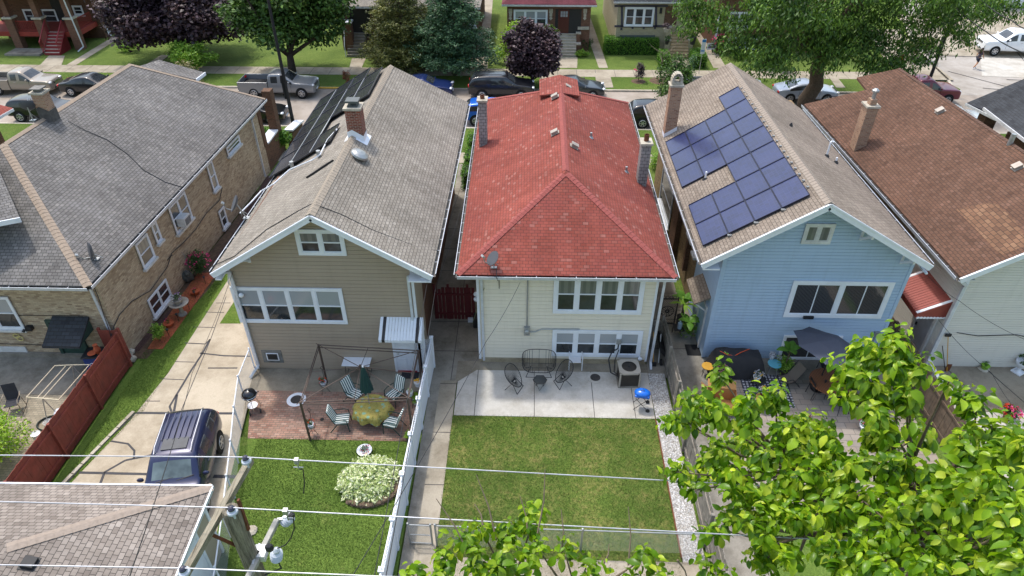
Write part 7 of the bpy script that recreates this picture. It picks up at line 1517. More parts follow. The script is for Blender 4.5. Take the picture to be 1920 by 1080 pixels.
# rug
M=Mt('patterned rug'); v=M.obj(); vo=M.t.nodes.new('ShaderNodeTexVoronoi'); vo.distance='CHEBYCHEV'; vo.inputs['Scale'].default_value=7; vo.inputs['Randomness'].default_value=.25; M.l(v,vo.inputs[0]); M.col(M.ramp(vo.outputs['Distance'],[(.26,lin('#a9a9ae')),(.34,lin('#33363e'))])); rugm=M.fin(.95)
a=g(1440,722); mb=MB(Matrix.Translation((a.x-.15,a.y-.3,.018))@Matrix.Rotation(R(-4),4,'Z')); mb.box(-.95,-.9,0,.95,.9,.012); tag(mb.build('rug',rugm),'black and white patterned outdoor rug on the paver patio','rug')
# lounge chair
b=g(1475,722); t=thing('sling_chair','brown grey sling lounge chair beside the patterned rug','chair',(0,0,0),local=True); sl_=plain('taupe sling fabric','#5f584f',.9,var=.1)
cush('sling_seat',[(.35,.42),(.1,.33),(-.1,.36),(-.35,.7),(-.5,.95)],.015,sl_,t)
for s in (-1,1): mb=MB(); mb.tube([(.4,s*.27,0),(.35,s*.27,.43),(.1,s*.27,.34),(-.1,s*.27,.37),(-.5,s*.27,.97)],.016,6); mb.build('frame',K['black'],t); mb=MB(); mb.tube([(-.4,s*.28,0),(.05,s*.28,.55),(.35,s*.28,.56)],.016,6); mb.build('arm',K['black'],t)
put(t,(b.x,b.y,.02),R(200))
# pink rattan chair
b=g(1347,722); t=thing('rattan_chair','pink woven rattan chair near the mustard stool','chair',(0,0,0),local=True); pk=plain('pink rattan','#b98880',.8,var=.15)
mb=MB(); mb.lathe([(.2,.38),(.24,.40),(.27,.46)],(0,0,0),16); mb.build('seat',pk,t); mb=MB()
for k_ in range(5): h=.5+k_*.09; mb.tube([(math.cos(x)*(.27+k_*.015),math.sin(x)*(.27+k_*.015),h) for x in np.linspace(.9,2*PI-.9,14)],.012,5)
for x in np.linspace(1.0,2*PI-1.0,16): mb.tube([(math.cos(x)*.26,math.sin(x)*.26,.42),(math.cos(x)*.33,math.sin(x)*.33,.86)],.007,4)
mb.build('backrest',pk,t)
for i in range(4): a_=i*PI/2+.78; mb=MB(); mb.tube([(.15*math.cos(a_),.15*math.sin(a_),.38),(.24*math.cos(a_),.24*math.sin(a_),0)],.01,5); mb.build('leg',K['black'],t)
put(t,(b.x,b.y,.016),R(-20))
# cardboard box
b=g(1350,762); t=thing('cardboard_box','open brown cardboard box printed with a black square mark','box',(0,0,0),local=True); cb=plain('cardboard','#a57a4a',.9,var=.08); X,Y_,Hh=.55,.4,.6
mb=MB(); mb.raw([(-X,-Y_,0),(X,-Y_,0),(X,Y_,0),(-X,Y_,0),(-X,-Y_,Hh),(X,-Y_,Hh),(X,Y_,Hh),(-X,Y_,Hh)],[(0,3,2,1),(0,1,5,4),(1,2,6,5),(2,3,7,6),(3,0,4,7)]); mb.build('carton',cb,t)
for pts in ([(-X,Y_,Hh),(X,Y_,Hh),(X,Y_+.35,Hh+.12),(-X,Y_+.35,Hh+.12)],[(-X,-Y_,Hh),(X,-Y_,Hh),(X,-Y_-.2,Hh-.3),(-X,-Y_-.2,Hh-.3)],[(-X,-Y_,Hh),(-X,Y_,Hh),(-X-.3,Y_,Hh+.25),(-X-.3,-Y_,Hh+.25)]): mb=MB(); mb.poly(pts); mb.build('flap',cb,t)
mb=MB(); mb.poly([(-.1,Y_+.08,Hh+.035),(.15,Y_+.08,Hh+.035),(.15,Y_+.26,Hh+.1),(-.1,Y_+.26,Hh+.1)]); mb.poly([(-.07,Y_+.11,Hh+.052),(.12,Y_+.11,Hh+.052),(.12,Y_+.23,Hh+.096),(-.07,Y_+.23,Hh+.096)],1); mb.build('printed_mark',[K['blackp'],cb],t); put(t,(b.x,b.y,.016),R(-8))
# parasol with round table and chairs
tc=g(1556,716,.74); wd=Mt('slatted wood'); w1=wd.t.nodes.new('ShaderNodeTexWave'); w1.bands_direction='X'; w1.inputs['Scale'].default_value=5; wd.l(wd.obj(),w1.inputs[0]); wd.col(wd.ramp(w1.outputs['Fac'],[(.1,lin('#3a2418')),(.3,lin('#8a5838'))])); wd=wd.fin(.6)
t=rtable('round slatted brown wooden dining table under the grey parasol',tc,.78,.74,wd,K['brownmetal'],'dining_table')
pc=g(1570,700); gp=plain('slate grey canvas','#444957',.85,var=.06); t=thing('parasol','large tilted slate grey parasol over the round wooden table','umbrella',(0,0,0),local=True)
cz=2.15; r_=1.55; n=8; T=Matrix.Translation((0,0,cz))@Matrix.Rotation(R(14),4,'Y')@Matrix.Rotation(R(-8),4,'X'); apx=T@Vector((0,0,.5)); rimp=[T@Vector((r_*math.cos(2*PI*i/n+.2),r_*math.sin(2*PI*i/n+.2),0)) for i in range(n)]
mb=MB()
for i in range(n):
    p,q_=rimp[i],rimp[(i+1)%n]; m1=apx.lerp(p,.5)+Z*.05; m2=apx.lerp(q_,.5)+Z*.05; mm=(p+q_)/2+(T@Vector((0,0,0))-(p+q_)/2)*.04; mb.raw([apx,m1,m2,p,q_,mm],[(0,1,2),(1,3,5,2),(2,5,4)])
mb.build('canopy',gp,t)
for i in range(n): mb=MB(); mb.tube([apx-Z*.03,apx.lerp(rimp[i],.5)+Z*.02,rimp[i]-Z*.01],.012,5); mb.build('rib',K['steel'],t)
mb=MB(); mb.tube([(0,0,0),(0,0,cz+.3)],.028,8); mb.build('pole',K['black'],t); mb=MB(); mb.lathe([(.28,0),(.28,.05),(.06,.1),(.04,.3)],(0,0,0),16); mb.build('base',K['black'],t)
ct=gy(1562,668,tc.y+.1); put(t,(ct.x+.0,tc.y+.35,.014))
t=thing('dining_chair','x','chair',(0,0,0),'black dining chairs around the round wooden table',local=True); mb=MB(); mb.box(-.24,-.24,.42,.24,.24,.45); mb.build('seat',K['blackp'],t); mb=MB(); mb.prism([(-.24,-.23,.45),(-.24,.23,.45),(-.30,.23,.88),(-.30,-.23,.88)],(-.02,0,0)); mb.build('backrest',K['blackp'],t)
for s in (-1,1):
    for x0_,x1_ in ((.24,.26),(-.24,-.30)): mb=MB(); mb.tube([(x0_,s*.23,.43),(x1_,s*.24,0)],.014,5); mb.build('leg',K['black'],t)
    mb=MB(); mb.tube([(.22,s*.25,.44),(.2,s*.26,.65),(-.26,s*.26,.66)],.014,5); mb.build('arm',K['black'],t)
for i,(px,py,l) in enumerate(((1528,742,'black dining chair at the left of the round wooden table'),(1572,768,'black dining chair with its back to the lawn'),(1600,738,'black dining chair behind leaves at the right of the table'),(1628,782,'lone black chair away from the table under the leaves'),(1545,700,'black dining chair hidden behind the round table under the parasol'))):
    p=g(px,py); a_=math.atan2(tc.y-p.y,tc.x-p.x)
    if i==0: put(t,(p.x,p.y,.014),a_); t['label']=l
    else: dup(t,(p.x,p.y,.014),a_+(.1*i-.2),l)
p=g(1550,715,.75); tag(MB().lathe([(.035,0),(.04,.12)],(tc.x-.2,tc.y-.05,.757),10).build('cup',K['blackp']),'small black cup on the round wooden table','cup'); tag(MB().ell((tc.x+.5,tc.y-.2,.82),(.1,.08,.06),7,4,jit=.3).build('paper_bag',K['white']),'crumpled white paper on the edge of the round wooden table','paper')
p=g(1505,800); t=pot('pink and violet flower tub beneath the leafy branches',p.x-.2,p.y-.3,.014,.3,.35,K['steel'],L_['dark'],.4,300,[(L_['pink'],30),(L_['violet'],20)],seed=12); p=g(1640,800); pot('white trough of pink flowers near the lone chair',p.x-.4,p.y-.2,.014,.3,.25,K['white'],L_['bushg'],.35,260,[(L_['pink'],14)],seed=13)
# ------------------------------------------------------------ right yard
p=g(1844,693); pot('lime green flower pot standing on a stone by the white wall',p.x,p.y,.06,.16,.2,plain('lime glaze','#7fae2c',.4),L_['dark'],.16,90,seed=14); tag(MB().ell((p.x,p.y,.03),(.24,.2,.06),9,5,jit=.15).build('paving_stone',K['capstone']),'flat stone under the lime green pot','stone')
p=g(1908,698); t=thing('garden_urn','white pedestal urn planted with trailing greens by the wall','urn',(p.x,p.y,.012),local=True); mb=MB(); mb.box(-.2,-.2,0,.2,.2,.05); mb.lathe([(.12,.05),(.06,.14),(.06,.26),(.18,.34),(.27,.5),(.28,.6),(.22,.6),(.02,.55)],(0,0,0),18); mb.build('urn',K['white'],t); leafy('foliage',[(0,0,.72,.25,.25,.15)],200,.09,L_['dark'],t,15,cr=.04); put(t,(p.x,p.y,.012),.5)
p=g(1888,785); pot('red pot overflowing with pink flowers on the pale walk',p.x,p.y,.02,.22,.26,plain('dark red glaze','#7a2026',.5),L_['dark'],.34,350,[(L_['pink'],26),(L_['red'],18)],seed=16)
a=gy(1779,630,21.45); pole_tool('broom','yellow-handled push broom leaning on the off-white siding',(a.x,21.5,a.z),(g(1774,698).x,21.2,.05),ym,((a.x,21.5,a.z),(.12,.03,.07)),K['blackp'],'broom'); a=gy(1768,650,21.45); pole_tool('shovel','dark shovel leaning beside the white downspout',(a.x,21.5,a.z),(g(1762,690).x+.1,21.25,.05),K['black'],((g(1762,690).x+.15,21.25,.25),(.1,.02,.18)),K['rust'],'shovel')
b=g(1700,640); tag(MB().ell((16.2,23.5,.35),(.35,.9,.35),9,5,jit=.25,seed=3).build('scrap_pile',K['brownwood']),'heap of scrap wood in the narrow gap past the blue house','scrap pile')
# ------------------------------------------------------------ left yard
b=g(36,768); t=thing('rocking_chair','dark mesh rocking chair with a bronze tube frame on the pavers','chair',(0,0,0),local=True); br_=plain('bronze tube','#9a8f80',.4,.5,.1); cush('mesh_sling',[(.28,.42),(0,.38),(-.2,.40),(-.3,.7),(-.38,1.05)],.015,plain('charcoal mesh','#34343a',.9),t)
for s in (-1,1): mb=MB(); mb.tube([(-.55,s*.3,.14),(-.3,s*.3,.03),(0,s*.3,0),(.3,s*.3,.03),(.5,s*.3,.12)],.018,6); mb.build('rocker',br_,t); mb=MB(); mb.tube([(.3,s*.3,.03),(.33,s*.3,.55),(.2,s*.3,.63),(-.1,s*.3,.6),(-.3,s*.28,.62)],.018,6); mb.build('arm',br_,t); mb=MB(); mb.tube([(-.2,s*.3,.04),(-.2,s*.27,.4)],.016,6); mb.build('leg',br_,t)
put(t,(b.x-.1,b.y,.012),R(-70))
# clothes rack
t=thing('clothes_rack','cream metal clothes drying frame standing in the paver yard','drying rack',(0,0,0),local=True); c0=g(115,745); cr=plain('cream tube','#cfc2a8',.5,.2); A_=[g(*p,1.35) for p in ((52,745),(82,747),(108,687),(168,684),(120,752),(135,687))]
mb=MB(); X0,X1=-1.0,1.0; 
f0,f1=g(50,745,1.3),g(110,750,1.3); r0_,r1_=g(103,686,1.3),g(168,684,1.3); cen=(f0+f1+r0_+r1_)/4; 
def L3(p): return p-Vector((cen.x,cen.y,0))
for a,b_ in ((f0,f1),(r0_,r1_)): mb=MB(); mb.tube([L3(a),L3(a.lerp(b_,.5))+Vector((0,-.03,.04)),L3(b_)],.02,6); mb.build('cross_bar',cr,t)
for k_ in (0,.33,.5,1): mb=MB(); mb.tube([L3(f0.lerp(f1,k_)),L3(r0_.lerp(r1_,k_))],.016,6); mb.build('line_bar',cr,t)
m0,m1=f0.lerp(f1,.5),r0_.lerp(r1_,.5)
for m_ in (m0,m1):
    for s in (-1,1): mb=MB(); mb.tube([L3(m_),L3(m_)+Vector((s*.35,0,-1.28))],.018,6); mb.build('leg',K['steel'],t)
put(t,(cen.x,cen.y,.01))
p=g(180,705); blue=plain('blue bin plastic','#173a80',.5); t=thing('recycling_bin','blue recycling bin with a white emblem behind the red fence','bin',(p.x,p.y,.02),local=True); mb=MB(); mb.prism([(-.3,-.3,1.0),(.3,-.3,1.0),(.3,.3,1.0),(-.3,.3,1.0)],(0,0,-.95)); mb.build('bin_body',blue,t); mb=MB(); mb.box(-.34,-.36,1.0,.34,.34,1.06); mb.build('lid',K['blackp'],t,bevel=.02); mb=MB(FR((0,-.3,.62),(1,0,0))); mb.ring((0,0,.006),.1,.1,.018,16,5); mb.box(-.05,-.02,.002,.05,.02,.01); mb.build('emblem',K['white'],t)
for s in (-1,1): mb=MB(Matrix.Translation((s*.28,.28,.1))@Matrix.Rotation(PI/2,4,'Y')); mb.lathe([(.1,-.03),(.1,.03)],(0,0,0),12); mb.build('wheel',K['tyre'],t)
p=g(172,700); put(t,(-17.75,20.4,.02),.1)
t=thing('clay_chiminea','terracotta clay pots stacked on the black bin lid','pot',(-17.35,20.3,1.08)); mb=MB(); mb.lathe([(.08,0),(.14,.2),(.07,.4),(.1,.45)],(-17.45,20.35,1.08),12); mb.build('pot',K['terracotta'],t); mb=MB(); mb.lathe([(.16,0),(.18,.03)],(-17.6,20.2,1.2),14); mb.build('saucer',K['terracotta'],t)
b=g(108,790); t=thing('garden_hose','coiled dark garden hose lying on the pavers by the red fence','hose',(b.x,b.y,.02)); mb=MB(); q=random.Random(2)
for k_ in range(4): mb.ring((b.x-.2+.05*k_,b.y-.15,.03+.02*k_),.5+.03*k_,.34+.02*k_,.018,26,5)
mb.tube([(b.x+.2,b.y+.1,.05),(b.x+.45,b.y+.5,.1),(b.x+.5,b.y+.9,.05)],.018,5); mb.build('hose_coil',plain('dark green hose','#263430',.6),t)
t=thing('pedestal_fan','old white fan with a wire grille lying in the hose coil','fan',(b.x-.2,b.y-.1,.1)); mb=MB()
for i in range(6): mb.ring((b.x-.2,b.y-.15,.14),.04+i*.035,.04+i*.03,.006,20,4)
for i in range(16): a_=i*PI/8; mb.tube([(b.x-.2,b.y-.15,.15),(b.x-.2+.22*math.cos(a_),b.y-.15+.19*math.sin(a_),.13)],.004,3)
mb.build('grille',K['white'],t); mb=MB(); mb.tube([(b.x,b.y,.1),(b.x+.45,b.y+.25,.5)],.03,6); mb.build('stand',K['white'],t)
p=g(72,823); tag(MB().lathe([(.13,0),(.16,.26),(.165,.28),(.15,.28),(.14,.25),(.01,.24)],(p.x,p.y,.01),16).build('bucket',K['white']),'white plastic bucket beside the red fence','bucket')
p=g(114,772,.6); t=thing('folding_stool','small white-topped folding stool by the red fence','stool',(p.x,p.y,.01)); mb=MB(); mb.prism([(p.x-.22,p.y-.14,.6),(p.x+.22,p.y-.05,.62),(p.x+.2,p.y+.2,.66),(p.x-.22,p.y+.12,.64)],(0,0,-.03)); mb.build('seat',K['white'],t)
for s in (-1,1): mb=MB(); mb.tube([(p.x-.2*s,p.y,.6),(p.x+.2*s,p.y+.1,.01)],.015,5); mb.build('leg',K['steel'],t)
bush('leafy green bush with faded blooms in the bottom left yard corner',-19.6,15.3,1.9,2.2,1.9,L_['lime'],9000,.11,71,cr=.12)
# garden bed along the yellow brick wall
p=g(343,590); t=thing('birdbath','stone birdbath pedestal holding a planter bowl in the wood chips','birdbath',(p.x,p.y,.026),local=True); stn=concm('cast stone','#a09c94',.3,3)
mb=MB(); mb.lathe([(.2,0),(.19,.05),(.1,.12),(.08,.35),(.1,.5),(.2,.56),(.42,.66),(.44,.7),(.4,.7),(.1,.62)],(0,0,0),22); mb.build('basin',stn,t,smooth=False); put(t,(p.x,p.y,.026))
pot('stone planter with white and purple flowers standing in the birdbath',p.x,p.y,.66,.22,.26,stn,L_['dark'],.24,220,[(L_['whitep'],14),(L_['violet'],8)],seed=17)
for l,px,py in (('terracotta bowl on the wood chips past the birdbath',367,552),('terracotta bowl on the wood chips nearest the driveway',318,612)): p=g(px,py); pot(l,p.x,p.y,.026,.22,.2,K['terracotta'],L_['dark'],.13,70,[(L_['pink'],4)],seed=px)
t=thing('path_light','x','path light',(0,0,0),'black solar path lights in the wood chips',local=True); mb=MB(); mb.tube([(0,0,0),(0,0,.38)],.012,5); mb.build('stake',K['black'],t); mb=MB(); mb.lathe([(.03,.33),(.05,.42),(.07,.43),(.02,.47)],(0,0,0),10); mb.build('lamp_cap',K['black'],t)
for i,(px,py,l) in enumerate(((386,533,'black path light farthest up the wood chip bed'),(368,561,'black path light beside the farther terracotta bowl'),(356,581,'black path light just right of the birdbath'),(336,603,'black path light between the birdbath and nearer bowl'),(318,632,'black path light nearest the driveway lawn end'))):
    p=g(px,py)
    if i==0: put(t,(p.x,p.y,.026)); t['label']=l
    else: dup(t,(p.x,p.y,.026),0,l)
b=g(376,520); t=bush('rose bush with bright pink blooms against the brick wall',b.x,b.y+.2,.6,.55,1.15,L_['dark'],1800,.09,81,cr=.07,name='rose_bush'); blooms(t,(0,0,.75),(.6,.55,.55),38,L_['pink'],.085,5)
bush('small young rose shrub at the end of the wood chips',*g(301,640).xy,.3,.3,.9,L_['bushg'],900,.08,82,cr=.06); b=g(358,532); t=thing('garden_statue','dark grey sculpture stone beside the pink rose bush','statue',(b.x,b.y,.02)); mb=MB(); mb.ell((b.x-.15,b.y+.2,.32),(.27,.25,.34),9,6,jit=.18,seed=4); mb.ell((b.x-.05,b.y+.05,.55),(.14,.12,.16),8,5,jit=.15); mb.build('figure',plain('dark stone','#4f524e',.9,var=.3,scale=8),t)
t=thing('shepherd_hook','thin grey garden hook standing by the yellow brick wall','garden hook',(b.x-.1,b.y+.5,.02)); mb=MB(); q_=Vector((b.x-.2,b.y+.6,0)); mb.tube([q_,q_+Z*1.3,q_+Z*1.45+Vector((-.08,0,0)),q_+Z*1.35+Vector((-.16,0,0))],.014,5); mb.build('rod',K['steel'],t)
for i,(px,py) in enumerate(((243,672),(247,664),(250,676))): p=g(px,py); tag(MB().ell((p.x,p.y,.12),(.18,.16,.15),8,5,jit=.2,seed=i).build('rock',K['capstone']),('pale rock nearest the red fence end','small pale rock behind the fence-end rock','round pale rock against the bed edge')[i],'rock')
bush('dark low shrub by the dead-end of the red fence',*g(235,650).xy,.3,.3,.5,L_['dark'],300,.07,83,cr=.05)
# ============================================================ power pole, crossarm and wires in front of the camera
pt_=dp(432,955,9.0); PX,PY,PZ=pt_.x,pt_.y,pt_.z
M=Mt('old pole wood'); v=M.obj(); mp=M.t.nodes.new('ShaderNodeMapping'); mp.inputs['Scale'].default_value=(9,9,.7); M.l(v,mp.inputs[0]); nz=M.noise(mp.outputs[0],3.2,6,.75); M.col(M.ramp(nz,[(.32,lin('#3d372f')),(.5,lin('#7d7566')),(.7,lin('#a39b89'))])); M.bump(nz,.9,.03); K['polewood']=M.fin(.95)
M=Mt('old crossarm wood'); v=M.obj(); mp=M.t.nodes.new('ShaderNodeMapping'); mp.inputs['Scale'].default_value=(14,.8,14); M.l(v,mp.inputs[0]); nz=M.noise(mp.outputs[0],2.4,6,.75); M.col(M.ramp(nz,[(.32,lin('#4a4438')),(.5,lin('#8a8270')),(.7,lin('#aaa28e'))])); M.bump(nz,.8,.02); K['armwood']=M.fin(.95)
UP=thing('power_pole','weathered wooden power pole rising beside the garage with a tilted-looking crossarm','utility pole',(PX,PY,0),local=True)
mb=MB(); mb.tube([(0,0,-.2),(.0,0,PZ*.5),(0,0,PZ-.05)],.165,16,r2=.118)
mb.lathe([(.118,PZ-.06),(.105,PZ+.0),(.06,PZ+.02),(.02,PZ-.04)],(0,0,0),16); mb.build('pole',K['polewood'],UP,smooth=False)
mb=MB(); mb.bar((.14,.0,PZ-.45),(.1,.08,PZ+.1),.045,.03,up=(1,0,0)); mb.build('iron_bracket',K['rust'],UP)
# wooden crossarm
ca=dp(470,862,9.2); cb=dp(345,1082,7.6); zarm=PZ-.25; ca=onp(470,862,(0,0,zarm),(0,0,1)); cb=onp(338,1092,(0,0,zarm),(0,0,1)); o=Vector((PX,PY,0)); A_=ca-o; B_=cb-o
A_.z=B_.z=zarm; mb=MB(); mb.bar(A_,B_,.085,.11); mb.build('crossarm',K['armwood'],UP); mb=MB(); mb.bar(A_.lerp(B_,.62)-Z*.08,(.05,0,PZ-1.0),.05,.02); mb.build('arm_brace',K['rust'],UP)
por=plain('white porcelain','#b9c0c8',.15,0,.1); pord=plain('dark porcelain','#3a3a48',.2)
def insul(parent,p,s=1,top=True):
    mb=MB(); mb.lathe([(.022*s,-.16*s),(.022*s,0),(.085*s,.0),(.105*s,.03*s),(.10*s,.07*s),(.06*s,.09*s),(.055*s,.11*s)],tuple(p),18); i=mb.build('insulator',por,parent); mb=MB(); mb.lathe([(.055*s,.11*s),(.07*s,.125*s),(.065*s,.15*s),(.045*s,.165*s),(.05*s,.185*s),(.02*s,.2*s)],tuple(p),16); mb.build('insulator_cap',pord,i); return i
tops=[]
for px,py in ((463,867),(438,958),(347,1075)):
    p=onp(px,py,(0,0,zarm+.17),(0,0,1)); 
    if py==958: p=dp(437,962,8.85)
    insul(UP,p-o,.68); tops.append(p+Z*.115)
# grey composite arm with insulators
z2=PZ-1.1; ga=onp(520,975,(0,0,z2),(0,0,1)); gb=onp(452,1110,(0,0,z2),(0,0,1)); gry=plain('grey fibreglass arm','#99978f',.6,.1,.2,6)
a2,b2=ga-o,gb-o; a2.z=b2.z=z2; mb=MB(); mb.bar(a2,b2,.08,.08); mb.build('composite_arm',gry,UP,bevel=.008)
mid=a2.lerp(b2,.48); mb=MB(); mb.bar(mid+Vector((-.02,0,0)),(.1,0,z2),.05,.12); mb.bar(mid+Vector((-.05,.12,0)),(.1,.14,z2),.03,.1); mb.bar(mid+Vector((-.05,-.12,0)),(.1,-.14,z2),.03,.1); mb.box(mid.x-.09,mid.y-.1,z2-.06,mid.x+.09,mid.y+.1,z2+.06); mb.build('arm_bracket',plain('pale bracket','#c2c4c4',.5,.3),UP)
for c_,rt in ((a2+Vector((.16,.03,.0)),1),(mid+Vector((.22,.0,-.02)),0)):
    mb=MB(Matrix.Translation(c_)@Matrix.Rotation(R(38 if rt else 12),4,'Y')); mb.lathe([(.03,-.14),(.05,-.12),(.085,-.11),(.06,-.09),(.088,-.06),(.06,-.04),(.09,-.01),(.06,.01),(.085,.035),(.05,.06)],(0,0,0),18); i=mb.build('lightning_arrester',por,UP); mb=MB(Matrix.Translation(c_)@Matrix.Rotation(R(38 if rt else 12),4,'Y')); mb.lathe([(.045,.06),(.05,.11),(.02,.15)],(0,0,0),12); mb.build('insulator_cap',K['blackp'] if rt else por,i)
mb=MB(); mb.bar(a2,a2+Vector((.16,.03,0)),.04,.05); mb.build('arm_end_bracket',plain('pale bracket 2','#c2c4c4',.5,.3),UP)
c_=dp(505,1027,8.4)-o; mb=MB(); mb.ell(tuple(c_),(.06,.05,.07),6,4); mb.build('fuse_cap',K['blackp'],UP)
mb=MB(); mb.tube([mid+Vector((.2,0,-.1)),mid+Vector((.25,-.05,-.3)),mid+Vector((.0,-.1,-.4)),(.2,-.1,z2-.3)],.012,5); mb.build('jumper_wire',K['blackp'],UP); put(UP,(PX,PY,0))
# the wires: each passes over its insulator
def wire(label,pts,r=.0085,name='power_line',m='wire',cat='power line',group='white power lines crossing the yards',sag=.0):
    P=[Vector(p) for p in pts]; Q=[]
    for a,b in zip(P,P[1:]):
        for i in range(12): f=i/12; Q.append(a.lerp(b,f)-Z*(sag*4*f*(1-f)))
    Q.append(P[-1]); return tag(MB().tube(Q,r,6).build(name,K[m]),label,cat,group)
def ext(T_,pl,pr,k=1.5):    # run a line level from the insulator through what is seen left and right
    yl=T_.y; a=onp(*pl,T_,(0,1,0)) if 0 else None
def throughpx(T_,px,py):   # point seen at px,py lying at the height of T_
    return onp(px,py,(0,0,T_.z),(0,0,1))
w1l=throughpx(tops[0],-60,853); w1r=throughpx(tops[0],1560,918); wire('white power line nearest the houses',[w1l,tops[0],w1r+(w1r-tops[0])*.4])
w2l=throughpx(tops[1],-60,939); w2r=throughpx(tops[1],1400,1004); wire('white power line over the pole top',[w2l,tops[1],w2r+(w2r-tops[1])*.6])
w3l=throughpx(tops[2],-60,1058); w3r=throughpx(tops[2],700,1080); wire('white power line nearest the picture bottom',[w3l,tops[2],w3r+(w3r-tops[2])*2])
def hotclamp(T_,r_,px,py,ex,label):
    f=T_.lerp(r_,(px-T_x[0])/(T_x[1]-T_x[0])); t=thing('tap_clamp',label,'wire clamp',tuple(f)); mb=MB(); mb.box(f.x-.03,f.y-.03,f.z-.06,f.x+.03,f.y+.03,f.z+.02); mb.tube([f-Z*.06,f-Z*.2],.01,5); mb.tube([f+Vector((-.07,0,-.16)),f+Vector((.07,0,-.16))],.009,5); mb.build('clamp',K['steel'],t)
    P=[f-Z*.2]+[dp(*e) for e in ex]; mb=MB(); mb.tube(P,.009,5); mb.build('lead_wire',K['blackp'],t)
T_x=(463,1560); d_=(tops[0]-EYE).dot(_f); hotclamp(tops[0],w1r,563,860,[(568,880,d_+.3),(571,905,d_+.5),(569,925,d_+.6)],'small tap clamp with a black lead on the rear power line')
T_x=(438,1400); d_=(tops[1]-EYE).dot(_f); hotclamp(tops[1],w2r,543,948,[(549,965,d_+.2),(552,990,d_+.4),(545,1010,d_+.5),(535,1022,d_+.6),(520,1028,d_+.5)],'small tap clamp with a curling black lead on the middle power line')
# thin service drops
def drop(label,pts,r=.008,m='blackp'): return wire(label,pts,r,'service_wire',m,'cable','thin service cables over the yards',.12)
ccx=gy(975,530,21.2)
drop('dark service cable from the cream house eave down over the walk',[gy(975,530,21.1),Vector((-1.1,14.5,7.2)),dp(655,1090,10)])
drop('dark service cable past the red gate into the lawn corner',[(-2.9,30.0,4.9),(-3.6,20,5.2),dp(700,1090,10.5)])
drop('dark twin cable running down the gangway',[(-2.6,30.0,4.9),(-3.3,20,5.0),dp(722,1090,10.5)])
drop('dark cable over the tan house driveway',[gy(440,500,20.9),g(360,700,3.5),dp(240,1090,8)])
drop('grey cable slanting across the off-white house',[gy(1725,500,21.3),gy(1800,565,21.0),g(1930,640,3.2)]); drop('thin cable dropping from the red awning over the pale walk',[gy(1760,600,21.3),g(1860,700,1.2),g(1925,790,1.4)])
drop('dark cable crossing over the charcoal bungalow roof',[dp(1780,0,45),dp(1850,60,42),dp(1935,105,38)],.03)
drop('second dark cable over the side street',[dp(1840,0,45),dp(1900,40,42),dp(1935,55,40)],.03)
# ============================================================ the big leafed tree in front
def biglf(name,T_,mt,P,Nn,U,L,Wd,parent):
    """broad drooping leaves with a folded midrib, 8 faces each"""
    n=len(P); U/=np.linalg.norm(U,axis=1)[:,None]; Vv=np.cross(Nn,U); Vv/=np.linalg.norm(Vv,axis=1)[:,None]; W_=np.cross(U,Vv)
    prof=[(0,0.0,0),(.18,.34,.02),(.45,.5,.0),(.75,.36,-.09),(1.0,0,-.26)]
    pts=[];F=[]; k=0; L=L[:,None]; Wd=Wd[:,None]; idx=[]
    q=np.random.RandomState(5); tw=q.normal(0,.12,(n,1))
    for (u,w,z) in prof:
        c=P+U*L*u+W_*L*z; ln=[c] if w==0 else [c-Vv*Wd*w+W_*L*(.10+tw),c,c+Vv*Wd*w+W_*L*(.10-tw)]; idx.append(list(range(k,k+len(ln)))); k+=len(ln); pts+=ln
    A=np.stack(pts,1).reshape(-1,3); fs=[]
    a,b,c,d,e=idx
    fs=[(a[0],b[0],b[1]),(a[0],b[1],b[2])]
    quad=[]
    for r0,r1 in ((b,c),(c,d)): quad+=[(r0[0],r1[0],r1[1],r0[1]),(r0[1],r1[1],r1[2],r0[2])]
    fs+=quad+[(d[0],e[0],d[1]),(d[1],e[0],d[2])]
    loops=[];starts=[];s_=0
    for i in range(n):
        for f in fs: starts.append(s_); s_+=len(f); loops+= [x+i*k for x in f]
    me=bpy.data.meshes.new(name); me.vertices.add(len(A)); me.vertices.foreach_set('co',A.astype(np.float32).ravel()); me.loops.add(len(loops)); me.loops.foreach_set('vertex_index',np.array(loops,np.int32)); me.polygons.add(len(starts)); me.polygons.foreach_set('loop_start',np.array(starts,np.int32)); me.polygons.foreach_set('use_smooth',[True]*len(starts)); me.update(calc_edges=True); me.materials.append(mt)
    o=bpy.data.objects.new(name,me); C.objects.link(o); o.parent=parent; OFF[o.name]=Vector((0,0,0)); return o
L_['cat']=lf('broad catalpa leaves',['#436a14','#5d861a','#7ba321','#a2bf30','#50781a','#c6d548'],trans=.46,rough=.32,clump=2.2)
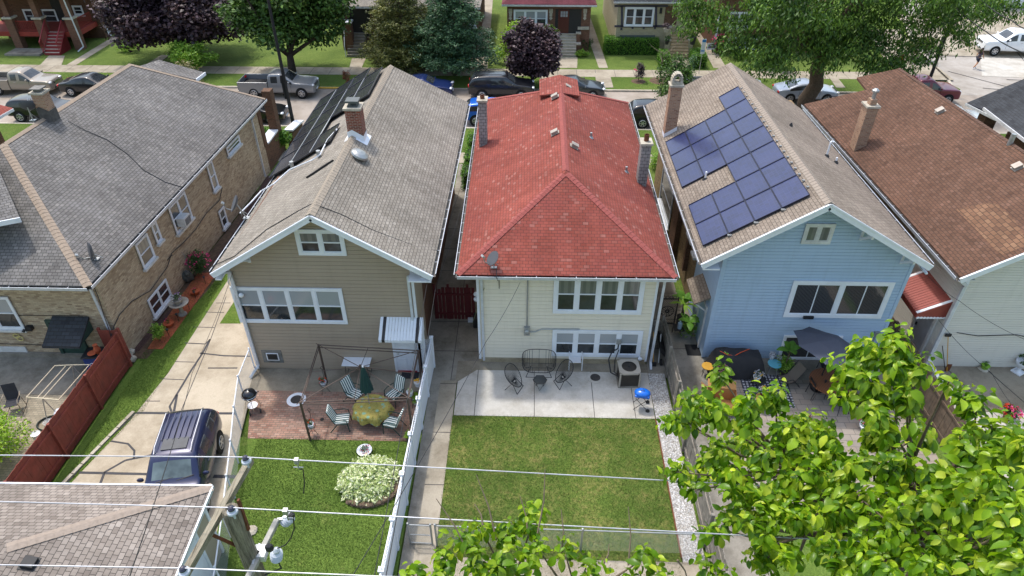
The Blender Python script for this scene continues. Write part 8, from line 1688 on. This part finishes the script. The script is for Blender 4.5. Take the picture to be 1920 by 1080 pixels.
def fronttree(label,base,shoots,seed,leafL=.17,per=16,name='leafy_tree',trunkr=.2,fork=None):
    q=random.Random(seed); qn=np.random.RandomState(seed); t=thing(name,label,'tree',(0,0,0),None,local=True); bx=Vector(base); fk=Vector(fork)-bx
    mb=MB(); mb.tube([(0,0,-.05),fk*.35+Vector((.1,0,0)),fk*.7,fk],trunkr,10,r2=trunkr*.55); mb.build('trunk',K['bark'],t,smooth=True)
    hubs=[]; P=[];N_=[];U_=[];L1=[]
    keys=sorted(range(len(shoots)),key=lambda i:q.random())[:max(4,len(shoots)//5)]
    hubs=[Vector(shoots[i][:3])-bx-Z*shoots[i][3]*1.0 for i in keys]; hubs=[h.lerp(fk,.35) for h in hubs]
    for h in hubs: mb=MB(); m=fk.lerp(h,.5)+Vector((q.uniform(-.2,.2),q.uniform(-.2,.2),-.1)); mb.tube([fk,m,h],trunkr*.45,7,r2=.035); mb.build('limb',K['bark'],t,smooth=True)
    for (x,y,z,r) in shoots:
        p=Vector((x,y,z))-bx; h=min(hubs,key=lambda h_:(h_-p).length); mb=MB(); m=h.lerp(p,.5)+Vector((q.uniform(-.1,.1),q.uniform(-.1,.1),-.08)); mb.tube([h,m,p],.028,5,r2=.008); mb.build('branch',K['twig'],t,smooth=True)
        d=(p-m).normalized()+Vector((0,0,.5)); d.normalize(); k=int(per*(r/.5)**1.2*q.uniform(.85,1.2))
        nsh=max(4,int(r*15))
        for sh in range(nsh):
            dd=(d+Vector((q.gauss(0,.7),q.gauss(0,.7),q.gauss(0,.45)))).normalized(); ln=r*q.uniform(.5,1.15); st=p-d*r*.35; kk=max(7,int(k/4))
            for i in range(kk):
                f=(i+.6)/kk; c=st+dd*ln*f; a=i*2.4+q.uniform(-.4,.4); s1=dd.cross(Vector((.3,.2,1))).normalized(); s2=dd.cross(s1); o_=(s1*math.cos(a)+s2*math.sin(a))
                u=(o_+dd*.35+Vector((0,0,-.6-.4*(1-f)))).normalized(); P.append(c+o_*.03); U_.append(u); N_.append((Vector((0,0,1))+o_*.5+Vector((q.gauss(0,.3),q.gauss(0,.3),0))).normalized()); L1.append(leafL*q.uniform(.6,1.25)*(1.0 if f<.8 else .65))
    P=np.array([tuple(v) for v in P]);N_=np.array([tuple(v) for v in N_]);U_=np.array([tuple(v) for v in U_]);L1=np.array(L1); biglf('foliage',None,L_['cat'],P,N_,U_,L1,L1*(.44+.16*np.random.RandomState(3).rand(len(L1))),t)
    return put(t,tuple(bx)),len(P)
K['twig']=plain('twig bark','#6f6250',.9,var=.2,scale=12)
sh=[]; q=random.Random(31)
# (px, py, depth, radius) of the shoot clusters seen in the photo
vis=[(1352,705,9.3,.42),(1300,755,9.2,.42),(1345,770,9.0,.5),(1285,790,9.3,.35),(1400,760,8.9,.5),(1455,745,9.1,.42),(1470,800,8.8,.5),(1530,790,9.0,.42),(1500,840,8.6,.5),(1560,830,8.6,.45),
 (1590,690,8.6,.5),(1620,660,8.5,.45),(1680,650,8.2,.5),(1700,690,8.1,.5),(1650,720,8.2,.55),(1700,740,8.0,.5),(1610,750,8.3,.45),(1660,790,8.0,.5),
 (1780,715,8.2,.2),(1830,760,7.8,.4),(1860,800,7.6,.42),(1840,850,7.5,.45),(1800,820,7.7,.35),(1890,840,7.2,.4),
 (1268,885,9.3,.3),(1330,850,9.0,.45),(1300,920,9.1,.3),(1370,900,8.7,.5),(1420,860,8.6,.5),(1440,920,8.4,.55),(1380,960,8.6,.5),(1500,900,8.3,.55),(1560,880,8.2,.5),(1620,860,8.0,.5),(1680,870,7.8,.5),(1740,880,7.6,.45),
 (1340,990,8.7,.35),(1430,990,8.3,.5),(1500,970,8.1,.55),(1560,950,7.9,.55),(1620,940,7.7,.5),(1690,940,7.5,.5),(1750,950,7.3,.45),(1800,900,7.3,.45),(1830,960,6.9,.5),(1880,930,6.6,.5),(1910,900,6.5,.45),(1900,990,6.2,.5),
 (1860,1040,6.3,.45),(1780,1020,6.9,.45),(1700,1010,7.2,.5),(1630,1020,7.4,.5),(1560,1030,7.5,.45),(1910,1060,5.9,.45),(1740,1070,6.8,.4),(1650,1080,7.0,.45),(1480,1040,8.0,.25),(1590,1090,7.2,.4),(1930,830,6.8,.4),(1830,1090,6.2,.4)]
sh=[(*dp(a,b,c),r*.92) for a,b,c,r in vis]
for a,b,c,r in list(vis):
    if b>700 and r>.38 and a>1290 and q.random()<.9: sh.append((*dp(a+q.uniform(-45,45),b+q.uniform(15,80),c+q.uniform(.7,1.8)),r*.9))
base=g(1660,1500,0) if 0 else None
ft,nn=fronttree('huge bright green broad-leafed tree over the blue house yard',(6.2,5.2,0),sh,41,.155,84,fork=(6.0,5.9,11.2),trunkr=.22)
vis2=[(900,985,8.6,.36),(870,1010,8.5,.4),(950,1000,8.4,.4),(1000,975,8.6,.42),(1010,955,8.7,.2),(830,1040,8.4,.35),(890,1050,8.2,.45),(950,1050,8.1,.48),(1010,1030,8.2,.42),(1060,1040,8.2,.35),(1100,1060,8.2,.38),(770,1075,8.3,.3),(830,1080,8.1,.4),(920,1090,7.9,.45),(1000,1085,7.9,.45),(1210,1045,8.4,.32),(1235,1070,8.3,.38),(1190,1080,8.3,.3),(1330,1060,8.6,.28),(1350,1080,8.5,.3),(1100,1095,8.0,.35)]
ft2,nn2=fronttree('smaller broad-leafed tree top at the bottom centre with bare twigs',(1.2,4.2,0),[(*dp(a,b,c),r*.85) for a,b,c,r in vis2],42,.15,64,fork=(1.1,4.4,9.5),trunkr=.16)
mb_=0
for i,(a,b) in enumerate((((905,985),(890,945)),((930,1010),(893,890)),((1008,1000),(1022,880)),((880,1040),(818,935)),((1052,1040),(1052,955)),((1178,1060),(1178,950)),((1130,1060),(1142,1020)),((990,1010),(975,930)),((1270,1050),(1290,1090)))):
    p=dp(*a,8.4); q_=dp(*b,8.5); m=(p+q_)/2+Vector((.03,0,.0)); mb=MB(); o_=ft2.location; mb.tube([p-o_,m-o_,q_-o_],.014,5,r2=.005); x=mb.build('bare_twig',K['twig'],ft2)
# ------------------------------------------------------------ real grass blades on the two back lawns and the strip by the drive
def blades(name,label,x0,y0,x1,y1,n,mt,seed,h=.05,z=.004,excl=None):
    q=np.random.RandomState(seed); x=q.uniform(x0,x1,n); y=q.uniform(y0,y1,n)
    if excl: k=~excl(x,y); x,y=x[k],y[k]; n=len(x)
    a=q.uniform(0,2*PI,n); hh=h*q.uniform(.5,1.4,n); w=.008; lx,ly=q.normal(0,.4,n)*hh,q.normal(0,.4,n)*hh
    A=np.stack([np.stack([x-np.cos(a)*w,y-np.sin(a)*w,np.full(n,z)],1),np.stack([x+np.cos(a)*w,y+np.sin(a)*w,np.full(n,z)],1),np.stack([x+lx,y+ly,z+hh],1)],1).reshape(-1,3)
    me=bpy.data.meshes.new(name); me.vertices.add(3*n); me.vertices.foreach_set('co',A.astype(np.float32).ravel()); me.loops.add(3*n); me.loops.foreach_set('vertex_index',np.arange(3*n,dtype=np.int32)); me.polygons.add(n); me.polygons.foreach_set('loop_start',np.arange(0,3*n,3,dtype=np.int32)); me.update(calc_edges=True); me.materials.append(mt)
    o=bpy.data.objects.new(name,me); C.objects.link(o); return tag(o,label,'grass',None,'stuff')
blades('lawn_grass','short patchy dry grass covering the cream house back lawn',-2.82,9,5.13,18.35,60000,G1,1)
blades('lawn_grass','even green grass covering the tan house back lawn',-10.0,8,-3.97,17.02,70000,G2,2,excl=lambda x,y:x<-10.9+ (17-y)*.24)
blades('lawn_grass','green grass strip between the red fence and the driveway',-16.5,10,-14.95,27,30000,G2,3,excl=lambda x,y:(x>-16.0+(y-14.8)*.3)&(y<18)|(x<-16.3)&(y<21))
